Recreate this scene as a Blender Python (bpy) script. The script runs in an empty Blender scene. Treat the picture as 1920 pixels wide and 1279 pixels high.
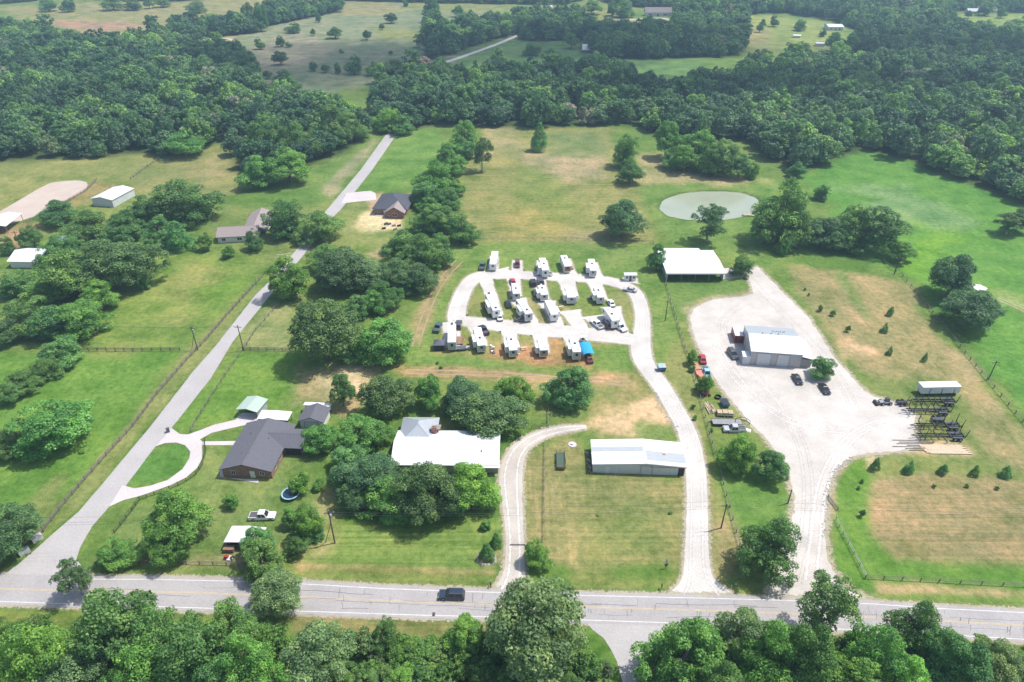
import bpy, math, random
import numpy as np
from mathutils import Vector, Matrix
R = math.radians
random.seed(7)
S = bpy.context.scene
C = S.collection
# ------------------------------------------------------------------ camera, light, exposure
CAM_H, PITCH, FPX = 113.6, 32.7, 1280.0
cam = bpy.data.objects.new('camera', bpy.data.cameras.new('camera'))
C.objects.link(cam)
cam.location = (0, 0, CAM_H)
cam.rotation_euler = (R(90 - PITCH), 0, 0)
cam.data.sensor_width = 36
cam.data.lens = 24
cam.data.clip_start = 0.5
cam.data.clip_end = 9000
S.camera = cam
SUN_EL, SUN_AZ = 62.0, 72.0          # azimuth measured from +Y towards +X
world = bpy.data.worlds.new('World')
S.world = world
world.use_nodes = True
wn = world.node_tree.nodes
wl = world.node_tree.links
bg = wn['Background']
sky = wn.new('ShaderNodeTexSky')
sky.sky_type = 'NISHITA'
sky.sun_disc = False
sky.sun_elevation = R(SUN_EL)
sky.sun_rotation = R(SUN_AZ)
sky.dust_density = 2.0
sky.air_density = 1.0
wl.new(sky.outputs[0], bg.inputs['Color'])
bg.inputs['Strength'].default_value = 0.15
sl = bpy.data.lights.new('sun', 'SUN')
sl.energy = 3.9
sl.angle = R(0.6)
sl.color = (1.0, 0.96, 0.90)
sun = bpy.data.objects.new('sun', sl)
C.objects.link(sun)
sd = Vector((math.sin(R(SUN_AZ)) * math.cos(R(SUN_EL)), math.cos(R(SUN_AZ)) * math.cos(R(SUN_EL)), math.sin(R(SUN_EL))))
sun.rotation_euler = sd.to_track_quat('Z', 'Y').to_euler()
sun.location = (0, 0, 400)
S.view_settings.view_transform = 'Standard'
S.view_settings.look = 'None'
S.view_settings.exposure = 0.37
S.view_settings.gamma = 1
S.view_settings.use_curve_mapping = False
S.render.engine = 'CYCLES'
S.cycles.use_denoising = True
S.cycles.max_bounces = 5
S.cycles.diffuse_bounces = 2
S.cycles.glossy_bounces = 2
S.cycles.transmission_bounces = 3
S.cycles.transparent_max_bounces = 24
S.cycles.volume_bounces = 0
S.cycles.caustics_reflective = False
S.cycles.caustics_refractive = False
S.cycles.use_adaptive_sampling = True
S.cycles.adaptive_threshold = 0.02

SP, CP = math.sin(R(PITCH)), math.cos(R(PITCH))
def P(px, py, z=0.0):
    """survey point: where the line of sight through a photograph pixel meets height z"""
    u, v = px - 960.0, py - 639.5
    t = (CAM_H - z) / (FPX * SP + v * CP)
    return Vector((u * t, (FPX * CP - v * SP) * t, z))
def SC(py):                                   # pixels per metre across, on the ground
    return (FPX * SP + (py - 639.5) * CP) / CAM_H
def ALPHA(py):
    return R(PITCH) + math.atan((py - 639.5) / FPX)

# ------------------------------------------------------------------ small numpy noise
def _hash(ix, iy, s):
    h = (ix * 374761393 + iy * 668265263 + s * 974711) & 0xffffffff
    h = ((h ^ (h >> 13)) * 1274126177) & 0xffffffff
    return ((h ^ (h >> 16)) & 0xffff) / 65535.0
def vnoise(x, y, s=0):
    ix, iy = np.floor(x).astype(np.int64), np.floor(y).astype(np.int64)
    fx, fy = x - ix, y - iy
    fx, fy = fx * fx * (3 - 2 * fx), fy * fy * (3 - 2 * fy)
    a, b = _hash(ix, iy, s), _hash(ix + 1, iy, s)
    c, d = _hash(ix, iy + 1, s), _hash(ix + 1, iy + 1, s)
    return (a * (1 - fx) + b * fx) * (1 - fy) + (c * (1 - fx) + d * fx) * fy
def fbm(x, y, s=0, o=4):
    r, a, t = 0, 0.5, 0
    for k in range(o):
        r = r + a * vnoise(x * 2 ** k, y * 2 ** k, s + k)
        t += a
        a *= 0.5
    return r / t
def sdist(X, Y, poly):
    """signed distance to a polygon, positive inside"""
    n = len(poly)
    d2 = np.full(X.shape, 1e18)
    ins = np.zeros(X.shape, bool)
    for i in range(n):
        x1, y1 = poly[i][0], poly[i][1]
        x2, y2 = poly[(i + 1) % n][0], poly[(i + 1) % n][1]
        ex, ey = x2 - x1, y2 - y1
        L = ex * ex + ey * ey + 1e-12
        t = np.clip(((X - x1) * ex + (Y - y1) * ey) / L, 0, 1)
        d2 = np.minimum(d2, (X - x1 - t * ex) ** 2 + (Y - y1 - t * ey) ** 2)
        if y1 != y2:
            c = ((y1 > Y) != (y2 > Y)) & (X < (x2 - x1) * (Y - y1) / (y2 - y1) + x1)
            ins ^= c
    d = np.sqrt(d2)
    return np.where(ins, d, -d)

# ------------------------------------------------------------------ materials
M = {}
def nodes_of(name):
    m = bpy.data.materials.new(name)
    m.use_nodes = True
    nt = m.node_tree
    return m, nt, nt.nodes, nt.links, nt.nodes['Principled BSDF']
def ramp(nt, fac, stops):
    r = nt.nodes.new('ShaderNodeValToRGB')
    el = r.color_ramp.elements
    el[0].position, el[0].color = stops[0][0], (*stops[0][1], 1)
    el[1].position, el[1].color = stops[-1][0], (*stops[-1][1], 1)
    for p_, c_ in stops[1:-1]:
        e = el.new(p_)
        e.color = (*c_, 1)
    nt.links.new(fac, r.inputs[0])
    return r.outputs[0]
def noise_node(nt, vec, scale, detail=4, rough=0.6):
    n = nt.nodes.new('ShaderNodeTexNoise')
    n.inputs['Scale'].default_value = scale
    n.inputs['Detail'].default_value = detail
    n.inputs['Roughness'].default_value = rough
    if vec is not None:
        nt.links.new(vec, n.inputs['Vector'])
    return n.outputs['Fac']
def mixc(nt, a, b, fac, mode='MIX'):
    m = nt.nodes.new('ShaderNodeMix')
    m.data_type = 'RGBA'
    m.blend_type = mode
    for sock, val in ((m.inputs[0], fac), (m.inputs[6], a), (m.inputs[7], b)):
        if hasattr(val, 'is_linked') or isinstance(val, bpy.types.NodeSocket):
            nt.links.new(val, sock)
        elif isinstance(val, tuple):
            sock.default_value = (*val, 1) if len(val) == 3 else val
        else:
            sock.default_value = val
    return m.outputs[2]
def scaled_pos(nt, sx=1, sy=1, sz=1, obj=False):
    if obj:
        o = nt.nodes.new('ShaderNodeTexCoord').outputs['Object']
    else:
        o = nt.nodes.new('ShaderNodeNewGeometry').outputs['Position']
    mp = nt.nodes.new('ShaderNodeMapping')
    mp.inputs['Scale'].default_value = (sx, sy, sz)
    nt.links.new(o, mp.inputs['Vector'])
    return mp.outputs[0]
def rough_mat(name, col, vary=0.25, scale=1.5, rough=0.85, stain=None, obj=True, metal=0.0, bump=0.0, bscale=8):
    """weathered paint, metal, shingles, concrete: base colour with soft wear"""
    m, nt, N, L, B = nodes_of(name)
    v = scaled_pos(nt, obj=obj)
    f1 = noise_node(nt, v, scale, 5, 0.65)
    lo = tuple(c * (1 - vary) for c in col)
    hi = tuple(min(1, c * (1 + vary)) for c in col)
    c = ramp(nt, f1, [(0.3, lo), (0.7, hi)])
    if stain:
        f2 = noise_node(nt, scaled_pos(nt, 1, 1, 1, obj=obj), stain[1], 3, 0.7)
        mk = ramp(nt, f2, [(stain[2], (0, 0, 0)), (stain[2] + 0.12, (1, 1, 1))])
        c = mixc(nt, c, stain[0], mk)
    L.new(c, B.inputs['Base Color'])
    B.inputs['Roughness'].default_value = rough
    B.inputs['Metallic'].default_value = metal
    B.inputs['Specular IOR Level'].default_value = 0.3
    if bump:
        b = N.new('ShaderNodeBump')
        b.inputs['Strength'].default_value = bump
        b.inputs['Distance'].default_value = 0.05
        L.new(noise_node(nt, v, bscale, 4, 0.7), b.inputs['Height'])
        L.new(b.outputs[0], B.inputs['Normal'])
    M[name] = m
    return m
def ribbed_mat(name, col, axis=0, pitch=0.3, vary=0.12, rough=0.45, stain=None):
    """ribbed sheet metal: relief of the ribs, streaks of dirt along them"""
    m, nt, N, L, B = nodes_of(name)
    v = scaled_pos(nt, obj=True)
    sep = N.new('ShaderNodeSeparateXYZ')
    L.new(v, sep.inputs[0])
    w = N.new('ShaderNodeMath'); w.operation = 'MULTIPLY'
    L.new(sep.outputs[axis], w.inputs[0]); w.inputs[1].default_value = 2 * math.pi / pitch
    s = N.new('ShaderNodeMath'); s.operation = 'SINE'
    L.new(w.outputs[0], s.inputs[0])
    pw = N.new('ShaderNodeMath'); pw.operation = 'GREATER_THAN'
    L.new(s.outputs[0], pw.inputs[0]); pw.inputs[1].default_value = 0.8
    sc = [0.25, 0.25, 0.25]; sc[axis] = 2.2
    f1 = noise_node(nt, scaled_pos(nt, *sc, obj=True), 1.5, 5, 0.7)
    c = ramp(nt, f1, [(0.3, tuple(k * (1 - vary) for k in col)), (0.68, tuple(min(1, k * (1 + vary)) for k in col))])
    if stain:
        f2 = noise_node(nt, scaled_pos(nt, *sc, obj=True), stain[1], 3, 0.7)
        c = mixc(nt, c, stain[0], ramp(nt, f2, [(stain[2], (0, 0, 0)), (stain[2] + 0.1, (1, 1, 1))]))
    L.new(c, B.inputs['Base Color'])
    B.inputs['Roughness'].default_value = rough
    B.inputs['Specular IOR Level'].default_value = 0.35
    b = N.new('ShaderNodeBump')
    b.inputs['Strength'].default_value = 0.6
    b.inputs['Distance'].default_value = 0.03
    L.new(pw.outputs[0], b.inputs['Height'])
    L.new(b.outputs[0], B.inputs['Normal'])
    M[name] = m
    return m
def ground_layers(nt, base):
    """fine cover detail shared by every grassy surface, in world position"""
    p1 = scaled_pos(nt)
    c = base
    n1 = noise_node(nt, p1, 0.09, 6, 0.62)
    c = mixc(nt, c, ramp(nt, n1, [(0.34, (0.64, 0.76, 0.58)), (0.5, (1, 1, 1)), (0.68, (1.36, 1.16, 1.22))]), 1.0, 'MULTIPLY')
    n2 = noise_node(nt, p1, 0.6, 6, 0.75)
    c = mixc(nt, c, ramp(nt, n2, [(0.32, (0.60, 0.68, 0.58)), (0.5, (1, 1, 1)), (0.70, (1.45, 1.28, 1.34))]), 1.0, 'MULTIPLY')
    n3 = noise_node(nt, p1, 3.2, 4, 0.8)
    c = mixc(nt, c, (1.0, 0.985, 0.86), 1.0, 'MULTIPLY')
    c = mixc(nt, c, ramp(nt, n3, [(0.3, (0.66, 0.68, 0.62)), (0.7, (1.32, 1.3, 1.3))]), 0.7, 'MULTIPLY')
    return c
def ground_mat():
    m, nt, N, L, B = nodes_of('grassland')
    at = N.new('ShaderNodeAttribute'); at.attribute_name = 'cover'
    c = ground_layers(nt, at.outputs['Color'])
    # mowing swaths: long thin streaks, strength painted per field
    am = N.new('ShaderNodeAttribute'); am.attribute_name = 'swath'
    sx = N.new('ShaderNodeSeparateColor'); L.new(am.outputs['Color'], sx.inputs[0])
    for ch, (a, b) in ((0, (0.035, 1.3)), (1, (1.1, 0.03))):
        n = noise_node(nt, scaled_pos(nt, a, b, 1), 1.0, 3, 0.6)
        s = ramp(nt, n, [(0.34, (0.76, 0.82, 0.74)), (0.5, (1, 1, 1)), (0.68, (1.32, 1.2, 1.24))])
        c = mixc(nt, c, mixc(nt, (1, 1, 1), s, sx.outputs[ch]), 1.0, 'MULTIPLY')
    L.new(c, B.inputs['Base Color'])
    B.inputs['Roughness'].default_value = 0.95
    B.inputs['Specular IOR Level'].default_value = 0.1
    bp = N.new('ShaderNodeBump'); bp.inputs['Strength'].default_value = 0.7; bp.inputs['Distance'].default_value = 0.25
    L.new(noise_node(nt, scaled_pos(nt), 1.8, 5, 0.75), bp.inputs['Height'])
    L.new(bp.outputs[0], B.inputs['Normal'])
    M['grassland'] = m
ground_mat()
def paving_mat(name, col, patch, rough=0.9, vary=0.14, fringe=False):
    m, nt, N, L, B = nodes_of(name)
    p = scaled_pos(nt)
    c = ramp(nt, noise_node(nt, p, 0.12, 6, 0.6), [(0.3, tuple(k * (1 - vary) for k in col)), (0.7, tuple(min(1, k * (1 + vary)) for k in col))])
    c = mixc(nt, c, patch, ramp(nt, noise_node(nt, p, 0.05, 5, 0.7), [(0.55, (0, 0, 0)), (0.75, (0.7, 0.7, 0.7))]))
    c = mixc(nt, c, ramp(nt, noise_node(nt, p, 2.5, 5, 0.8), [(0.3, (0.82, 0.82, 0.82)), (0.7, (1.16, 1.16, 1.16))]), 1.0, 'MULTIPLY')
    L.new(c, B.inputs['Base Color'])
    B.inputs['Roughness'].default_value = rough
    B.inputs['Specular IOR Level'].default_value = 0.2
    bp = N.new('ShaderNodeBump'); bp.inputs['Strength'].default_value = 0.4; bp.inputs['Distance'].default_value = 0.06
    L.new(noise_node(nt, p, 1.3, 6, 0.8), bp.inputs['Height']); L.new(bp.outputs[0], B.inputs['Normal'])
    if fringe:                                  # stones thinning out into the grass
        at = N.new('ShaderNodeAttribute'); at.attribute_name = 'edge'
        n_ = noise_node(nt, p, 1.1, 6, 0.85)
        m1 = N.new('ShaderNodeMath'); m1.operation = 'MULTIPLY_ADD'
        L.new(at.outputs['Fac'], m1.inputs[0]); m1.inputs[1].default_value = -0.34
        L.new(n_, m1.inputs[2])
        m2 = N.new('ShaderNodeMapRange'); m2.inputs['From Min'].default_value = 0.30; m2.inputs['From Max'].default_value = 0.38
        L.new(m1.outputs[0], m2.inputs['Value'])
        L.new(m2.outputs[0], B.inputs['Alpha'])
    M[name] = m
paving_mat('gravel', (0.54, 0.51, 0.47), (0.44, 0.385, 0.325), vary=.15)
paving_mat('yard gravel', (0.52, 0.48, 0.435), (0.42, 0.35, 0.29), vary=.17)
paving_mat('drive gravel', (0.47, 0.425, 0.375), (0.36, 0.29, 0.21), vary=.18)
paving_mat('gravel fringe', (0.37, 0.33, 0.23), (0.30, 0.27, 0.15), fringe=True)
paving_mat('wheel track', (0.585, 0.545, 0.51), (0.53, 0.48, 0.44), fringe=True)
paving_mat('dark track', (0.53, 0.485, 0.445), (0.47, 0.41, 0.36), fringe=True)
paving_mat('old asphalt', (0.365, 0.345, 0.34), (0.31, 0.285, 0.29), vary=0.1)
paving_mat('street asphalt', (0.41, 0.388, 0.38), (0.38, 0.35, 0.35), vary=0.07)
paving_mat('concrete', (0.54, 0.49, 0.48), (0.47, 0.42, 0.40), vary=0.08)
paving_mat('arena sand', (0.50, 0.41, 0.35), (0.44, 0.36, 0.30), vary=0.08)
paving_mat('bare soil', (0.36, 0.25, 0.17), (0.44, 0.33, 0.24), vary=0.2)
rough_mat('yellow line', (0.50, 0.40, 0.24), 0.15, 0.6, obj=False)
rough_mat('white line', (0.62, 0.60, 0.58), 0.15, 0.6, obj=False)
rough_mat('crack filler', (0.14, 0.13, 0.14), 0.3, 0.6, obj=False)
ribbed_mat('white metal roof', (0.70, 0.71, 0.72), 0, 0.4, 0.07)
ribbed_mat('white metal roof cross', (0.68, 0.69, 0.70), 1, 0.4, 0.07)
ribbed_mat('dull metal roof', (0.40, 0.43, 0.45), 1, 0.4, 0.10, stain=((0.55, 0.42, 0.38), 1.6, 0.64))
ribbed_mat('pale metal panel', (0.54, 0.56, 0.57), 1, 0.4, 0.08)
ribbed_mat('grey metal roof', (0.37, 0.40, 0.43), 0, 0.5, 0.06)
ribbed_mat('steel siding', (0.46, 0.43, 0.43), 0, 0.35, 0.08)
ribbed_mat('pale siding', (0.58, 0.60, 0.61), 0, 0.35, 0.08)
ribbed_mat('green metal roof', (0.40, 0.49, 0.42), 0, 0.4, 0.06)
ribbed_mat('red corrugated', (0.22, 0.045, 0.04), 0, 0.3, 0.15)
rough_mat('grey shingles', (0.125, 0.125, 0.145), 0.16, 3.0, 0.95, bump=0.3)
rough_mat('dark shingles', (0.085, 0.09, 0.11), 0.16, 3.0, 0.95, bump=0.3)
rough_mat('taupe shingles', (0.30, 0.25, 0.24), 0.16, 3.0, 0.95, bump=0.3)
rough_mat('white paint', (0.80, 0.80, 0.80), 0.05, 1.0, 0.5)
rough_mat('dim wall', (0.30, 0.28, 0.26), 0.12, 1.0, 0.8)  # wall colour darkened, partly to stand for shadow below the eave
rough_mat('off white', (0.70, 0.69, 0.66), 0.08, 1.0, 0.6)
rough_mat('rv gelcoat', (0.78, 0.78, 0.77), 0.05, 0.8, 0.4)
rough_mat('rv grey', (0.42, 0.43, 0.45), 0.08, 0.8, 0.4)
rough_mat('rv brown', (0.22, 0.13, 0.10), 0.1, 0.8, 0.4)
rough_mat('rv blue', (0.10, 0.16, 0.30), 0.1, 0.8, 0.4)
rough_mat('vent plastic', (0.10, 0.10, 0.11), 0.1, 2, 0.6)
rough_mat('wood planks', (0.27, 0.17, 0.11), 0.3, 4, 0.9)
rough_mat('pale timber', (0.58, 0.45, 0.32), 0.25, 3, 0.9)
rough_mat('weathered wood', (0.20, 0.17, 0.15), 0.25, 3, 0.9)
rough_mat('pole wood', (0.13, 0.10, 0.09), 0.25, 3, 0.9)
rough_mat('dark interior', (0.05, 0.05, 0.05), 0.2, 1, 0.9)  # near black, paints the shade inside openings and porch
rough_mat('steel', (0.30, 0.30, 0.31), 0.15, 2, 0.5, metal=0.4)
rough_mat('black steel', (0.035, 0.035, 0.04), 0.25, 2, 0.5)
rough_mat('wire', (0.10, 0.10, 0.11), 0.1, 2, 0.5)
rough_mat('tyre rubber', (0.025, 0.025, 0.027), 0.2, 2, 0.85)
rough_mat('wheel rim', (0.35, 0.35, 0.36), 0.1, 2, 0.4, metal=0.6)
rough_mat('bark', (0.16, 0.13, 0.11), 0.3, 2.5, 0.95)
rough_mat('pale bark', (0.38, 0.35, 0.33), 0.2, 2.5, 0.95)
rough_mat('rust', (0.30, 0.14, 0.08), 0.3, 2, 0.9)
rough_mat('straw mat', (0.46, 0.38, 0.24), 0.3, 2, 0.95)
rough_mat('rock', (0.45, 0.42, 0.39), 0.25, 2, 0.95)
def brick_mat():
    m, nt, N, L, B = nodes_of('brick wall')
    b = N.new('ShaderNodeTexBrick')
    sp_ = N.new('ShaderNodeSeparateXYZ'); L.new(scaled_pos(nt, obj=True), sp_.inputs[0])
    ad = N.new('ShaderNodeMath'); L.new(sp_.outputs[0], ad.inputs[0]); L.new(sp_.outputs[1], ad.inputs[1])
    cb_ = N.new('ShaderNodeCombineXYZ'); L.new(ad.outputs[0], cb_.inputs[0]); L.new(sp_.outputs[2], cb_.inputs[1])
    L.new(cb_.outputs[0], b.inputs['Vector'])
    b.inputs['Scale'].default_value = 4
    b.inputs['Color1'].default_value = (0.30, 0.14, 0.10, 1)
    b.inputs['Color2'].default_value = (0.20, 0.10, 0.08, 1)
    b.inputs['Mortar'].default_value = (0.40, 0.34, 0.30, 1)
    n = noise_node(nt, scaled_pos(nt, obj=True), 1.2, 4, 0.6)
    L.new(mixc(nt, b.outputs[0], ramp(nt, n, [(0.3, (0.7, 0.7, 0.7)), (0.7, (1.3, 1.2, 1.2))]), 1.0, 'MULTIPLY'), B.inputs['Base Color'])
    B.inputs['Roughness'].default_value = 0.9
    M['brick wall'] = m
brick_mat()
def glass_mat():
    m, nt, N, L, B = nodes_of('window glass')
    B.inputs['Base Color'].default_value = (0.025, 0.03, 0.035, 1)
    B.inputs['Roughness'].default_value = 0.08
    M['window glass'] = m
glass_mat()
def paint(name, col, rough=0.25, coat=0.6):
    m, nt, N, L, B = nodes_of(name)
    n = noise_node(nt, scaled_pos(nt, obj=True), 3, 3, 0.6)
    L.new(ramp(nt, n, [(0.3, tuple(c * 0.92 for c in col)), (0.7, tuple(min(1, c * 1.08) for c in col))]), B.inputs['Base Color'])
    B.inputs['Roughness'].default_value = rough
    B.inputs['Coat Weight'].default_value = coat
    M[name] = m
for n_, c_ in {'black paint': (0.02, 0.02, 0.024), 'charcoal paint': (0.07, 0.07, 0.08), 'navy paint': (0.02, 0.035, 0.06),
               'car white': (0.78, 0.78, 0.78), 'silver paint': (0.45, 0.46, 0.48), 'red paint': (0.42, 0.03, 0.04),
               'maroon paint': (0.16, 0.05, 0.045), 'teal paint': (0.05, 0.12, 0.12), 'pale blue paint': (0.30, 0.52, 0.66),
               'salmon paint': (0.62, 0.24, 0.16), 'dumpster blue': (0.03, 0.10, 0.22), 'canopy blue': (0.02, 0.33, 0.66),
               'head lamp glass': (0.6, 0.6, 0.6), 'tail lamp red': (0.35, 0.02, 0.02), 'tarp': (0.10, 0.10, 0.13),
               'green paint': (0.07, 0.11, 0.06)}.items():
    paint(n_, c_, 0.6 if 'canopy' in n_ or 'tarp' in n_ else 0.28, 0 if 'canopy' in n_ or 'tarp' in n_ else 0.5)
def water_mat():
    m, nt, N, L, B = nodes_of('pond water')
    c = ramp(nt, noise_node(nt, scaled_pos(nt), 0.06, 4, 0.6), [(0.3, (0.30, 0.335, 0.235)), (0.7, (0.35, 0.38, 0.28))])
    L.new(c, B.inputs['Base Color'])
    B.inputs['Roughness'].default_value = 0.10
    b = N.new('ShaderNodeBump'); b.inputs['Strength'].default_value = 0.08; b.inputs['Distance'].default_value = 0.1
    L.new(noise_node(nt, scaled_pos(nt), 1.5, 3, 0.6), b.inputs['Height'])
    L.new(b.outputs[0], B.inputs['Normal'])
    M['pond water'] = m
water_mat()
def leaf_mat(name, woods=False, thick=False):
    """leaf clumps: species colour from the object, lighter and darker sprays, a little light through the leaf"""
    m, nt, N, L, B = nodes_of(name)
    oi = N.new('ShaderNodeObjectInfo')
    at = N.new('ShaderNodeAttribute'); at.attribute_name = 'tint'
    if woods:
        base = ramp(nt, oi.outputs['Random'], [(0.0, (0.061, 0.137, 0.073)), (0.28, (0.088, 0.188, 0.086)), (0.50, (0.120, 0.241, 0.099)), (0.68, (0.132, 0.226, 0.130)), (0.82, (0.177, 0.331, 0.109)), (0.94, (0.244, 0.406, 0.114)), (0.975, (0.159, 0.278, 0.111)), (1.0, (0.342, 0.290, 0.286))])
        base = mixc(nt, base, ramp(nt, noise_node(nt, scaled_pos(nt), 0.013, 3, 0.6), [(0.36, (0.72, 0.80, 0.92)), (0.5, (1, 1, 1)), (0.64, (1.45, 1.35, 1.1))]), 1.0, 'MULTIPLY')
    elif thick:
        base = ramp(nt, oi.outputs['Random'], [(0.0, (0.085, 0.19, 0.045)), (0.5, (0.13, 0.27, 0.050)), (0.8, (0.18, 0.32, 0.065)), (1.0, (0.11, 0.17, 0.075))])
    else:
        base = oi.outputs['Color']
    c = mixc(nt, base, ramp(nt, at.outputs['Fac'], [(0.0, (0.45, 0.55, 0.60)), (0.5, (1.0, 1.0, 1.0)), (1.0, (1.95, 1.62, 1.5))]), 1.0, 'MULTIPLY')
    tr = N.new('ShaderNodeBsdfTranslucent')
    L.new(mixc(nt, c, (1.3, 1.5, 0.6), 1.0, 'MULTIPLY'), tr.inputs['Color'])
    L.new(c, B.inputs['Base Color'])
    B.inputs['Roughness'].default_value = 0.55
    B.inputs['Specular IOR Level'].default_value = 0.35
    mx = N.new('ShaderNodeMixShader')
    mx.inputs[0].default_value = 0.30
    L.new(B.outputs[0], mx.inputs[1])
    L.new(tr.outputs[0], mx.inputs[2])
    L.new(mx.outputs[0], N['Material Output'].inputs['Surface'])
    M[name] = m
leaf_mat('leaves')
leaf_mat('woods leaves', True)
leaf_mat('thicket leaves', False, True)

# ------------------------------------------------------------------ mesh helpers
class MB:
    def __init__(self):
        self.v, self.f = [], []
    def poly(self, pts):
        b = len(self.v)
        self.v += [tuple(p) for p in pts]
        self.f.append(tuple(range(b, b + len(pts))))
        return self
    def hexa(self, p):                        # 8 points: bottom 4 (ccw), top 4
        b = len(self.v)
        self.v += [tuple(q) for q in p]
        for q in ((3, 2, 1, 0), (4, 5, 6, 7), (0, 1, 5, 4), (1, 2, 6, 5), (2, 3, 7, 6), (3, 0, 4, 7)):
            self.f.append(tuple(b + k for k in q))
        return self
    def box(self, x0, x1, y0, y1, z0, z1):
        return self.hexa([(x0, y0, z0), (x1, y0, z0), (x1, y1, z0), (x0, y1, z0), (x0, y0, z1), (x1, y0, z1), (x1, y1, z1), (x0, y1, z1)])
    def frustum(self, b, t, z0, z1):          # b, t = (x0,x1,y0,y1)
        return self.hexa([(b[0], b[2], z0), (b[1], b[2], z0), (b[1], b[3], z0), (b[0], b[3], z0), (t[0], t[2], z1), (t[1], t[2], z1), (t[1], t[3], z1), (t[0], t[3], z1)])
    def tube(self, a, b_, r0, r1=None, n=6):
        a, b_ = Vector(a), Vector(b_)
        r1 = r0 if r1 is None else r1
        q = (b_ - a).to_track_quat('Z', 'Y')
        s = len(self.v)
        for c_, r in ((a, r0), (b_, r1)):
            for k in range(n):
                w = 2 * math.pi * k / n
                self.v.append(tuple(c_ + q @ Vector((math.cos(w) * r, math.sin(w) * r, 0))))
        for k in range(n):
            self.f.append((s + k, s + (k + 1) % n, s + n + (k + 1) % n, s + n + k))
        self.f.append(tuple(s + k for k in reversed(range(n))))
        self.f.append(tuple(s + n + k for k in range(n)))
        return self
    def prism(self, prof, y0, y1):            # profile in xz, extruded along y
        n, b = len(prof), len(self.v)
        self.v += [(x, y0, z) for x, z in prof] + [(x, y1, z) for x, z in prof]
        for k in range(n):
            self.f.append((b + k, b + n + k, b + n + (k + 1) % n, b + (k + 1) % n))
        self.f.append(tuple(b + k for k in range(n)))
        self.f.append(tuple(b + n + k for k in reversed(range(n))))
        return self
    def slab(self, q, t):                     # quad or polygon thickened along its normal
        q = [Vector(p) for p in q]
        n = (q[1] - q[0]).cross(q[2] - q[0]).normalized()
        b, k = len(self.v), len(q)
        self.v += [tuple(p) for p in q] + [tuple(p + n * t) for p in q]
        self.f.append(tuple(b + i for i in reversed(range(k))))
        self.f.append(tuple(b + k + i for i in range(k)))
        for i in range(k):
            j = (i + 1) % k
            self.f.append((b + i, b + j, b + k + j, b + k + i))
        return self
    def mesh(self, name):
        me = bpy.data.meshes.new(name)
        me.from_pydata(self.v, [], self.f)
        me.update()
        return me
def put(name, me, mat, parent=None, loc=None):
    if isinstance(me, MB):
        me = me.mesh(name)
    o = bpy.data.objects.new(name, me)
    if mat is not None and len(me.materials) == 0:
        me.materials.append(M[mat] if isinstance(mat, str) else mat)
    C.objects.link(o)
    if parent is not None:
        o.parent = parent
    if loc is not None:
        o.location = loc
    return o
def thing(name, label, cat, loc=(0, 0, 0), rz=0.0, group=None):
    o = bpy.data.objects.new(name, None)
    C.objects.link(o)
    o.empty_display_size = 0.5
    o.location = loc
    o.rotation_euler = (0, 0, rz)
    o['label'] = label
    o['category'] = cat
    if group:
        o['group'] = group
    return o
def tag(o, label, cat, group=None):
    o['label'] = label
    o['category'] = cat
    if group:
        o['group'] = group
    return o
def struct(name, me, mat):
    o = put(name, me, mat)
    o['kind'] = 'structure'
    return o
def dup(root, label, loc, rz=0.0, group=None, scale=None):
    r = root.copy()
    C.objects.link(r)
    r.location, r.rotation_euler = loc, (0, 0, rz)
    if scale:
        r.scale = scale
    r['label'] = label
    if group:
        r['group'] = group
    for ch in root.children:
        c = ch.copy(); C.objects.link(c); c.parent = r
        for g in ch.children:
            d = g.copy(); C.objects.link(d); d.parent = c
    return r
def panel(mb, q, inset=(0.1, 0.1), off=0.012, u=(0, 1), w=(0, 1), t=0.012):
    """thin plate lying proud of quad q (bl, br, tr, tl), between fractions u across and w up"""
    q = [Vector(p) for p in q]
    def at(a, b):
        return (q[0] * (1 - a) + q[1] * a) * (1 - b) + (q[3] * (1 - a) + q[2] * a) * b
    n = (q[1] - q[0]).cross(q[3] - q[0]).normalized()
    mb.slab([at(u[0], w[0]) + n * off, at(u[1], w[0]) + n * off, at(u[1], w[1]) + n * off, at(u[0], w[1]) + n * off], t)
    return mb
# ------------------------------------------------------------------ the ground
def W(pts, z=0.0):
    return [P(a, b, z) for a, b in pts]
POND = []
for k_ in range(44):                     # slightly squared oval, measured on the photograph
    c_, s_ = math.cos(2 * math.pi * k_ / 44), math.sin(2 * math.pi * k_ / 44)
    POND.append((1331 + 95 * math.copysign(abs(c_) ** .9, c_) + 1.5 * math.sin(k_ * 1.7), 384.5 + 27.5 * math.copysign(abs(s_) ** .9, s_) - 2 * c_ + .5 * math.sin(k_ * 2.3)))
LUSH, MID, YEL, DRY, TAN = (0.110, 0.215, 0.038), (0.135, 0.205, 0.055), (0.20, 0.225, 0.085), (0.27, 0.245, 0.125), (0.34, 0.27, 0.17)
SOIL, SAND, RED, DARKG, GREY = (0.34, 0.22, 0.13), (0.52, 0.42, 0.29), (0.38, 0.21, 0.125), (0.055, 0.11, 0.030), (0.20, 0.23, 0.16)
FLOOR = (0.045, 0.07, 0.025)
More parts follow.
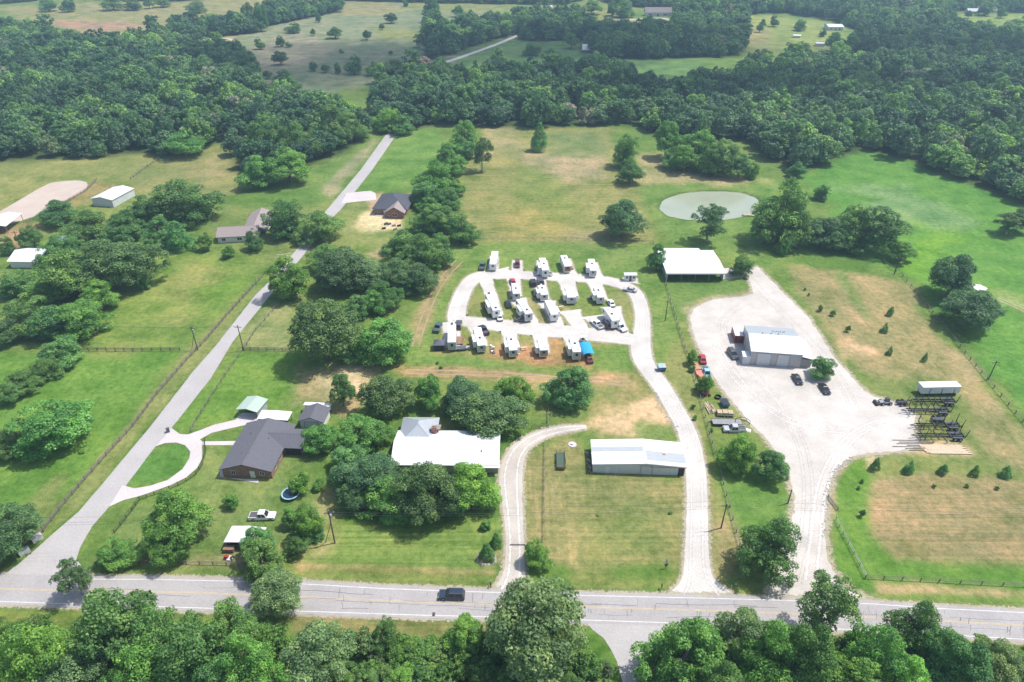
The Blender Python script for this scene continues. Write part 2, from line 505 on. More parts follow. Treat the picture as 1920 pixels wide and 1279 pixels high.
# photographed outline, colour, edge softness (m), strength, swath (across, along)
ZONES = [
 ([(-300, 20), (2300, 20), (2300, -80), (-300, -80)], YEL, 20, .5, (0, 0)),
 ([(0, 15), (260, 0), (640, -5), (640, 60), (440, 80), (90, 62)], DRY, 8, .8, (0, 0)),
 ([(100, 38), (230, 40), (290, 52), (180, 60), (110, 50)], (.36, .22, .17), 4, .8, (0, 0)),
 ([(440, 50), (620, 0), (930, -10), (930, 70), (840, 125), (690, 160), (480, 190)], GREY, 8, .85, (.4, 0)),
 ([(440, 100), (560, 60), (640, 90), (560, 125), (500, 150)], (.27, .24, .19), 10, .7, (0, 0)),
 ([(620, 5), (700, 2), (780, 18), (700, 30), (640, 28)], DRY, 8, .8, (0, 0)),
 ([(700, 50), (800, 60), (790, 75), (710, 72)], YEL, 6, .9, (0, 0)),
 ([(740, 0), (900, 0), (960, 20), (860, 25), (760, 18)], YEL, 5, .9, (0, 0)),
 ([(860, 90), (1000, 60), (1100, 100), (1320, 110), (1330, 170), (1190, 150), (860, 140)], (.11, .2, .07), 6, .9, (0, 0)),
 ([(1030, 15), (1150, 15), (1170, 45), (1130, 40)], YEL, 5, 1, (0, 0)),
 ([(1140, 35), (1270, 35), (1230, 55), (1180, 55)], DRY, 4, 1, (0, 0)),
 ([(1380, 25), (1450, 30), (1590, 45), (1580, 115), (1400, 120), (1385, 80)], (.22, .27, .09), 5, 1, (0, 0)),
 ([(1380, 40), (1450, 60), (1430, 90), (1385, 75)], DRY, 8, .8, (0, 0)),
 ([(1800, 27), (1960, 27), (1960, 65), (1800, 45)], (.20, .27, .08), 5, 1, (0, 0)),
 # left fields
 ([(-60, 305), (220, 285), (310, 290), (260, 345), (120, 335), (0, 395), (-60, 420)], YEL, 4, .95, (0, .3)),
 ([(300, 290), (440, 262), (470, 330), (440, 370), (300, 370), (250, 352)], (.20, .215, .09), 5, .9, (.3, 0)),
 ([(340, 315), (420, 290), (440, 320), (380, 345)], DRY, 8, .8, (0, 0)),
 ([(170, 340), (260, 350), (200, 372), (140, 385), (130, 372)], SOIL, 2, .55, (0, 0)),
 ([(-10, 430), (60, 412), (80, 440), (40, 470), (0, 470)], (.40, .24, .16), 3, .8, (0, 0)),
 ([(380, 390), (640, 380), (660, 460), (490, 500), (400, 455)], (.17, .21, .075), 5, .7, (0, 0)),
 ([(200, 475), (480, 475), (480, 530), (380, 650), (130, 655), (180, 560)], (.15, .225, .055), 4, .9, (.2, 0)),
 ([(300, 530), (360, 490), (430, 520), (330, 600)], (.26, .26, .10), 6, .6, (0, 0)),
 ([(380, 540), (440, 520), (470, 540), (400, 580)], LUSH, 6, .9, (0, 0)),
 ([(-80, 665), (340, 662), (240, 800), (100, 960), (-80, 1000)], (.115, .225, .045), 3, .95, (.2, .2)),
 ([(30, 960), (110, 900), (120, 950), (80, 1000)], YEL, 3, .8, (0, 0)),
 ([(345, 658), (385, 620), (480, 540), (500, 530), (410, 640), (140, 960), (90, 1000), (110, 960)], (.20, .23, .09), 1, .85, (0, 0)),
 ([(470, 590), (560, 560), (560, 660), (455, 655)], (.24, .26, .12), 4, .85, (0, 0)),
 ([(440, 660), (560, 662), (580, 700), (520, 770), (330, 812), (320, 800)], (.11, .215, .042), 3, .95, (0, .2)),
 ([(560, 690), (600, 690), (700, 685), (690, 720), (650, 780), (600, 760), (545, 765)], TAN, 3, .7, (0, 0)),
 ([(590, 690), (665, 675), (700, 690), (680, 745), (640, 735), (600, 720)], SAND, 2.5, .85, (0, 0)),
 ([(385, 840), (600, 830), (600, 1000), (520, 1060), (170, 1060), (220, 960), (330, 930)], (.165, .225, .08), 3, .8, (0, 0)),
 ([(230, 880), (340, 830), (355, 850), (330, 895), (250, 912)], (.085, .2, .045), 1.5, .9, (0, 0)),
 ([(370, 1040), (470, 1035), (480, 1060), (350, 1060)], TAN, 1.5, .7, (0, 0)),
 ([(240, 1040), (275, 1035), (285, 1058), (260, 1060)], TAN, 1, .6, (0, 0)),
 ([(740, 245), (820, 240), (840, 270), (780, 350), (660, 355), (700, 320)], (.12, .225, .055), 3, .95, (0, 0)),
 ([(560, 330), (690, 250), (720, 255), (610, 380), (560, 380)], (.125, .21, .06), 3, .8, (0, 0)),
 ([(600, 350), (700, 262), (712, 264), (620, 370)], (.30, .27, .19), 2, .7, (0, 0)),
 ([(640, 380), (760, 375), (770, 400), (730, 470), (640, 440)], (.2, .235, .09), 3, .8, (0, 0)),
 ([(670, 400), (700, 390), (755, 410), (750, 430), (700, 437), (665, 425)], (.62, .50, .33), 2, .95, (0, 0)),
 ([(690, 368), (715, 362), (712, 402), (690, 402)], (.50, .34, .25), 1.5, .9, (0, 0)),
 ([(755, 365), (785, 360), (780, 385), (762, 390)], SAND, 1.5, .9, (0, 0)),
 ([(690, 475), (720, 468), (722, 488), (700, 488)], (.42, .30, .22), 2, .8, (0, 0)),
 # the long plot
 ([(900, 238), (1145, 240), (1245, 460), (850, 455), (870, 330)], (.215, .225, .09), 3, .95, (.9, 0)),
 ([(905, 240), (960, 238), (985, 275), (900, 300)], (.30, .27, .15), 5, .7, (0, 0)),
 ([(960, 290), (1140, 290), (1130, 330), (1060, 350), (1000, 320)], (.34, .28, .19), 6, .75, (0, 0)),
 ([(1010, 250), (1120, 245), (1140, 290), (1040, 290)], (.14, .20, .085), 5, .7, (0, 0)),
 ([(980, 310), (1060, 330), (1100, 440), (960, 440)], (.17, .225, .065), 6, .7, (.4, 0)),
 ([(940, 400), (1010, 380), (1100, 440), (930, 445)], (.29, .25, .10), 6, .6, (.4, 0)),
 ([(1065, 430), (1140, 440), (1220, 480), (1160, 490), (1070, 470)], (.33, .27, .19), 5, .45, (0, 0)),
 ([(850, 455), (1240, 455), (1290, 690), (1215, 680), (1200, 520), (860, 515), (830, 620), (790, 690), (750, 690), (800, 520)], (.135, .22, .06), 3, .85, (.5, 0)),
 ([(830, 500), (862, 492), (820, 560), (790, 640), (770, 640), (790, 560)], (.28, .23, .13), 2, .75, (0, 0)),
 ([(830, 625), (1170, 645), (1180, 680), (1110, 690), (900, 672), (815, 665)], (.24, .23, .10), 2.5, .8, (0, 0)),
 ([(925, 660), (950, 650), (1110, 672), (1110, 690), (1000, 690), (900, 672)], RED, 2, .85, (0, 0)),
 ([(1022, 628), (1052, 628), (1062, 668), (1025, 672)], (.38, .235, .12), 1.2, .95, (0, 0)),
 ([(1115, 655), (1175, 645), (1200, 680), (1180, 690), (1110, 692)], (.10, .20, .045), 2, .85, (0, 0)),
 ([(780, 666), (900, 668), (1000, 684), (1040, 695), (1000, 700), (820, 690)], (.115, .22, .055), 2, .7, (0, 0)),
 ([(745, 690), (820, 688), (1000, 700), (1180, 708), (1185, 722), (1000, 718), (760, 702)], (.38, .26, .16), 2, .85, (1, 0)),
 ([(1010, 716), (1110, 730), (1100, 780), (1000, 790), (985, 770)], (.2, .235, .085), 3, .6, (0, 0)),
 ([(1110, 730), (1200, 700), (1270, 800), (1260, 815), (1060, 812), (1050, 790), (1110, 780)], (.30, .25, .13), 3, .8, (0, 0)),
 ([(1160, 760), (1245, 745), (1268, 800), (1180, 815), (1060, 808), (1080, 790)], (.50, .38, .25), 3, .8, (0, 0)),
 ([(1200, 795), (1262, 800), (1268, 822), (1200, 820)], (.12, .215, .055), 1.5, .8, (0, 0)),
 ([(1110, 730), (1160, 722), (1150, 745), (1105, 758)], (.14, .2, .06), 2.5, .6, (0, 0)),
 ([(985, 850), (1080, 815), (1110, 885), (1290, 892), (1286, 1060), (1000, 1068), (988, 960)], (.235, .225, .105), 2, .9, (.9, .35)),
 ([(1100, 975), (1230, 965), (1240, 1040), (1080, 1050)], (.14, .21, .06), 6, .55, (.4, 0)),
 ([(1000, 880), (1050, 870), (1080, 1060), (1010, 1060)], (.28, .25, .13), 3, .5, (0, .9)),
 ([(1020, 1075), (1290, 1085), (1270, 1108), (1100, 1106)], (.22, .235, .09), 2, .7, (.5, 0)),
 ([(600, 975), (940, 975), (950, 1070), (560, 1060)], (.155, .235, .065), 2.5, .95, (.9, 0)),
 ([(600, 905), (640, 900), (635, 980), (610, 1050), (560, 1040)], (.30, .29, .14), 2, .8, (0, 0)),
 ([(550, 1056), (930, 1070), (930, 1078), (560, 1068)], (.42, .28, .18), .8, .65, (0, 0)),
 ([(550, 1070), (930, 1080), (930, 1100), (560, 1088)], (.19, .225, .075), 1.5, .8, (.6, 0)),
 ([(895, 1040), (950, 1025), (955, 1060), (905, 1068)], (.36, .30, .2), 1.2, .75, (0, 0)),
 ([(780, 800), (835, 795), (835, 812), (780, 812)], YEL, 2, .8, (0, 0)),
 ([(1318, 640), (1290, 690), (1330, 860), (1405, 1080), (1330, 1085), (1328, 960), (1305, 830), (1240, 690), (1260, 640)], (.21, .225, .09), 1.5, .8, (0, 0)),
 ([(1350, 985), (1400, 990), (1405, 1075), (1340, 1078)], (.34, .26, .16), 2.5, .6, (0, 0)),
 ([(1135, 540), (1180, 548), (1192, 600), (1160, 612)], (.21, .22, .10), 2, .7, (0, 0)),
 ([(1050, 578), (1068, 575), (1085, 612), (1062, 610)], (.40, .34, .22), 1, .8, (0, 0)),
 ([(880, 545), (905, 560), (915, 590), (885, 592)], (.20, .215, .085), 1.5, .7, (0, 0)),
 ([(1020, 565), (1060, 560), (1110, 585), (1060, 580)], (.19, .20, .085), 1.5, .7, (0, 0)),
 ([(985, 560), (1010, 560), (1020, 600), (1005, 608)], (.34, .27, .17), 1, .6, (0, 0)),
 # right side
 ([(1195, 345), (1440, 330), (1520, 420), (1440, 510), (1250, 455)], (.135, .225, .06), 4, .9, (0, 0)),
 ([(1195, 290), (1240, 285), (1300, 322), (1440, 338), (1400, 350), (1280, 345), (1200, 350)], (.34, .29, .17), 4, .8, (0, 0)),
 ([(1490, 330), (1560, 300), (1640, 275), (1780, 325), (1960, 400), (1960, 830), (1700, 515), (1560, 460), (1560, 390)], (.095, .225, .045), 5, .98, (0, 0)),
 ([(1560, 345), (1700, 350), (1800, 395), (1830, 430), (1700, 440), (1620, 370)], (.17, .27, .13), 7, .7, (.7, 0)),
 ([(1690, 425), (1810, 440), (1740, 520), (1700, 520)], (.14, .29, .035), 8, .8, (0, 0)),
 ([(1860, 545), (1960, 570), (1960, 600), (1880, 575)], (.25, .30, .12), 4, .7, (0, 0)),
 ([(1480, 500), (1690, 522), (1930, 830), (1960, 880), (1960, 1100), (1640, 1100), (1560, 1000), (1600, 855), (1790, 850), (1600, 690)], (.175, .215, .075), 3, .9, (0, 0)),
 ([(1480, 508), (1560, 505), (1690, 525), (1915, 825), (1930, 880), (1850, 850), (1800, 720), (1610, 700), (1560, 640)], (.275, .235, .13), 3, .78, (.2, .5)),
 ([(1565, 512), (1580, 512), (1640, 600), (1620, 600)], (.13, .22, .06), 2.5, .85, (0, 0)),
 ([(1575, 640), (1590, 636), (1630, 655), (1600, 665), (1580, 690), (1570, 670)], (.56, .38, .25), 2.5, .9, (0, 0)),
 ([(1580, 575), (1600, 580), (1630, 605), (1600, 600)], (.52, .34, .22), 2, .8, (0, 0)),
 ([(1690, 525), (1705, 530), (1960, 880), (1930, 860)], (.38, .29, .18), 2, .6, (0, 0)),
 ([(1635, 905), (1740, 893), (1960, 903), (1960, 1058), (1680, 1048), (1640, 1020), (1625, 980)], (.265, .22, .125), 1.5, .9, (.8, 0)),
 ([(1552, 1000), (1570, 900), (1600, 862), (1630, 860), (1626, 1000), (1680, 1055), (1960, 1065), (1960, 1130), (1640, 1118), (1565, 1070)], (.105, .215, .040), 1.5, .97, (0, 0)),
 ([(1650, 1098), (1760, 1100), (1960, 1110), (1960, 1120), (1760, 1112), (1650, 1110)], (.48, .33, .22), 1.2, .7, (0, 0)),
 ([(1340, 880), (1480, 880), (1490, 960), (1470, 1010), (1390, 1000)], (.11, .22, .05), 2, .85, (0, 0)),
 ([(1250, 520), (1400, 525), (1410, 550), (1320, 562), (1290, 600), (1275, 600)], (.115, .2, .055), 2, .85, (0, 0)),
 ([(1285, 575), (1310, 560), (1360, 555), (1420, 545), (1425, 560), (1330, 575), (1300, 600)], (.42, .34, .24), 2, .6, (0, 0)),
 ([(1545, 915), (1556, 890), (1580, 862), (1590, 866), (1566, 900), (1558, 960), (1548, 1000)], (.38, .31, .22), 1, .8, (0, 0)),
 ([(1624, 845), (1640, 845), (1640, 882), (1626, 880)], SAND, .8, .8, (0, 0)),
 ([(1675, 826), (1820, 830), (1822, 852), (1680, 850)], (.52, .38, .26), 1.5, .7, (0, 0)),
 # south of the road
 ([(-200, 1138), (300, 1150), (300, 1185), (-200, 1175)], (.19, .225, .06), 1, .85, (.5, 0)),
 ([(550, 1158), (960, 1170), (960, 1200), (550, 1190)], (.24, .215, .10), 1.2, .9, (.6, 0)),
 ([(1105, 1180), (1150, 1225), (1170, 1300), (1130, 1300), (1100, 1220)], (.12, .22, .05), 1.2, .9, (0, 0)),
 ([(1240, 1190), (1215, 1240), (1205, 1300), (1260, 1300), (1290, 1195)], (.16, .20, .07), 1.2, .9, (0, 0)),
 ([(1780, 1198), (2100, 1215), (2100, 1240), (1780, 1220)], (.16, .22, .06), 1.2, .9, (0, 0)),
]
WOODS = {  # outline on the photograph of where the trunks stand
 'NW wood': [(-160, 60), (0, 55), (60, 60), (150, 82), (210, 90), (300, 80), (345, 90), (440, 95), (470, 125), (490, 165), (545, 195), (640, 205), (688, 235), (683, 262), (655, 285), (560, 320), (480, 335), (440, 320), (430, 262), (372, 280), (330, 290), (250, 290), (190, 296), (100, 300), (0, 304), (-160, 315)],
 'far hedges': [(268, 68), (345, 58), (480, 45), (500, 15), (640, -12), (640, 22), (560, 38), (500, 50), (478, 62), (345, 78)],
 'mid belt': [(697, 232), (700, 190), (712, 150), (790, 138), (870, 150), (960, 145), (1080, 140), (1185, 140), (1190, 165), (1235, 168), (1290, 165), (1325, 145), (1375, 165), (1385, 130), (1440, 128), (1560, 122), (1625, 128), (1640, 108), (1600, 100), (1580, 90), (1800, 60), (2110, 75), (2130, 420), (1960, 400), (1905, 375), (1775, 330), (1700, 300), (1620, 282), (1560, 300), (1500, 325), (1440, 300), (1400, 262), (1235, 262), (1205, 240), (1150, 232), (1040, 240), (905, 238), (860, 235), (790, 238), (730, 248)],
 'north wood': [(1265, 62), (1262, 20), (1140, 8), (1100, -10), (1380, -45), (1800, -45), (2200, -45), (2200, 25), (1890, 24), (1790, 20), (1780, 55), (1640, 70), (1570, 42), (1470, 25), (1400, 28), (1395, 95), (1360, 108), (1310, 108), (1300, 72)],
 'oak belt': [(968, 75), (965, 40), (1030, 30), (1060, 40), (1110, 52), (1150, 60), (1250, 62), (1305, 75), (1320, 108), (1200, 112), (1120, 108), (1085, 75), (1010, 78)],
 'road clump': [(800, 40), (850, 62), (900, 50), (960, 48), (965, 66), (905, 82), (850, 100), (818, 112), (800, 108)],
 'top row': [(620, -20), (760, -30), (1020, -30), (1130, -10), (1060, 10), (930, 8), (640, 2)],
 'top left': [(-100, -30), (300, -40), (620, -40), (560, -12), (320, 4), (100, -2), (-100, 20)],
 'south thicket': [(-220, 1195), (120, 1185), (300, 1190), (560, 1200), (700, 1215), (930, 1215), (1110, 1230), (1140, 1290), (1150, 1380), (-260, 1400)],
 'south east thicket': [(1215, 1290), (1240, 1240), (1280, 1200), (1500, 1205), (1700, 1215), (1880, 1225), (2140, 1235), (2200, 1400), (1205, 1400)],
}
nD, nX = 470, 620
tt = np.linspace(0, 1, nD)
Dg = 30 * (2100 / 30) ** tt
Hw = np.sqrt(Dg ** 2 + CAM_H ** 2) * 0.98
GX = np.linspace(-1, 1, nX)[None, :] * Hw[:, None]
GY = np.repeat(Dg[:, None], nX, 1)
x, y = GX.ravel(), GY.ravel()
big = fbm(x / 60, y / 60, 3, 5)
sml = fbm(x / 9, y / 9, 11, 4)
cov = np.empty((x.size, 3)); cov[:] = MID
cov = cov + ((big - 0.5) * 0.16)[:, None] * np.array((1.0, 0.55, 0.35))
jit = (sml - 0.5) * 2
sw = np.zeros((x.size, 2))
for poly, colr, soft, strength, swath in ZONES:
    wp = [(q.x, q.y) for q in W(poly)]
    xs, ys = [q[0] for q in wp], [q[1] for q in wp]
    pad = soft * 4 + 3
    idx = np.nonzero((x > min(xs) - pad) & (x < max(xs) + pad) & (y > min(ys) - pad) & (y < max(ys) + pad))[0]
    if idx.size == 0:
        continue
    d = sdist(x[idx], y[idx], wp) + jit[idx] * soft * 1.6
    k = np.clip(0.5 + d / (2 * soft), 0, 1); k = k * k * (3 - 2 * k) * strength
    vc = np.array(colr)[None, :] * (1 + (fbm(x[idx] / 14, y[idx] / 14, 31, 4) - 0.5)[:, None] * np.array((0.7, 0.4, 0.5)))
    cov[idx] = cov[idx] * (1 - k[:, None]) + vc * k[:, None]
    for c_ in (0, 1):
        sw[idx, c_] = sw[idx, c_] * (1 - k) + swath[c_] * k
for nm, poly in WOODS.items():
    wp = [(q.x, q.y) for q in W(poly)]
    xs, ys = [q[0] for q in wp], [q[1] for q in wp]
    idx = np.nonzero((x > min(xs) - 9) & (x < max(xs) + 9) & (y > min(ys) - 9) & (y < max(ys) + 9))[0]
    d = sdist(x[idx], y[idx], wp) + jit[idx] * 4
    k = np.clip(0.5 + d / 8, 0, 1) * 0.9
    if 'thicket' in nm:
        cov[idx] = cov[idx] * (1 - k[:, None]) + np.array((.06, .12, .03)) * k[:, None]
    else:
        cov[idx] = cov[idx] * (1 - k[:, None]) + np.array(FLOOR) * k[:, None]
gz = np.zeros(x.size)
wp = [(q.x, q.y) for q in W(POND)]
dp = sdist(x, y, wp)
gz -= 1.6 * np.clip((dp + 1.0) / 5, 0, 1)
k = (np.clip(1 - np.abs(dp - .3) / 2.4, 0, 1) * (0.55 + 0.7 * fbm(x / 3, y / 3, 77, 3)))[:, None].clip(0, 1)
cov = cov * (1 - k) + np.array((.075, .115, .035)) * k
cov = np.clip(cov, 0.01, 0.9)
gm = bpy.data.meshes.new('ground')
gm.vertices.add(x.size)
gm.vertices.foreach_set('co', np.column_stack([x, y, gz]).astype(np.float32).ravel())
I, J = np.meshgrid(np.arange(nD - 1), np.arange(nX - 1), indexing='ij')
a = (I * nX + J).ravel()
quads = np.column_stack([a, a + 1, a + nX + 1, a + nX]).astype(np.int32)
gm.loops.add(quads.size)
gm.loops.foreach_set('vertex_index', quads.ravel())
gm.polygons.add(len(quads))
gm.polygons.foreach_set('loop_start', np.arange(0, quads.size, 4, dtype=np.int32))
gm.update(calc_edges=True)
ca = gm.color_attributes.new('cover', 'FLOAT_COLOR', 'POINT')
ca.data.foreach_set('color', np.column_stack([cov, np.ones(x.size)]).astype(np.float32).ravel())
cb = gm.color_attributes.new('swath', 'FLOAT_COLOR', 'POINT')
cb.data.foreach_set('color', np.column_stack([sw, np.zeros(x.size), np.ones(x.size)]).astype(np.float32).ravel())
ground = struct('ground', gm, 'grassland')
del I, J, a, quads
far = MB()
far.poly([(-6000, -2000, -2.2), (6000, -2000, -2.2), (6000, 7000, -2.2), (-6000, 7000, -2.2)])
fm = far.mesh('terrain')
fa = fm.color_attributes.new('cover', 'FLOAT_COLOR', 'POINT')
for k_ in range(4):
    fa.data[k_].color = (0.08, 0.13, 0.05, 1)
struct('terrain', fm, 'grassland')

# ------------------------------------------------------------------ paved and gravelled surfaces
def refine(pts, step, amp, rnd, closed=True):
    out = []
    n = len(pts)
    for i in range(n if closed else n - 1):
        p, q = Vector(pts[i]), Vector(pts[(i + 1) % n])
        L_ = (q - p).length
        k = max(1, int(L_ / step))
        nn = Vector((-(q - p).y, (q - p).x, 0)).normalized()
        for j in range(k):
            s_ = p.lerp(q, j / k)
            if j or amp:
                s_ = s_ + nn * rnd.uniform(-amp, amp)
            out.append(s_)
    if not closed:
        out.append(Vector(pts[-1]))
    return out
def smooth_closed(pts, n=2):
    for _ in range(n):
        o = []
        for i in range(len(pts)):
            p, q = pts[i], pts[(i + 1) % len(pts)]
            o += [p.lerp(q, 0.25), p.lerp(q, 0.75)]
        pts = o
    return pts
rn = random.Random(3)
def area(name, px, mat, z, step=1.2, amp=0.0, smooth=0):
    pts = W(px)
    if smooth:
        pts = smooth_closed(pts, smooth)
    pts = refine(pts, step, amp, rn)
    for p in pts:
        p.z = z
    mb = MB().poly(pts)
    return struct(name, mb, mat)
def path_pts(px):
    """smooth centreline: px = (x, y, width m)"""
    c = [(P(a, b), w) for a, b, w in px]
    for _ in range(3):
        o = [c[0]]
        for i in range(len(c) - 1):
            (p, w), (q, v) = c[i], c[i + 1]
            o += [(p.lerp(q, .25), w * .75 + v * .25), (p.lerp(q, .75), w * .25 + v * .75)]
        o.append(c[-1])
        c = o
    return c
def ribbon_mb(mb, c, z, amp=0.0, step=1.0):
    L_, Rr = [], []
    for i in range(len(c)):
        p, w = c[i]
        t_ = (c[min(i + 1, len(c) - 1)][0] - c[max(i - 1, 0)][0])
        n = Vector((-t_.y, t_.x, 0)).normalized()
        L_.append(Vector((*(p + n * (w / 2 + rn.uniform(-amp, amp))).xy, z)))
        Rr.append(Vector((*(p - n * (w / 2 + rn.uniform(-amp, amp))).xy, z)))
    b = len(mb.v)
    for l, r in zip(L_, Rr):
        mb.v += [tuple(r), tuple(l)]
    for i in range(len(c) - 1):
        mb.f.append((b + 2 * i, b + 2 * i + 2, b + 2 * i + 3, b + 2 * i + 1))
    return mb
def densify(c, step=1.0):
    o = []
    for i in range(len(c) - 1):
        (p, w), (q, v) = c[i], c[i + 1]
        k = max(1, int((q - p).length / step))
        for j in range(k):
            o.append((p.lerp(q, j / k), w + (v - w) * j / k))
    o.append(c[-1])
    return o
RIBS = []
def ribbon(name, px, mat, z, amp=0.0, step=1.0):
    if 'far' not in name: RIBS.append((name, px, z))
    return struct(name, ribbon_mb(MB(), densify(path_pts(px), step), z, amp), mat)

road_top = [(-330, 1062), (0, 1076), (150, 1080), (300, 1081), (480, 1085), (600, 1091), (720, 1098), (860, 1103), (960, 1106), (1100, 1111), (1280, 1115), (1440, 1119), (1640, 1127), (1755, 1135), (1920, 1143), (2250, 1160)]
road_bot = [(2250, 1222), (1920, 1205), (1782, 1197), (1600, 1187), (1440, 1180), (1250, 1174), (1100, 1169), (960, 1164), (760, 1159), (585, 1153), (270, 1143), (170, 1140), (0, 1134), (-330, 1122)]
area('main_road', road_top + road_bot, 'old asphalt', 0.050, 2.0, 0.05)
area('side_street', [(147, 960), (190, 910), (282, 800), (362, 697), (412, 640), (415, 635), (480, 552), (512, 522), (560, 463), (610, 397), (675, 320), (722, 255), (735, 240), (748, 244), (737, 262), (697, 320), (640, 392), (622, 410), (572, 475), (500, 562), (480, 587), (437, 640), (395, 710), (320, 805), (292, 837), (235, 912), (210, 944), (172, 988), (150, 1027), (143, 1050), (175, 1085), (90, 1100), (-60, 1100), (-60, 1090), (0, 1084), (42, 1052), (95, 1005)], 'street asphalt', 0.038, 2.0, 0.05)
area('south_road', [(1098, 1166), (1112, 1182), (1132, 1197), (1147, 1220), (1157, 1240), (1167, 1279), (1190, 1400), (1200, 1480), (1245, 1480), (1212, 1400), (1199, 1279), (1202, 1255), (1212, 1225), (1224, 1203), (1246, 1182), (1270, 1172)], 'street asphalt', 0.042, 1.5, 0.05)
area('loop_drive', [(292, 837), (322, 803), (337, 814), (352, 815), (375, 807), (400, 797), (442, 787), (448, 778), (455, 774), (498, 776), (482, 792), (465, 796), (425, 805), (397, 812), (375, 824), (379, 828), (446, 827), (444, 835), (379, 835), (379, 860), (370, 877), (350, 895), (322, 910), (275, 927), (232, 938), (205, 950), (230, 910), (252, 916), (282, 911), (315, 900), (342, 880), (355, 860), (357, 847), (347, 835), (330, 830), (310, 831)], 'concrete', 0.046, 1.0)
area('short_driveway', [(650, 362), (694, 358), (704, 362), (706, 375), (672, 378), (640, 382)], 'concrete', 0.046, 1.0)
area('concrete_pad', [(1356, 503), (1393, 502), (1398, 521), (1356, 523)], 'concrete', 0.046, 1.0)
area('patio_slab', [(413, 885), (420, 870), (424, 880), (419, 896), (486, 900), (484, 906), (412, 894)], 'concrete', 0.046, 1.0)
area('gravel_yard', [(1395, 503), (1410, 505), (1420, 500), (1440, 520), (1477, 557), (1515, 595), (1545, 640), (1565, 672), (1590, 700), (1620, 732), (1640, 745), (1690, 758), (1716, 780), (1714, 810), (1728, 838), (1680, 847), (1627, 849), (1605, 854), (1580, 867), (1560, 890), (1552, 915), (1547, 960), (1546, 1010), (1552, 1052), (1566, 1076), (1595, 1110), (1650, 1130), (1440, 1122), (1452, 1085), (1470, 1040), (1482, 987), (1490, 955), (1490, 930), (1480, 890), (1458, 852), (1430, 815), (1400, 785), (1380, 760), (1352, 728), (1332, 695), (1318, 668), (1308, 645), (1298, 620), (1294, 595), (1302, 578), (1335, 562), (1385, 557), (1412, 552), (1409, 537)], 'yard gravel', 0.026, 0.9, 0.28)
area('riding_arena', [(-40, 432), (-10, 402), (20, 385), (87, 345), (112, 340), (150, 338), (166, 343), (160, 357), (130, 372), (82, 400), (45, 413), (20, 420)], 'arena sand', 0.026, 1.5, 0.1, 1)
struct('pond_water', MB().poly([Vector((p.x, p.y, -0.40)) for p in smooth_closed([P(a, b) + (P(a, b) - P(1330, 384)) * 0.01 for a, b in POND], 1)]), 'pond water')
ribbon('entrance_drive', [(1318, 1122, 15), (1315, 1108, 11), (1309, 1085, 5.6), (1306, 1040, 4.8), (1307, 990, 4.6), (1307, 930, 4.6), (1304, 865, 4.8), (1288, 805, 4.8), (1266, 768, 5.0), (1248, 735, 5.0), (1228, 708, 5.4), (1208, 682, 5.6), (1200, 655, 6.2), (1204, 625, 5.2), (1206, 590, 4.4), (1198, 560, 4.8), (1186, 542, 5.0), (1160, 531, 5.6), (1120, 523, 6), (1060, 520, 6), (1000, 517, 6), (940, 514, 6.6), (895, 517, 6.4), (876, 533, 5.4), (862, 562, 5.4), (855, 590, 6), (860, 606, 6)], 'gravel', 0.026, 0.10, 0.8)
ribbon('lower_drive', [(852, 596, 5), (880, 604, 6), (930, 609, 7), (1000, 617, 7.4), (1060, 622, 7.4), (1120, 628, 7), (1170, 634, 6.5), (1206, 640, 6)], 'gravel', 0.030, 0.10, 0.8)
ribbon('house_drive', [(958, 1112, 8), (963, 1085, 4.4), (966, 1040, 3.7), (965, 1000, 3.7), (961, 950, 4.4), (957, 900, 5.6), (960, 870, 5.2), (972, 843, 4.4), (995, 824, 3.6), (1025, 811, 3.2), (1062, 804, 2.8), (1100, 800, 1.2)], 'drive gravel', 0.030, 0.10, 0.8)
# a pad of gravel under each camper
PADS = [(924, 512, 927, 480, 3.6), (970, 514, 970, 488, 4), (1020, 516, 1016, 488, 4.2), (1070, 518, 1060, 485, 4.4), (1118, 521, 1110, 492, 4.4), (1180, 530, 1183, 520, 5),
        (908, 517, 934, 592, 4.0), (963, 518, 968, 556, 4.2), (970, 560, 1000, 607, 4.2), (1010, 520, 1020, 562, 4.2), (1024, 565, 1048, 614, 4.4), (1062, 524, 1072, 560, 5.2), (1114, 526, 1128, 562, 4.6), (1146, 575, 1168, 628, 4.6), (1112, 592, 1132, 622, 5.5), (1068, 582, 1094, 624, 5.2),
        (846, 604, 848, 652, 5.2), (893, 612, 903, 650, 4.0), (954, 616, 962, 664, 4.2), (1011, 622, 1019, 662, 4.2), (1070, 628, 1080, 664, 4.4), (935, 505, 950, 517, 6)]
for i, (a_, b_, c_, d_, w_) in enumerate(PADS):
    ribbon('gravel_pad', [(a_, b_, w_ * 1.5), ((a_ * 3 + c_) / 4, (b_ * 3 + d_) / 4, w_), ((a_ + c_) / 2, (b_ + d_) / 2, w_), (c_, d_, w_ * .9)], 'gravel', 0.010 + 0.0005 * i, 0.2, 0.7)
ribbon('far_road', [(832, 118, 5), (880, 102, 5), (935, 82, 5), (972, 66, 5)], 'concrete', 0.05)
ribbon('far_lane', [(1030, 32, 7), (1031, 10, 7), (1032, -15, 7)], 'concrete', 0.05)
ribbon('far_track', [(300, 75, 4), (370, 76, 4), (430, 70, 4), (448, 84, 4)], 'arena sand', 0.05)
ribbon('far_house_drive', [(1160, 38, 5), (1200, 36, 6), (1240, 33, 5), (1258, 38, 4)], 'concrete', 0.05)
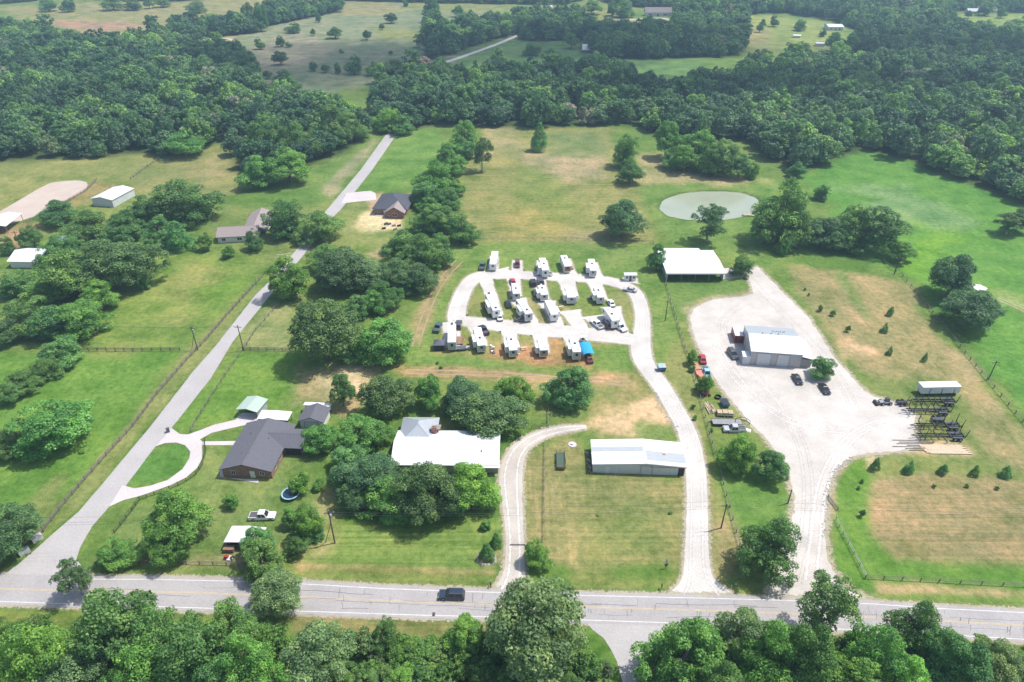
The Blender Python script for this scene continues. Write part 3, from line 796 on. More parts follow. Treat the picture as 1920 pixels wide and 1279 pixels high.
# painted lines, sealed cracks
def offset_line(name, px, w, mat, z):
    return struct(name, ribbon_mb(MB(), densify([(P(a, b), w) for a, b in px], 2), z), mat)
cl = [(-300, 1092), (60, 1106), (250, 1109), (350, 1111), (480, 1116), (570, 1120), (760, 1128), (960, 1134), (1115, 1139), (1360, 1146), (1600, 1156), (1920, 1173), (2200, 1188)]
offset_line('centre_line', [(a, b - 0.9) for a, b in cl], 0.13, 'yellow line', 0.056)
offset_line('centre_line', [(a, b + 0.9) for a, b in cl], 0.13, 'yellow line', 0.056)
offset_line('edge_line', [(a, b + 6) for a, b in road_top if not 100 > a > -400], 0.16, 'white line', 0.056)
offset_line('edge_line', [(a, b - 6) for a, b in road_bot[::-1]], 0.16, 'white line', 0.056)
cr = MB()
rc = random.Random(12)
def lane_pt(xx, k):          # k 0 top .. 1 bottom of the road
    ta = np.interp(xx, [p[0] for p in road_top], [p[1] for p in road_top])
    tb = np.interp(xx, [p[0] for p in road_bot[::-1]], [p[1] for p in road_bot[::-1]])
    return P(xx, ta * (1 - k) + tb * k)
def crack(pts, w=0.07):
    ribbon_mb(cr, [(p, w) for p in pts], 0.058)
for x0, x1, k in ((560, 700, .28), (560, 640, .52), (630, 790, .55), (640, 700, .78), (755, 960, .47), (800, 930, .58), (860, 960, .66), (960, 1130, .42), (1110, 1200, .36), (1120, 1190, .70), (1230, 1420, .30), (1250, 1350, .74), (1380, 1460, .33), (1610, 1760, .4), (1660, 1900, .62), (1780, 1920, .35), (190, 260, .4), (250, 360, .52), (380, 460, .3)):
    pts, xx, kk = [], x0, k
    while xx < x1:
        pts.append(lane_pt(xx, kk)); xx += rc.uniform(8, 16); kk += rc.uniform(-.018, .018)
    if len(pts) > 1:
        crack(pts, rc.uniform(.05, .10))
for _ in range(46):
    xx = rc.choice([rc.uniform(560, 960), rc.uniform(1100, 1440), rc.uniform(1600, 1920)])
    k0 = rc.choice([.15, .34, .5, .55]); k1 = k0 + rc.uniform(.12, .38)
    pts, kk, sx_ = [], k0, rc.uniform(-10, 10)
    while kk < min(k1, .93):
        pts.append(lane_pt(xx + sx_ * (kk - k0) + rc.uniform(-1, 1), kk)); kk += .06
    if len(pts) > 1:
        crack(pts, rc.uniform(.05, .12))
for a_ in (0, 1, 2):
    crack([lane_pt(812 + a_ * 1.6, .80), lane_pt(811 + a_ * 1.6, .93)], .25)
sc_ = put('road_crack', cr, 'crack filler'); sc_['kind'] = 'stuff'
def fringe(name, c, side, w_in, w_out, z, mat='gravel fringe', closed=False):
    """strip along a line c of points; side +1 grows to the left of travel"""
    n = len(c); v, e = [], []
    for i in range(n):
        a_ = c[(i - 1) % n] if closed or i else c[i]
        b_ = c[(i + 1) % n] if closed or i < n - 1 else c[i]
        t_ = (b_ - a_)
        nn = Vector((-t_.y, t_.x, 0)).normalized() * side
        for k, (d_, ev) in enumerate(((-w_in, 0.0), (w_out * .5, .5), (w_out, 1.0))):
            q = c[i] + nn * d_
            v.append((q.x, q.y, z)); e.append(ev)
    f = []
    for i in range(n if closed else n - 1):
        j = (i + 1) % n
        for k in (0, 1):
            q = (3 * i + k, 3 * j + k, 3 * j + k + 1, 3 * i + k + 1)
            f.append(q if side < 0 else q[::-1])
    me = bpy.data.meshes.new(name); me.from_pydata(v, [], f); me.update()
    at = me.attributes.new('edge', 'FLOAT', 'POINT'); at.data.foreach_set('value', np.array(e, np.float32))
    return struct(name, me, mat)
def side_lines(px):
    c = densify(path_pts(px), 1.2)
    Ls, Rs = [], []
    for i in range(len(c)):
        t_ = c[min(i + 1, len(c) - 1)][0] - c[max(i - 1, 0)][0]
        nn = Vector((-t_.y, t_.x, 0)).normalized() * c[i][1] / 2
        Ls.append(c[i][0] + nn); Rs.append(c[i][0] - nn)
    return c, Ls, Rs
for nm_, px_, z_ in RIBS:
    c_, Ls, Rs = side_lines(px_)
    wide = 1.5 if nm_ != 'gravel_pad' else 0.9
    fringe('gravel_edge', Ls, 1, .25, wide, .0060)
    fringe('gravel_edge', Rs, -1, .25, wide, .0072)
    if nm_ != 'gravel_pad':
        for s_ in (-.26, .26):
            tl = [p_ + (l_ - p_) * (2 * s_) for (p_, w_), l_ in zip(c_, Ls)]
            for sd_ in (1, -1):
                fringe('wheel_track', tl, sd_, 0, .55, z_ + .008 + .002 * sd_, 'wheel track')
for o_ in list(C.objects):
    if o_.name == 'gravel_yard':
        yp = [Vector(v_.co) for v_ in o_.data.vertices]
        ys = [yp[i] for i in range(0, len(yp), 2)]
        fringe('yard_edge', ys, 1 if sum((ys[(i + 1) % len(ys)].x - ys[i].x) * (ys[(i + 1) % len(ys)].y + ys[i].y) for i in range(len(ys))) > 0 else -1, .3, 2.4, .0084, closed=True)
for k_, (px_, mt_) in enumerate((([(1490, 1090), (1512, 1000), (1518, 900), (1500, 820), (1450, 740), (1400, 690), (1360, 640), (1350, 600), (1400, 565)], 'dark track'), ([(1520, 1090), (1530, 1000), (1540, 900), (1590, 820), (1650, 790), (1700, 790)], 'wheel track'),
        ([(1405, 520), (1440, 560), (1480, 600), (1530, 650), (1570, 700), (1600, 760)], 'dark track'), ([(1340, 640), (1370, 700), (1430, 760), (1500, 800), (1600, 810)], 'wheel track'))):
    c_ = [p_ for p_, _ in densify(path_pts([(a, b, 1) for a, b in px_]), 1.2)]
    for q_ in (-.95, .95):
        tl = []
        for i in range(len(c_)):
            t_ = c_[min(i + 1, len(c_) - 1)] - c_[max(i - 1, 0)]
            tl.append(c_[i] + Vector((-t_.y, t_.x, 0)).normalized() * q_)
        for sd_ in (1, -1):
            fringe('tyre_track', tl, sd_, 0, .7, .031 + .001 * k_ + .0004 * sd_, mt_)
for nm_, a_, b_, mt_ in (('road_shoulder', road_top, 1, 'gravel fringe'), ('road_shoulder', road_bot, 1, 'gravel fringe')):
    c_ = []
    w_ = W(a_)
    for i in range(len(w_) - 1):
        kk_ = max(1, int((w_[i + 1] - w_[i]).length / 2))
        c_ += [w_[i].lerp(w_[i + 1], j / kk_) for j in range(kk_)]
    fringe(nm_, c_, b_, 0, 1.2, .034, mt_)
struct('cattle_guard', ribbon_mb(MB(), densify([(P(956, 1022), .35), (P(985, 1022), .35)], 1), 0.05), 'black steel')
for tp_ in ([(1870, 560), (1900, 572), (1960, 600)], [(520, 480), (600, 470), (660, 465)]):
    c_ = [p_ for p_, _ in densify(path_pts([(a, b, 1) for a, b in tp_]), 1.5)]
    for q_ in (-.9, .9):
        tl = [c_[i] + Vector((-(c_[min(i + 1, len(c_) - 1)] - c_[max(i - 1, 0)]).y, (c_[min(i + 1, len(c_) - 1)] - c_[max(i - 1, 0)]).x, 0)).normalized() * q_ for i in range(len(c_))]
        for sd_ in (1, -1):
            fringe('worn_track', tl, sd_, 0, .6, .012 + .0005 * sd_, 'gravel fringe')
struct('field_track', ribbon_mb(MB(), densify(path_pts([(762, 693, .5), (900, 697, .5), (1050, 706, .5), (1180, 716, .5)]), 1.5), 0.012, 0.15), 'bare soil')
struct('field_track', ribbon_mb(MB(), densify(path_pts([(762, 700, .5), (900, 704, .5), (1050, 713, .5), (1180, 723, .5)]), 1.5), 0.012, 0.15), 'bare soil')
struct('field_track', ribbon_mb(MB(), densify(path_pts([(868, 490, .5), (838, 520, .5), (815, 560, .5), (800, 600, .5), (785, 650, .5)]), 1.5), 0.012, 0.15), 'bare soil')
struct('field_track', ribbon_mb(MB(), densify(path_pts([(855, 488, .5), (826, 520, .5), (803, 560, .5), (788, 600, .5), (773, 650, .5)]), 1.5), 0.012, 0.15), 'bare soil')
# ------------------------------------------------------------------ buildings
def frame_of(A, B, Cp, hz, along='front'):
    A, B, Cq = P(*A), P(*B), P(*Cp, hz)
    Cq.z = 0
    if along == 'front':
        u = (B - A).normalized(); v = Vector((-u.y, u.x, 0))
    else:
        v = (Cq - A).normalized(); u = Vector((v.y, -v.x, 0))
    return A, (B - A).dot(u), (Cq - A).dot(v), math.atan2(u.y, u.x)
def wall_quad(side, w, d, z0, z1, a, b):
    if side == 'front': return [(a, 0, z0), (b, 0, z0), (b, 0, z1), (a, 0, z1)]
    if side == 'back': return [(w - a, d, z0), (w - b, d, z0), (w - b, d, z1), (w - a, d, z1)]
    if side == 'left': return [(0, d - a, z0), (0, d - b, z0), (0, d - b, z1), (0, d - a, z1)]
    return [(w, a, z0), (w, b, z0), (w, b, z1), (w, a, z1)]
def opening(t, side, w, d, a, b, z0, z1, kind, mat=None):
    q = wall_quad(side, w, d, z0, z1, a, b)
    if kind == 'window':
        o = put('window', panel(MB(), q, off=0.02, t=0.02), 'window glass', t)
        fr = MB()
        bw = 0.08 / max(0.3, b - a); bh = 0.08 / max(0.3, z1 - z0)
        for uu, ww in (((0, 1), (0, bh)), ((0, 1), (1 - bh, 1)), ((0, bw), (bh, 1 - bh)), ((1 - bw, 1), (bh, 1 - bh)), ((.5 - bw / 2, .5 + bw / 2), (bh, 1 - bh))):
            panel(fr, q, off=0.045, u=uu, w=ww, t=0.03)
        put('frame', fr, 'off white', o)
    elif kind == 'door':
        o = put('door', panel(MB(), q, off=0.03, t=0.03), mat or 'off white', t)
        put('handle', panel(MB(), q, off=0.065, u=(.82, .9), w=(.45, .5), t=0.03), 'steel', o)
    elif kind == 'overhead':
        o = put('overhead_door', panel(MB(), q, off=0.012, t=0.015), mat or 'dull metal roof', t)
        n = 5
        for k in range(n):
            put('door_panel', panel(MB(), q, off=0.03, u=(.01, .99), w=((k + .06) / n, (k + .96) / n), t=0.03), mat or 'pale siding', o)
        tr = MB()
        fw = 0.12 / (b - a)
        panel(tr, q, off=0.06, u=(-fw, 0), w=(0, 1), t=0.05); panel(tr, q, off=0.06, u=(1, 1 + fw), w=(0, 1), t=0.05)
        panel(tr, q, off=0.06, u=(-fw, 1 + fw), w=(1, 1 + .12 / (z1 - z0)), t=0.05)
        put('frame', tr, 'steel', o)
    elif kind == 'dark':
        put('opening', panel(MB(), q, off=0.02, t=0.02), 'dark interior', t)  # flat dark plate painted as the shaded inside, no hole in the wall
    return None
def roof_profile(span, wh, rise, rf, over):
    """(s, z) of eave, ridge, eave"""
    r = span * rf
    sl0, sl1 = rise / r, rise / (span - r)
    return [(-over, wh - sl0 * over), (r, wh + rise), (span + over, wh - sl1 * over)]
def gable(name, label, A, B, Cp, wh, rise, ridge='x', roof='white metal roof', wall='pale siding', over=0.4, rf=0.5,
          along='front', cat='building', opens=(), panels=1, mats=None, body=True, z0=0.0, t=None, solid=True, depth=None, cap=True):
    A, w, d, rz = frame_of(A, B, Cp, wh, along)
    if depth: d = depth
    if t is None:
        t = thing(name, label, cat, A, rz)
        ox = Vector((0, 0, 0))
    g = 0.03                                           # walls stop just short of the roof underside
    span = d if ridge == 'x' else w
    prof = roof_profile(span, wh, rise, rf, over)
    if body:
        pr = [(0, z0), (span, z0), (span, wh - g), (span * rf, wh + rise - g), (0, wh - g)]
        mb = MB()
        if ridge == 'x':
            mb.prism([(s, z) for s, z in pr], 0, w)
            mb.v = [(yy, s, z) for s, yy, z in mb.v]
            mb.f = [tuple(reversed(f)) for f in mb.f]
        else:
            mb.prism(pr, 0, d)
        put('wall', mb, wall, t)
    th = 0.14
    L_ = (w if ridge == 'x' else d)
    for k in (0, 1):
        (s0, h0), (s1, h1) = prof[k], prof[k + 1]
        for i in range(panels):
            a_, b_ = -over + (L_ + 2 * over) * i / panels, -over + (L_ + 2 * over) * (i + 1) / panels
            dz = 0.0 if i % 2 == 0 else 0.012
            if panels > 1: b_ -= 0.03
            e0, e1 = (s0, h0), (s1 - (0.02 if k == 0 else 0), h1)
            if k == 1: e0 = (s0 + 0.02, h0)
            if ridge == 'x':
                q = [(a_, e0[0], e0[1] + dz), (b_, e0[0], e0[1] + dz), (b_, e1[0], e1[1] + dz), (a_, e1[0], e1[1] + dz)]
            else:
                q = [(e0[0], b_, e0[1] + dz), (e0[0], a_, e0[1] + dz), (e1[0], a_, e1[1] + dz), (e1[0], b_, e1[1] + dz)]
            mt = mats(k, i) if mats else roof
            put('roof' if panels == 1 else 'roof_panel', MB().slab(q, th), mt, t)
    if cap:
        (s1, h1) = prof[1]
        c = MB()
        sl = [(prof[1][1] - prof[0][1]) / (s1 - prof[0][0]), (prof[1][1] - prof[2][1]) / (prof[2][0] - s1)]
        for sg, m_ in ((-1, sl[0]), (1, sl[1])):
            p0, p1 = (s1, h1 + th + .03), (s1 + sg * .25, h1 + th + .03 - m_ * .25)
            if ridge == 'x':
                q = [(-over, p0[0], p0[1]), (w + over, p0[0], p0[1]), (w + over, p1[0], p1[1]), (-over, p1[0], p1[1])]
            else:
                q = [(p0[0], -over, p0[1]), (p0[0], d + over, p0[1]), (p1[0], d + over, p1[1]), (p1[0], -over, p1[1])]
            c.slab(q if (sg == -1) != (ridge == 'x') else q[::-1], 0.025)
        put('ridge_cap', c, roof, t)
    for o in opens:
        side, a_, b_, zz0, zz1, kind = o[:6]
        opening(t, side, w, d, a_ * (w if side in ('front', 'back') else d), b_ * (w if side in ('front', 'back') else d), zz0, zz1, kind, o[6] if len(o) > 6 else None)
    return t, w, d
def hip(t, w, d, x0, y0, wh, rise, over, roof, wall, walls=True):
    """hipped block in the local frame of t"""
    a, b = (x0 - over, y0 - over), (x0 + w + over, y0 + d + over)
    s = min(w, d) / 2 + over
    zc = wh + rise
    z_e = wh - 0.05
    if w >= d:
        r0, r1 = (a[0] + s, (a[1] + b[1]) / 2, zc), (b[0] - s, (a[1] + b[1]) / 2, zc)
        F = [[(a[0], a[1], z_e), (b[0], a[1], z_e), r1, r0], [(b[0], a[1], z_e), (b[0], b[1], z_e), r1], [(b[0], b[1], z_e), (a[0], b[1], z_e), r0, r1], [(a[0], b[1], z_e), (a[0], a[1], z_e), r0]]
    else:
        r0, r1 = ((a[0] + b[0]) / 2, a[1] + s, zc), ((a[0] + b[0]) / 2, b[1] - s, zc)
        F = [[(a[0], a[1], z_e), (b[0], a[1], z_e), r0], [(b[0], a[1], z_e), (b[0], b[1], z_e), r1, r0], [(b[0], b[1], z_e), (a[0], b[1], z_e), r1], [(a[0], b[1], z_e), (a[0], a[1], z_e), r0, r1]]
    for q in F:
        put('roof', MB().slab(q, 0.12), roof, t)
    if walls:
        put('wall', MB().box(x0, x0 + w, y0, y0 + d, 0, wh - .06), wall, t)
# 1 barn beside the entrance drive
def barn_m(k, i):
    return ['white metal roof cross', 'pale metal panel', 'white metal roof cross', 'dull metal roof', 'pale metal panel', 'white metal roof cross'][(i + k * 3) % 6] if k == 0 else ['pale metal panel', 'dull metal roof', 'dull metal roof', 'pale metal panel', 'white metal roof cross', 'white metal roof cross'][i % 6]
bt, bw_, bd_ = gable('metal_barn', 'long low white metal barn with patched roof panels beside the gravel drive', (1111, 886), (1283, 892), (1112, 826), 2.7, 0.75, 'y', 'white metal roof cross', 'pale siding', 0.25, 0.57, cat='barn',
      opens=(('front', .52, .64, 0, 2.6, 'overhead'), ('front', .925, .99, 0, 2.3, 'dark'), ('front', .14, .18, 0.0, 2.0, 'door')), panels=6, mats=barn_m)
put('roof_stain', MB().slab([(bw_ * .60, bd_ * .46, 3.46), (bw_ * .60, bd_ * .40, 3.46), (bw_ * .8, bd_ * .40, 3.17), (bw_ * .8, bd_ * .46, 3.17)], .03), 'rust', bt)
put('gutter', MB().box(bw_ * .62, bw_ + .2, -.34, -.26, 2.62, 2.72), 'rust', bt)
# 2 ranch house under the oaks
t, w, d = gable('ranch_house', 'white metal roofed ranch house half hidden by large oaks', (737, 886), (934, 887), (737, 809), 2.7, 1.7, 'x', 'white metal roof', 'dim wall', 0.35, cat='house',
      opens=(('right', .2, .35, 1, 2.1, 'window'), ('left', .3, .45, 1, 2.1, 'window')), body=True)
LW = w
put('porch_roof', MB().slab([(w - 6.9, -.9, 2.40), (w + .5, -.9, 2.40), (w + .5, .2, 2.62), (w - 6.9, .2, 2.62)], .08), 'white metal roof', t)
hip(t, 8.2, 9.5, 0.8, d - 4.5, 2.7, 2.7, .5, 'grey metal roof', 'off white')
ch = put('chimney', MB().box(8.3, 9.5, d - 1.5, d - .6, 2.5, 5.1), 'brick wall', t)
put('flue', MB().tube((8.9, d - 1, 5.1), (8.9, d - 1, 5.45), .2), 'steel', ch)
put('porch_roof', MB().slab([(7.7, d - .9, 4.1), (10.3, d - .9, 4.1), (10.3, d + 2.2, 3.0), (7.7, d + 2.2, 3.0)], .1), 'taupe shingles', t)
put('roof_vent', MB().tube((w * .84, d * .28, 3.6), (w * .84, d * .28, 4.2), .14), 'vent plastic', t)
# 3 grey brick house by the loop drive
t, w, d = gable('brick_house', 'long brick house with dark grey shingle roof beside the curved drive', (420, 893.5), (510, 899.5), (465, 795), 2.6, 1.7, 'y', 'grey shingles', 'brick wall', 0.5, 0.46, along='side', cat='house',
      opens=(('front', .18, .27, .9, 2.1, 'window'), ('front', .56, .66, 0.02, 2.1, 'door'), ('front', .76, .86, .9, 2.1, 'window'), ('left', .1, .16, .9, 2.1, 'window'), ('left', .3, .36, .9, 2.1, 'window'), ('left', .5, .55, 0, 2.1, 'door'), ('left', .75, .8, .9, 2.1, 'window'),
             ('right', .12, .2, .9, 2.1, 'window'), ('right', .32, .4, .9, 2.1, 'window')))
wl_ = 4.6
put('wall', MB().box(w + .001, w + wl_, d * .52, d * .52 + 6, 0, 2.5), 'brick wall', t)
q0 = d * .52
put('roof', MB().slab([(w * .5, q0 - .6, 2.5), (w + wl_ + .5, q0 - .6, 2.5), (w + wl_ + .5, q0 + 3, 3.9), (w * .5, q0 + 3, 3.9)], .12), 'grey shingles', t)
put('roof', MB().slab([(w * .5, q0 + 3.02, 3.9), (w + wl_ + .5, q0 + 3.02, 3.9), (w + wl_ + .5, q0 + 6.6, 2.5), (w * .5, q0 + 6.6, 2.5)], .12), 'grey shingles', t)
put('porch', MB().box(w + .4, w + wl_ - .3, q0 - .08, q0 - .02, 0, 2.3), 'dark interior', t)  # thin dark sheet on the wall stands for the shade of a porch recess
for sx_, sy_ in ((.3, .25), (.68, .6), (.25, .7)):
    put('roof_vent', MB().tube((w * sx_, d * sy_, 3.2), (w * sx_, d * sy_, 4.05), .09), 'vent plastic', t)
# 4 carport, patio cover, garage
def canopy(name, label, cat, A, B, Cp, wh, rise, roof, along='front', nposts=3, back=None, ridge='y', over=.3, flat=False, wallmat='dull metal roof'):
    t, w, d = gable(name, label, A, B, Cp, wh, rise, ridge, roof, 'off white', over, along=along, cat=cat, body=False)
    for i in range(nposts):
        for yy in (0.1, d - .1):
            xx = .1 + (w - .2) * i / (nposts - 1)
            put('post', MB().box(xx - .08, xx + .08, yy - .08, yy + .08, 0, wh + (rise * (1 - abs(2 * xx / w - 1)) if ridge == 'y' else 0) - .02), 'steel', t)
    for bk in back or ():
        if bk == 'back': put('wall', MB().box(.2, w - .2, d - .06, d, 0, wh), wallmat, t)
        if bk == 'left': put('wall', MB().box(.01, .07, .2, d - .2, 0, wh), wallmat, t)
        if bk == 'right': put('wall', MB().box(w - .07, w - .01, .2, d - .2, 0, wh), wallmat, t)
    return t, w, d
canopy('carport', 'pale green metal carport at the end of the loop drive', 'carport', (449, 780), (486, 783), (465, 745), 2.3, .6, 'green metal roof', 'side', 2, ('back', 'right'))
canopy('patio_cover', 'flat white patio cover behind the grey roofed brick house', 'patio cover', (488, 799), (541, 802), (497, 771), 2.5, .12, 'white metal roof cross', 'front', 3)
gable('garage', 'small dark grey shingled garage next to the brick house', (565, 803), (612, 796), (575, 764), 2.6, 1.2, 'y', 'grey shingles', 'off white', .4, along='side', cat='garage', opens=(('front', .2, .8, 0, 2.2, 'overhead'), ('left', .4, .6, .9, 2, 'window')))
canopy('lean_to', 'white lean-to roof on the back of the grey garage', 'lean-to', (574, 772), (620, 775), (577, 756), 2.3, .15, 'white metal roof cross', 'front', 2)
# 5 shed near the road with crates
canopy('open_shed', 'small white roofed open shed near the road behind trees', 'shed', (426, 1029), (488, 1032), (432, 988), 2.1, .25, 'white metal roof cross', 'front', 3, ('back', 'left'), over=.2, wallmat='weathered wood')
# 6 new house
t, w, d = gable('new_house', 'new brick house with charcoal hip roof on bare sandy ground', (703, 402), (762, 404), (722, 365), 2.7, 0.5, 'x', 'dark shingles', 'brick wall', .1, cat='house', cap=False,
      opens=(('front', .1, .2, .8, 2.1, 'window'), ('front', .28, .34, 0, 2.1, 'door')))
hip(t, w + .2, d + .2, -.1, -.1, 2.75, 3.6, .7, 'dark shingles', 'brick wall', walls=False)
put('wall', MB().prism([(w * .42, 0), (w * .98, 0), (w * .98, 2.7), (w * .70, 4.9), (w * .42, 2.7)], -3.6, .3), 'brick wall', t)
for a_, b_, c_, e_ in ((w * .38, 2.4, w * .70, 4.95), (w * .70, 4.95, w * 1.02, 2.4)):
    put('roof', MB().slab([(a_, -4.0, b_), (c_, -4.0, e_), (c_, d * .5, e_), (a_, d * .5, b_)], .12), 'taupe shingles' , t)
opening(t, 'front', w, d, w * .62, w * .78, .9, 2.1, 'window')
t.children[-1].location = (0, -3.6, 0)
put('porch', MB().box(w * .05, w * .38, -2.2, -.02, 0.0, .18), 'concrete', t)
# 7 taupe roofed house on the street
t, w, d = gable('taupe_house', 'single storey house with taupe shingle roof west of the street', (410, 456), (482, 452), (438, 425), 2.7, 1.9, 'x', 'taupe shingles', 'off white', .5, cat='house',
      opens=(('front', .1, .2, .8, 2, 'window'), ('front', .32, .38, 0, 2.1, 'door'), ('front', .5, .62, .8, 2, 'window')))
put('wall', MB().box(w * .62, w + 3, d, d + 14, 0, 2.6), 'off white', t)
for s_ in (0, 1):
    x0_, x1_ = (w * .62 - .5, w * .81 + 1.5) if s_ == 0 else (w * .81 + 1.5, w + 3.5)
    z0_, z1_ = (2.45, 4.6) if s_ == 0 else (4.6, 2.45)
    put('roof', MB().slab([(x0_, d * .5, z0_), (x1_, d * .5, z1_), (x1_, d + 14.5, z1_), (x0_, d + 14.5, z0_)], .12), 'taupe shingles', t)
# 8 west side farm buildings
gable('long_barn', 'long bright white metal barn behind the tree clump, beside the riding arena', (176, 386), (205, 394), (213, 351), 3.4, 1.0, 'y', 'white metal roof cross', 'pale siding', .3, along='side', cat='barn')
canopy('arena_shelter', 'white roofed open shelter at the near end of the riding arena', 'shelter', (-30, 440), (12, 441), (-5, 403), 3.2, .9, 'white metal roof cross', 'side', 2, ('left',))
gable('farmhouse', 'white roofed farmhouse partly covered by tree crowns', (22, 502), (78, 503), (45, 466), 2.8, 1.8, 'x', 'white metal roof', 'off white', .5, cat='house')
gable('small_outbuilding', 'small white roofed outbuilding in a gap among the trees', (106, 462), (130, 462), (110, 443), 2.5, .9, 'x', 'white metal roof', 'off white', .3, cat='shed')
# 9 pavilion
t, w, d = canopy('pavilion', 'large open fronted pavilion with wide white metal roof near the pond', 'pavilion', (1250, 527), (1355, 527), (1252, 471), 3.3, .5, 'white metal roof', 'front', 5, ('back', 'left'), ridge='x', over=.6, wallmat='pale siding')
put('rear_roof', MB().slab([(2.0, d + .3, 3.05), (w - 4, d + .3, 3.05), (w - 4, d + 3.6, 2.75), (2.0, d + 3.6, 2.75)], .1), 'white metal roof', t)
put('fascia', MB().box(-.6, w + .6, -.75, -.62, 2.95, 3.3), 'pale siding', t)
put('wall', MB().box(w - .1, w - .02, 0.2, d * .2, 0, 3.0), 'off white', t)
# 10 workshop in the gravel yard
t, w, d = gable('steel_workshop', 'grey steel workshop with two overhead doors in the gravel yard', (1404, 683), (1499, 690), (1394, 611), 4.6, 1.5, 'x', 'white metal roof', 'steel siding', .2, cat='workshop',
      opens=(('front', .13, .40, 0, 4.0, 'overhead'), ('front', .53, .76, 0, 4.0, 'overhead'), ('left', .3, .36, 0, 2.1, 'door')),
      mats=lambda k, i: 'white metal roof' if k == 0 else 'grey metal roof')
put('lean_to_wall', MB().box(w + .01, w + 3.1, .6, d - 3.5, 0, 2.7), 'steel siding', t)
put('lean_to_roof', MB().slab([(w + .03, .3, 3.6), (w + 3.5, .3, 2.85), (w + 3.5, d - 3.2, 2.85), (w + .03, d - 3.2, 3.6)], .1), 'white metal roof cross', t)
put('annex', MB().box(-2.0, -.01, -.3, 2.2, 0, 2.7), 'pale siding', t)
put('annex_roof', MB().slab([(-2.2, -.5, 2.72), (.0, -.5, 2.72), (.0, 2.4, 2.85), (-2.2, 2.4, 2.85)], .08), 'white metal roof', t)
for x_ in (.28, .45, .6):
    put('roof_vent', MB().tube((w * x_, d * .55, 5.8), (w * x_, d * .55, 6.5), .18), 'steel', t)
for k in range(7):
    put('ridge_vent', MB().tube((w * .50 + k * .55, d * (.80 - .03 * (k % 3)), 5.1), (w * .53 + k * .55, d * (.72 - .02 * (k % 2)), 5.75), .10, n=5), 'vent plastic', t)
A_, w_, d_, rz_ = frame_of((1376, 643), (1392, 644), (1373, 611), 2.6, 'side')
t = thing('shipping_container', 'dark red shipping container with white top beside the workshop', 'container', A_, rz_)
put('body', MB().box(0, w_, 0, d_, .15, 2.6), 'red corrugated', t)
put('roof', MB().slab([(-.03, -.03, 2.61), (w_ + .03, -.03, 2.61), (w_ + .03, d_ + .03, 2.61), (-.03, d_ + .03, 2.61)], .05), 'white metal roof', t)
for k in (0, 1):
    dd = put('door', MB().box(w_ * (.03 + .48 * k), w_ * (.49 + .48 * k), -.05, -.01, .2, 2.5), 'red corrugated', t)
    put('handle', MB().tube((w_ * (.4 + .2 * k), -.09, .4), (w_ * (.4 + .2 * k), -.09, 2.3), .03), 'steel', dd)
A_, w_, d_, rz_ = frame_of((1725, 743.5), (1796, 742), (1716, 718), 3.0, 'front')
d_ = 2.6
t = thing('box_trailer', 'long white box trailer parked behind the row of log trailers', 'trailer', A_, rz_)
put('body', MB().box(0, w_, 0, d_, .9, 3.0), 'off white', t)
put('roof', MB().box(-.02, w_ + .02, -.02, d_ + .02, 3.0, 3.08), 'white paint', t)
for k in range(12):
    put('side_post', MB().box(w_ * (k + .5) / 12 - .04, w_ * (k + .5) / 12 + .04, -.04, -.005, 1.0, 2.95), 'white paint', t)
put('chassis', MB().box(.4, w_ - .2, .4, d_ - .4, .6, .9), 'black steel', t)
put('landing_gear', MB().box(w_ * .2, w_ * .22, .3, d_ - .3, 0, .6), 'black steel', t)
for xx in (w_ - 1.2, w_ - 2.4):
    for yy in (.15, d_ - .15):
        put('wheel', MB().tube((xx, yy - .15, .5), (xx, yy + .15, .5), .5, n=14), 'tyre rubber', t)
canopy('small_shelter', 'small white shelter behind the two dark oaks in the east field', 'shelter', (1812, 552), (1836, 560), (1815, 530), 2.4, .4, 'white metal roof', 'front', 2)
# 11 office kiosk of the park
t, w, d = gable('park_kiosk', 'little white roofed kiosk at the east end of the park', (1171, 527), (1192, 527), (1172, 512), 2.4, .2, 'x', 'white metal roof', 'off white', .3, cat='kiosk',
      opens=(('front', .08, .3, .9, 2, 'window'), ('front', .4, .6, 0, 2, 'door', 'vent plastic'), ('front', .7, .92, .9, 2, 'window')))
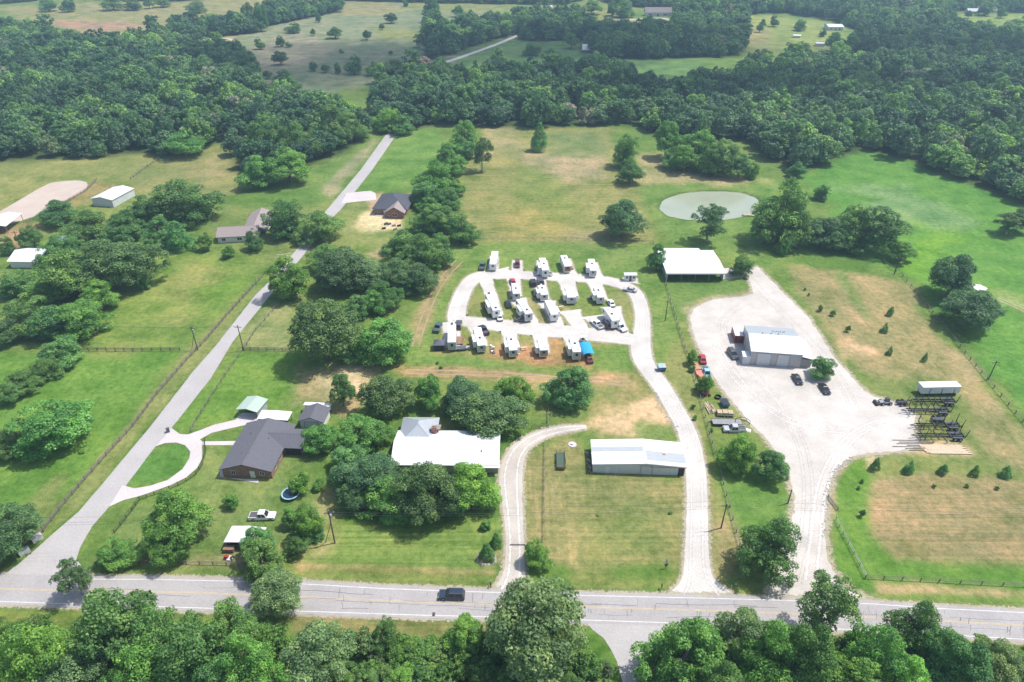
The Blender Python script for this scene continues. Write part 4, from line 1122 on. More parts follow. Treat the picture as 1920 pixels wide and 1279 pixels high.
# 12 far houses
FARH = [('far_house', 'big dark roofed far house with pale walls above the light field', 1210, 1258, 30, 9, 'taupe shingles', 'off white', 4.5, 4.5, 'house'),
        ('far_house', 'far white roofed barn behind the dark tree group', 826, 862, 57, 14, 'white metal roof', 'off white', 4.0, 2.5, 'barn'),
        ('far_house', 'tiny far white cottage at the field edge', 788, 801, 91, 8, 'off white', 'off white', 3, 1.5, 'cottage'),
        ('far_house', 'far brown roofed house in the oak belt', 1063, 1088, 68, 12, 'taupe shingles', 'brick wall', 3.2, 3.5, 'house'),
        ('far_house', 'far red brick house with pale gable left of the hedge', 1093, 1113, 99, 8, 'off white', 'brick wall', 3, 3.5, 'house'),
        ('far_house', 'far white metal barn on the tan clearing', 1553, 1580, 57, 16, 'white metal roof', 'off white', 3.5, 1.5, 'barn'),
        ('far_house', 'far house with pinkish roof by the north east field', 1836, 1868, 24, 14, 'taupe shingles', 'off white', 3, 3.5, 'house'),
        ('far_house', 'far blue grey roofed house by the north east field', 1815, 1838, 26, 10, 'grey metal roof', 'off white', 3, 2.5, 'house'),
        ('far_house', 'far small pale shed showing between far trees', 1296, 1307, 60, 8, 'off white', 'off white', 4, 1.5, 'shed'),
        ('far_house', 'far white trailer home south of the tan clearing', 1530, 1545, 87, 6, 'white metal roof', 'off white', 2.6, .6, 'trailer'),
        ('far_house', 'far small white shed next to the trailer home', 1548, 1558, 85, 5, 'white metal roof', 'off white', 2.4, .6, 'shed'),
        ('far_house', 'far little white shed in the middle of the clearing', 1488, 1500, 71, 4, 'white metal roof', 'off white', 2.2, .5, 'shed'),
        ('far_house', 'far white house at the north east picture edge', 1908, 1930, 22, 10, 'off white', 'off white', 3.5, 2.5, 'house')]
for nm, lb, x0_, x1_, yb, dep, rf_, wf_, wh_, ri_, ct_ in FARH:
    gable(nm, lb, (x0_, yb), (x1_, yb + .3), (x0_, yb - 5), wh_, ri_, 'x', rf_, wf_, .8, cat=ct_, depth=dep, cap=False,
          opens=(('front', .12, .24, .9, 2.2, 'window'), ('front', .45, .53, 0, 2.2, 'door', 'rust'), ('front', .7, .82, .9, 2.2, 'window')) if x1_ - x0_ > 18 else ())
# ------------------------------------------------------------------ trees
def make_crown(seed, kind, n_leaf, size):
    """unit crown: diameter 1, height 1; leaf clumps spread over the lobes of the crown"""
    rg = np.random.default_rng(seed)
    lobes = []
    ph = rg.uniform(0, 6.28, 3)
    def dome(cx, cy, cz, R_, Rz, n, r0, r1, emin):
        for i in range(n):
            a, e = rg.uniform(0, 2 * math.pi), math.asin(rg.uniform(emin, 1.0))
            k = R_ * rg.uniform(.78, 1.08)
            r = rg.uniform(r0, r1)
            lobes.append((cx + math.cos(a) * math.cos(e) * k, cy + math.sin(a) * math.cos(e) * k, cz + math.sin(e) * Rz * rg.uniform(.85, 1.05), r, r * rg.uniform(.8, 1.1)))
    if kind == 'oak':                                   # broad, several merged domes
        dome(rg.uniform(-.04, .04), rg.uniform(-.04, .04), .46, .26, .40, 34, .06, .12, -.6)
        m = rg.integers(4, 7)
        for j in range(m):
            a = ph[0] + 2 * math.pi * j / m + rg.uniform(-.35, .35)
            k = rg.uniform(.17, .27)
            dome(math.cos(a) * k, math.sin(a) * k, rg.uniform(.24, .48), rg.uniform(.14, .20), rg.uniform(.18, .32), 22, .045, .10, -.6)
    elif kind == 'broad':                               # billowing, uneven heights
        dome(rg.uniform(-.07, .07), rg.uniform(-.07, .07), .52, .23, .40, 34, .05, .11, -.8)
        m = rg.integers(4, 8)
        for j in range(m):
            a = ph[0] + 2 * math.pi * j / m + rg.uniform(-.5, .5)
            k = rg.uniform(.14, .30)
            dome(math.cos(a) * k, math.sin(a) * k, rg.uniform(.18, .60), rg.uniform(.13, .21), rg.uniform(.14, .28), 20, .045, .10, -.8)
    elif kind == 'loose':                               # open crown with branches showing
        for j in range(32):
            a, z = rg.uniform(0, 2 * math.pi), rg.uniform(0.24, 0.90)
            k = 0.40 * math.sin(math.pi * min(1, (1.06 - z) * 1.05)) ** 0.6 * rg.uniform(0.25, 1.0)
            dome(math.cos(a) * k, math.sin(a) * k, z, rg.uniform(.07, .12), .07, 8, .035, .07, -.5)
    elif kind == 'cone':                                # cedar, young conifer
        for i in range(60):
            z = rg.uniform(0.04, 0.96)
            k = 0.40 * (1 - z) ** 0.75 * rg.uniform(0.6, 1)
            a = rg.uniform(0, 2 * math.pi)
            r = 0.04 + 0.09 * (1 - z)
            lobes.append((math.cos(a) * k, math.sin(a) * k, z, r, r * 1.3))
    else:                                               # shrub
        for j in range(5):
            a = rg.uniform(0, 6.28); k = rg.uniform(0, .25)
            dome(math.cos(a) * k, math.sin(a) * k, rg.uniform(.15, .45), rg.uniform(.15, .22), rg.uniform(.22, .42), 10, .07, .13, -.2)
    Lb = np.array(lobes)
    w = Lb[:, 3] ** 2
    pick = rg.choice(len(Lb), n_leaf * 3, p=w / w.sum())
    d = rg.normal(size=(n_leaf * 3, 3)); d /= np.linalg.norm(d, axis=1)[:, None]
    d[:, 2] = np.where(d[:, 2] < -0.35, -d[:, 2], d[:, 2])
    c = Lb[pick, :3]
    rr = Lb[pick, 3][:, None] * np.array([1, 1, 1]) ; rr[:, 2] = Lb[pick, 4]
    p = c + d * rr * (1.14 - rg.random((len(pick), 1)) ** 1.3 * 0.50)
    # drop leaves buried in other lobes
    keep = np.ones(len(p), bool)
    for L_ in Lb:
        q = (p - L_[:3]) / np.array([L_[3], L_[3], L_[4]])
        keep &= ~((q ** 2).sum(1) < 0.42)
    p, d, pick = p[keep][:n_leaf], d[keep][:n_leaf], pick[keep][:n_leaf]
    n = len(p)
    nn = d + rg.normal(scale=0.6, size=(n, 3)) + np.array([0, 0, 0.25])
    nn /= np.linalg.norm(nn, axis=1)[:, None]
    t1 = np.cross(nn, rg.normal(size=(n, 3))); t1 /= np.linalg.norm(t1, axis=1)[:, None]
    t2 = np.cross(nn, t1)
    s = (size * rg.uniform(0.55, 1.35, n))[:, None]
    v = np.empty((n, 4, 3))
    v[:, 0] = p - t1 * s * .5
    v[:, 1] = p - t2 * s * .42 + nn * s * .12
    v[:, 2] = p + t1 * s * .5
    v[:, 3] = p + t2 * s * .42 + nn * s * .12
    lt = rg.random(len(Lb))[pick] * .55 + rg.random(n) * .45
    me = bpy.data.meshes.new('crown')
    me.vertices.add(n * 4)
    me.vertices.foreach_set('co', v.astype(np.float32).ravel())
    me.loops.add(n * 4)
    me.loops.foreach_set('vertex_index', np.arange(n * 4, dtype=np.int32))
    me.polygons.add(n)
    me.polygons.foreach_set('loop_start', np.arange(0, n * 4, 4, dtype=np.int32))
    me.update(calc_edges=True)
    at = me.attributes.new('tint', 'FLOAT', 'POINT')
    at.data.foreach_set('value', np.repeat(lt, 4).astype(np.float32))
    return me, Lb
def make_trunk(Lb, seed, pale=False):
    rg = random.Random(seed)
    mb = MB()
    x_, y_ = 0, 0
    pts = [(0, 0, -.02), (rg.uniform(-.015, .015), rg.uniform(-.015, .015), .18), (rg.uniform(-.03, .03), rg.uniform(-.03, .03), .42), (rg.uniform(-.04, .04), rg.uniform(-.04, .04), .72)]
    rad = [.034, .026, .018, .006]
    for i in range(3):
        mb.tube(pts[i], pts[i + 1], rad[i], rad[i + 1], 7)
    for i in rg.sample(range(len(Lb)), min(8, len(Lb))):
        s = pts[1] if rg.random() < .5 else pts[2]
        e = Vector(Lb[i][:3])
        m_ = Vector(s).lerp(e, .5) + Vector((0, 0, .03))
        mb.tube(s, m_, .013, .008, 5); mb.tube(m_, e, .008, .003, 5)
    return mb.mesh('trunk')
CROWNS = {}
for kind, cnt, nl, sz in (('oak', 5, 19000, .024), ('broad', 5, 17000, .025), ('loose', 3, 11000, .026), ('cone', 2, 6000, .034), ('shrub', 2, 5000, .045)):
    CROWNS[kind] = []
    for i in range(cnt):
        me, Lb = make_crown(100 + 17 * i + len(kind), kind, nl, sz)
        me.materials.append(M['leaves'])
        tr = make_trunk(Lb, i + 5)
        tr.materials.append(M['pale bark'] if kind == 'loose' else M['bark'])
        CROWNS[kind].append((me, tr))
SPEC = {  # letter: kind, base colour, height limits (m)
 'O': ('oak', (0.108, 0.207, 0.078)), 'G': ('broad', (0.149, 0.318, 0.067)), 'M': ('broad', (0.149, 0.292, 0.083)),
 'K': ('broad', (0.112, 0.244, 0.070)), 'P': ('loose', (0.126, 0.227, 0.082)), 'C': ('cone', (0.124, 0.296, 0.085)),
 'S': ('shrub', (0.137, 0.294, 0.059)), 'W': ('oak', (0.183, 0.287, 0.113)), 'B': ('broad', (0.189, 0.376, 0.063)), 'L': ('loose', (0.180, 0.316, 0.101)),
 'Y': ('shrub', (0.174, 0.377, 0.073)),
}
NAMES = {'O': 'oak_tree', 'G': 'broadleaf_tree', 'M': 'broadleaf_tree', 'K': 'broadleaf_tree', 'P': 'open_tree', 'C': 'cedar_tree', 'S': 'shrub', 'W': 'oak_tree', 'B': 'broadleaf_tree', 'L': 'open_tree', 'Y': 'shrub'}
CATS = {'shrub': 'shrub'}
tr_rng = random.Random(21)
TREE_AT = []
def tree(x_, y_, w, h, sp, label, group=None):
    kind, col = SPEC[sp]
    me, tk = tr_rng.choice(CROWNS[kind])
    nm = NAMES[sp]
    t = thing(nm, label, CATS.get(nm, 'tree'), (x_, y_, 0), tr_rng.uniform(0, 6.28), group)
    t.scale = (w, w * tr_rng.uniform(.94, 1.06), h)
    c = put('crown', me, None, t)
    j = tr_rng.uniform(-.12, .12); g_ = tr_rng.uniform(.88, 1.14)
    c.color = (col[0] * g_ * (1 + j), col[1] * g_, col[2] * g_ * (1 - j), 1)
    if kind != 'shrub':
        put('trunk', tk, None, t)
    else:
        put('stem', tk, None, t)
    TREE_AT.append((x_, y_, w / 2))
    return t
def tree_px(cx, yt, yb, wpx, sp, label, group=None):
    """crown outline on the photograph -> where it stands, how wide and how tall it is"""
    y0 = yb
    for _ in range(4):
        a = ALPHA(y0); y0 = yb - 0.40 * wpx * math.sin(a)
    a = ALPHA(y0); sc = SC(y0)
    w = wpx / sc
    h = (y0 - yt - 0.22 * wpx * math.sin(a)) / (sc * math.cos(a))
    lim = {'oak': (.55, 1.1), 'broad': (.6, 1.5), 'loose': (.8, 2.0), 'cone': (.8, 2.4), 'shrub': (.45, 1.3)}[SPEC[sp][0]]
    h = min(max(h, w * lim[0]), w * lim[1])
    p = P(cx, y0)
    # the crown is higher than its foot: keep the outline centred on the photographed column
    q = P(cx, y0 - 0.45 * h * sc * math.cos(a), 0.45 * h)
    return tree(q.x, q.y if abs(q.y - p.y) < 3 else p.y, w * 1.15, h * 1.03, sp, label, group)
T = []
def tr(s, group=None):
    for ln in s.strip().splitlines():
        a, lb = ln.split('|')
        f = a.split()
        T.append((float(f[0]), float(f[1]), float(f[2]), float(f[3]), f[4], lb.strip(), group))
# trees with a look or a place of their own
tr('''
1012 230 286 38 C|lone upright green tree at the far end of the long meadow
903 255 325 42 P|dark ragged tree at the far left corner of the long meadow
870 226 285 52 G|bright tree at the north end of the west boundary row
848 262 332 60 G|rounded tree second from the north end of the west boundary row
815 300 378 72 G|spreading light green tree of the boundary row above the new house
795 335 392 62 M|mid green tree right beside the new house
840 352 400 48 K|dark tree leaning into the meadow from the boundary row
820 385 442 78 M|wide tree in the boundary row below the new house
867 395 462 62 K|deep green round tree jutting from the boundary row into the meadow
755 430 505 70 M|tree on the street side of the boundary row south of the sandy lot
790 432 520 72 K|tall dark tree in the middle of the boundary row
825 435 505 52 M|mid green tree where the boundary row meets the meadow
742 480 552 70 O|dark oak at the boundary row edge below the pinkish soil patch
785 492 558 66 O|dark oak overhanging the earth track at the boundary row
640 456 562 122 O|broad dark oak among the trees east of the street bend
690 478 556 76 W|greyish brown topped tree next to the broad dark oak
545 472 572 98 G|light green tree overhanging the street where it disappears
608 452 515 62 M|mid green tree between the street and the broad oak
606 546 700 130 O|very large dark oak above the bare soil patch
714 583 698 128 G|large bright green tree beside the very large dark oak
668 545 605 60 M|tree filling the gap above the large bright tree
530 368 456 78 K|big rounded dark tree beside the upper street
598 388 464 88 M|mid green spreading tree covering the upper street bend
477 427 474 40 K|compact dark tree right of the taupe roofed house
387 434 474 34 M|small round tree in front of the taupe house, left of the lower shrub
425 456 488 28 S|smallest dark bush in front of the taupe house
333 412 476 58 C|bright cone shaped tree at the corner of the dark clump
352 330 430 128 K|huge dark tree north of the cone shaped tree
268 360 432 72 K|dark tree between the long white barn and the huge tree
230 398 462 66 M|mid green tree in front of the long white barn
1183 298 350 50 K|dark tree at the north east corner fence of the meadow
1172 246 318 52 G|bright tree at the top of the east boundary
1165 370 457 88 O|big dark oak standing inside the meadow by the cross fence
1232 450 512 38 M|tree pressed against the left side of the pavilion
1330 385 463 66 P|tall open pine like tree behind the pavilion roof
1393 474 524 44 K|small dark tree beside the concrete pad of the pavilion
1250 226 302 62 G|tallest light green tree north of the pond
1310 240 325 82 G|bright spreading tree in the middle of the clump north of the pond
1285 270 330 58 G|low bright tree at the front of the clump north of the pond
1358 256 335 78 M|mid green tree in the clump north of the pond
1388 288 340 52 M|grey green tree at the right end of the clump north of the pond
1495 300 336 36 K|single dark tree at the far corner of the lush field
1467 333 470 100 M|tall broad crowned tree on the right bank of the pond
1500 380 470 50 L|pale loose tree in front of the tall one by the pond
1540 343 378 32 K|small dark tree behind the grove east of the pond
1543 400 475 84 O|dark oak in the middle of the grove east of the pond
1635 378 482 112 K|widest green tree at the right of the grove east of the pond
1592 375 468 72 M|mid green tree inside the grove east of the pond
1692 450 500 56 G|short spreading tree next to the utility pole in the east field
1468 442 482 30 G|little bright tree at the left foot of the pond grove
1788 468 572 88 O|dark oak in the east field, north of its rounder twin
1825 536 632 108 O|very round dark oak in the east field beside the white shelter
1893 410 447 50 P|open dark tree casting shade in the far east field
1912 370 442 44 O|dark tree at the east edge of the lush field
1540 664 718 54 K|round dark green tree at the corner of the steel workshop
1383 804 896 76 G|tree with bright crown on the left of the yard entrance
1443 840 912 70 K|round dark tree on the yard side of the entrance grass
1442 968 1100 108 K|large dark tree at the corner of road and gravel yard
1068 680 778 94 K|dense dark green tree in the middle of the plot
1008 1008 1072 58 G|small bright tree between house drive and mown field
912 1015 1056 32 C|pointed bright shrub on the stony bed beside the drive
930 996 1031 26 C|smaller pointed dark shrub behind the stony bed
912 974 1000 24 S|low bush at the edge of the lawn shade
435 918 958 36 S|dark round bush on the lawn of the brick house
330 912 1040 118 G|tall bright tree in the lawn between loop drive and road
310 985 1070 70 G|lower tree in front of the tall bright one near the road
222 1003 1074 82 G|wide rounded bushy tree at the street corner
143 1045 1132 64 P|pale ragged tree leaning over the road junction
488 978 1060 72 M|tree shading the small open shed
492 1010 1100 84 M|tree between the open shed and the road
521 1066 1170 104 W|grey green tree overhanging the road at the plot corner
575 935 1022 58 G|dark leafy tree at the front of the west boundary
725 697 798 102 O|grey green oak north west of the ranch house
803 698 778 62 G|green upright tree between the two oaks north of the ranch house
868 704 795 96 O|dark oak behind the ranch house beside the biggest one
918 738 838 134 O|biggest oak over the east end of the ranch house roof
975 702 772 62 G|tree at the east end of the grove behind the ranch house
944 708 748 42 G|small bright tree on the north edge of the grove
886 864 982 108 B|brightest yellow green tree in front of the ranch house
800 856 996 120 O|dark oak directly in front of the white roof
722 880 978 108 G|bright tree left of the dark oak in the front grove
1010 1085 1300 198 W|huge grey green oak on the south side of the road
868 1150 1235 84 G|bright cone topped tree at the road verge opposite the car
722 1150 1238 56 K|dark pointed tree on the verge south of the road
1545 1084 1215 104 L|pale airy tree standing over the yard entrance road
1395 1108 1265 112 W|grey green tree over the road east of the south lane
1285 1160 1330 168 G|yellow green rounded tree at the mouth of the south lane
1710 1104 1250 92 K|tall dark tree reaching over the road at the south east
430 1085 1262 108 M|tall tree over the road south of the open shed
90 733 872 150 G|large sunlit tree standing alone in the west field
''')
def grp(g, s):
    tr(s, g)
grp('trees between brick house and ranch house', '''
640 697 772 50 K|narrow dark tree beside the bare soil next to the garage
605 790 862 76 G|light green tree touching the wing of the brick house
672 780 862 108 G|widest bright tree between the two houses
712 785 852 62 G|tree between the bright crown and the hip roof
648 832 905 84 M|shaded tree in the middle of the two houses' gap
692 846 962 124 O|dark oak left of the ranch house front wall
640 868 930 52 M|low tree below the shaded gap, above the footpath
745 935 990 70 G|bright tree at the south edge of the front grove
662 900 968 58 O|dark low oak at the left end of the front grove
838 905 985 70 K|dark green tree between oak and yellow green tree
770 930 985 60 M|small tree under the front oak
''')
grp('low trees filling the pond clump', '''
1275 250 318 50 G|bright tree between the tallest and the spreading one north of the pond
1335 265 335 60 G|bright low tree in the pond clump front
1262 285 322 44 M|bush at the left foot of the pond clump
1410 300 338 34 G|small light bush ending the pond clump
1440 360 465 60 M|tree leaning over the right pond bank
1570 420 478 60 K|dark bush between the eastern grove oaks
''')
grp('dark clump of trees in the west', '''
248 385 450 66 K|dark tree covering the near corner of the long white barn
300 400 470 70 M|tree between the huge dark tree and the barn
120 430 500 70 K|dark tree right of the white roofed farmhouse
88 450 520 60 M|tree hiding the right end of the farmhouse
208 436 562 122 O|big dark oak at the middle of the west clump
262 442 548 96 O|dark oak at the right side of the west clump
135 455 572 108 M|grey green tree at the back of the west clump
268 512 548 30 S|pale bush at the foot of the west clump
110 380 430 72 K|tree behind the clump next to the riding arena
165 392 462 84 M|tree between riding arena and west clump
100 505 575 92 G|light green tree left of the big dark oak
36 500 565 84 M|tree south of the white roofed farmhouse
60 545 640 108 M|spreading tree at the left of the field corner
150 555 645 112 G|bright tree at the corner of the mown west field
15 592 655 62 O|dark tree at the picture edge above the hedge
112 590 648 100 K|dark tree at the tip of the west clump
185 520 590 70 G|tree on the field side of the west clump
12 440 482 30 M|small tree left of the farmhouse at the arena shelter
60 420 475 50 M|tree hiding the corner of the farmhouse
''')
grp('hedge trees in the west field', '''
112 645 700 84 M|right end of the diagonal hedge under the clump
80 668 722 60 K|second tree from the upper end of the diagonal hedge
45 692 745 62 M|hedge tree in the middle of the diagonal hedge
14 715 765 56 K|hedge tree near the picture edge, above the big sunlit tree
10 790 872 60 O|dark tree left of the large sunlit tree
''')
grp('dense dark trees at the street junction', '''
18 925 1050 98 O|dense dark tree at the west side of the junction
40 955 1020 56 K|dark tree nearest the two white bins
-20 985 1090 90 O|dark tree at the picture edge casting shade on the road
''')
grp('edge trees of the north west wood', '''
345 244 300 70 G|bright round tree standing forward of the wood edge
482 285 360 84 G|light tree at the wood end nearest the upper street
540 274 352 92 G|bright green tree at the wood corner by the upper street
500 210 305 92 K|dark tall tree behind the bright wood corner
562 225 312 84 K|dark round tree near the end of the wood
622 188 282 82 M|tall tree at the wood end near the street's far end
655 205 272 68 M|last tree of the wood before the street's far end
724 200 252 56 B|bright low tree where the street vanishes
757 212 256 46 M|mid green tree to the right of where the street vanishes
''')
grp('young cedars in the east lawn', '''
1643 856 886 20 C|young cedar nearest the yard, first of the lawn row
1706 862 892 22 C|second young cedar from the yard in the lawn row
1770 868 894 22 C|middle young cedar of the lawn row
1829 870 896 18 C|fourth young cedar from the yard in the lawn row
1887 871 899 22 C|easternmost young cedar of the lawn row
''')
grp('saplings', '''
1617 896 908 8 S|tiny sapling in the green strip east of the yard
1610 910 920 8 S|tiny sapling just below another in the green strip
1618 946 972 12 K|dark sapling lower in the green strip
1752 905 916 9 S|first sapling from the yard in the brown field
1814 906 917 9 S|middle sapling in the brown field
1870 909 920 9 S|last sapling in the brown field row
1671 573 595 15 C|pointed young tree in the upper tan field
1660 604 626 15 C|pointed young tree just below the first in the tan field
1669 648 668 13 C|young tree in the middle of the tan field
1735 660 680 11 C|young tree at the lower end of the tan field
1540 568 586 12 S|bushy sapling at the yard side of the tan field
1562 578 594 12 S|bushy sapling near the sandy scrape in the tan field
1510 538 546 6 S|very small sapling near the top of the tan field
1517 546 556 6 S|very small sapling next to the top one in the tan field
1590 606 624 12 S|sapling below the green strip in the tan field
820 675 684 7 S|tiny bush below the dark gazebo
827 683 692 9 S|tiny bush south of the first near the earth track
1121 962 968 8 S|tiny bush in the mown field, left one
1258 958 966 10 S|tiny bush in the mown field near the gravel drive
152 841 853 16 S|small bush in the shade of the sunlit field tree
''')
grp('bushes along the east fence', '''
1297 645 690 26 S|bush beside the orange stack, first along the fence
1325 700 745 34 G|round leafy tree between the pale car and the junk pile
1310 712 732 14 S|bush on the fence left of the round leafy tree
1297 660 700 14 S|low bush against the fence near the blue dumpster
1300 752 768 10 S|small dark bush on the fence line
1303 775 790 10 S|next small dark bush down the fence line
1335 800 812 8 S|small bush by the fence above the bright crowned tree
''')
grp('bushes at the south west boundary', '''
560 858 935 44 Y|light bush beside the trampoline
548 930 1000 40 Y|light bush between trampoline and white pickup
590 985 1020 42 K|dark leafy bush below the west boundary trees
597 895 925 26 S|bush near the small footpath
556 1000 1050 46 K|dark bush at the end of the lawn near the plot corner
''')
grp('thicket trees south of the road', '''
215 1112 1292 150 M|wide tree leaning to the road west of the thicket
318 1115 1275 112 M|tree with thin grey top at the road edge
600 1152 1320 138 W|grey green rounded oak in the thicket
350 1165 1330 140 K|dark tree in the heart of the thicket
470 1172 1330 118 G|bright tree left of the grey green oak
60 1165 1330 130 G|bright tree at the left corner of the thicket
135 1180 1330 112 W|greyish tree near the left corner of the thicket
18 1140 1240 66 M|tree at the picture edge by the road
260 1205 1340 110 G|light tree in the lower left of the thicket
395 1240 1360 100 K|dark tree at the bottom of the thicket
525 1232 1360 110 B|bright tree at the bottom below the oak
1440 1168 1320 112 G|bright tree at the bottom south east
1515 1165 1320 118 K|dark tree below the pale airy tree
1640 1150 1300 104 G|green tree left of the tall dark road tree
1765 1152 1290 84 M|tree right of the tall dark road tree
1805 1195 1330 120 K|dark tree in the lower east thicket
1862 1178 1300 92 W|grey green tree near the east end of the thicket
1908 1165 1300 64 O|last dark tree at the east picture edge
1600 1228 1350 122 G|bright low tree of the east thicket bottom
1705 1232 1360 112 B|bright yellow green tree of the east thicket bottom
1350 1240 1370 110 K|dark tree right of the lane mouth tree
''')
grp('low growth filling the west boundary row', '''
832 285 330 44 K|dark bush under the third tree of the west boundary row
880 262 300 40 M|leafy bush between the first boundary trees
800 365 405 48 G|light bush east of the new house
845 400 440 46 K|dark bush below the wide boundary tree
792 395 440 52 M|mid green bush west of the wide boundary tree
770 470 530 52 M|bush at the foot of the tall dark boundary tree
805 475 520 46 G|bright bush facing the meadow track
722 520 590 60 K|dark bush between the two dark boundary oaks
700 540 600 54 G|bright bush right of the broad dark oak
760 512 560 54 K|dark leafy bush where the earth track starts
855 330 372 34 G|small bright bush on the meadow side of the row
660 640 690 60 M|bush behind the very large dark oak
''')
for a in T:
    if 'boundary row' in a[5]: a = (a[0], a[1] - 2, a[2] + 2, a[3] * 1.12) + tuple(a[4:])
    tree_px(*a)
n_hand = len(T)
# the woods: trunks scattered with their natural spacing; the largest in the picture are trees of their own
wr = np.random.default_rng(5)
pts = []
GAP = {'NW wood': 9.4, 'mid belt': 9.2, 'north wood': 9.0, 'oak belt': 8.2, 'far hedges': 8.0, 'road clump': 7.5, 'top row': 9.0, 'top left': 9.5, 'south thicket': 5.0, 'south east thicket': 5.0}
for nm, poly in WOODS.items():
    wp = np.array([(q.x, q.y) for q in W(poly)])
    gp = GAP[nm]
    x0, x1, y0, y1 = wp[:, 0].min(), wp[:, 0].max(), wp[:, 1].min(), wp[:, 1].max()
    gx, gy = np.meshgrid(np.arange(x0, x1, gp), np.arange(y0, y1, gp))
    gx = gx.ravel() + wr.uniform(-.42, .42, gx.size) * gp
    gy = gy.ravel() + wr.uniform(-.42, .42, gy.size) * gp
    k = sdist(gx, gy, [tuple(q) for q in wp]) > 1.0
    for a_, b_ in zip(gx[k], gy[k]):
        if abs(a_) > 0.82 * math.hypot(b_, CAM_H) + 12:
            continue
        pts.append((a_, b_, nm))
pts.sort(key=lambda q: math.hypot(q[1], CAM_H))
# stray trees of the far fields
STRAY = '''595 24 42 14|587 54 66 12|548 44 63 32|628 54 72 32|688 56 74 18|525 66 87 20|541 79 88 14|487 70 92 22|716 44 55 12|732 24 44 26|640 91 99 11|733 95 103 10|525 95 122 30|588 114 133 20|610 120 136 18|633 118 138 14|663 102 140 36|700 116 142 30|740 110 134 40|530 132 158 42|548 142 176 42|500 132 148 22|487 138 152 14
830 28 54 14|860 12 32 24|812 -8 24 22|800 -6 24 16|760 0 12 12|935 90 124 34|1000 78 104 38|1030 88 108 30|1045 96 106 18|1072 64 92 28|790 62 90 30|812 60 90 28|1430 36 52 14|1455 28 50 18|1503 36 58 26|1543 54 68 16|1500 78 104 42|1515 90 112 18|1485 84 98 20|1568 62 98 40|1600 66 100 36|1625 72 102 30|1395 10 40 20|1425 40 60 14|82 -4 18 24|120 -2 23 32|85 2 22 34|362 6 26 36|245 2 20 36|205 4 20 40|300 -6 14 30|275 -2 16 20
1855 4 30 36|1820 20 34 14|1885 12 34 20|1660 20 52 28|1412 100 118 22|1435 88 120 26|1875 62 100 40|1830 50 84 36|1110 8 28 40|1080 6 26 30|1170 2 34 40|1150 4 30 26|1190 44 62 26|1240 46 66 24|1225 52 70 22|1285 40 64 26|1140 44 60 22|1115 34 54 22|505 0 34 34|480 8 60 36|460 -2 40 30'''.replace('\n', '|').split('|')
si = 0
LAND_FAR = [(1234, 22, 'the big dark roofed far house'), (844, 50, 'the far white roofed barn'), (795, 86, 'the tiny white cottage'), (1076, 62, 'the brown roofed far house'), (1103, 93, 'the red brick far house'),
    (1566, 50, 'the far white metal barn'), (1850, 16, 'the pinkish roofed house'), (1538, 84, 'the far trailer home'), (1494, 68, 'the little white field shed'), (1031, 14, 'the far straight lane'), (900, 92, 'the diagonal far road'),
    (165, 48, 'the reddish bare field'), (420, 72, 'the pale far track'), (548, 158, 'the wood gap'), (600, 40, 'the dry far pasture'), (700, 95, 'the middle of the grey field'), (520, 90, 'the west part of the grey field'), (780, 18, 'the tan northern pasture'), (300, 10, 'the light north west field'), (490, 20, 'the far hedge'), (1190, 45, 'the curved far driveway'), (1425, 110, 'the clearing edge'), (740, 40, 'the east part of the grey field')]
LAND_NEAR = [(847, 1119, 'the black road suv'), (1150, 1240, 'the south lane'), (1010, 1180, 'the huge grey green oak'), (722, 1195, 'the dark pointed verge tree'), (600, 1235, 'the grey green thicket oak'), (430, 1170, 'the tall road tree'), (220, 1200, 'the wide leaning tree'), (60, 1230, 'the street junction'),
    (1285, 1240, 'the lane mouth tree'), (1395, 1180, 'the grey green road tree'), (1545, 1150, 'the pale airy tree'), (1710, 1170, 'the tall dark road tree'), (1860, 1240, 'the east end of the road'), (868, 1190, 'the bright cone topped tree')]
seen_lab = {}
def auto_label(noun, px, py, w, lands):
    size = 'small' if w < 6.2 else ('medium' if w < 8 else ('large' if w < 11.5 else 'very large'))
    lx, ly, ln = min(lands, key=lambda q: (q[0] - px) ** 2 + ((q[1] - py) * 1.6) ** 2)
    dx, dy = px - lx, (py - ly) * 1.6
    dr = ('east' if dx > 0 else 'west') if abs(dx) > abs(dy) * 2 else (('south' if dy > 0 else 'north') + ('' if abs(dy) > abs(dx) * 2 else (' east' if dx > 0 else ' west')))
    lb = '%s %s %s of %s' % (size, noun, dr, ln)
    k = seen_lab.get(lb, 0); seen_lab[lb] = k + 1
    if k: lb = '%s %s %s %s of %s' % (size, noun, ['farther', 'still farther', 'yet farther', 'far off', 'farthest', 'well', 'somewhat'][min(k, 7) - 1], dr, ln)
    return lb
far_lab = {0: 'small dark tree standing in the far grey field', 1: 'far tree beside the distant houses and road', 2: 'far tree on the northern edge of the picture'}
for s in STRAY:
    a_, b_, c_, d_ = [float(k) for k in s.split()]
    si += 1
    which = 0 if (a_ < 760 and b_ > 15 and a_ > 455) else (2 if b_ < 12 else 1)
    tree_px(a_, b_, c_ + 1, d_, tr_rng.choice('KOKM'), auto_label('tree', a_, (b_ + c_) / 2, d_ / SC(c_), LAND_FAR), ['scattered trees in the far grey field', 'trees around the distant houses', 'trees along the northern picture edge'][which])
free = []
hp = np.array([(a_, b_, r_) for a_, b_, r_ in TREE_AT])
for q in pts:
    dd = np.hypot(hp[:, 0] - q[0], hp[:, 1] - q[1])
    if (dd < hp[:, 2] * 0.62 + 0.8).any():
        continue
    free.append(q)
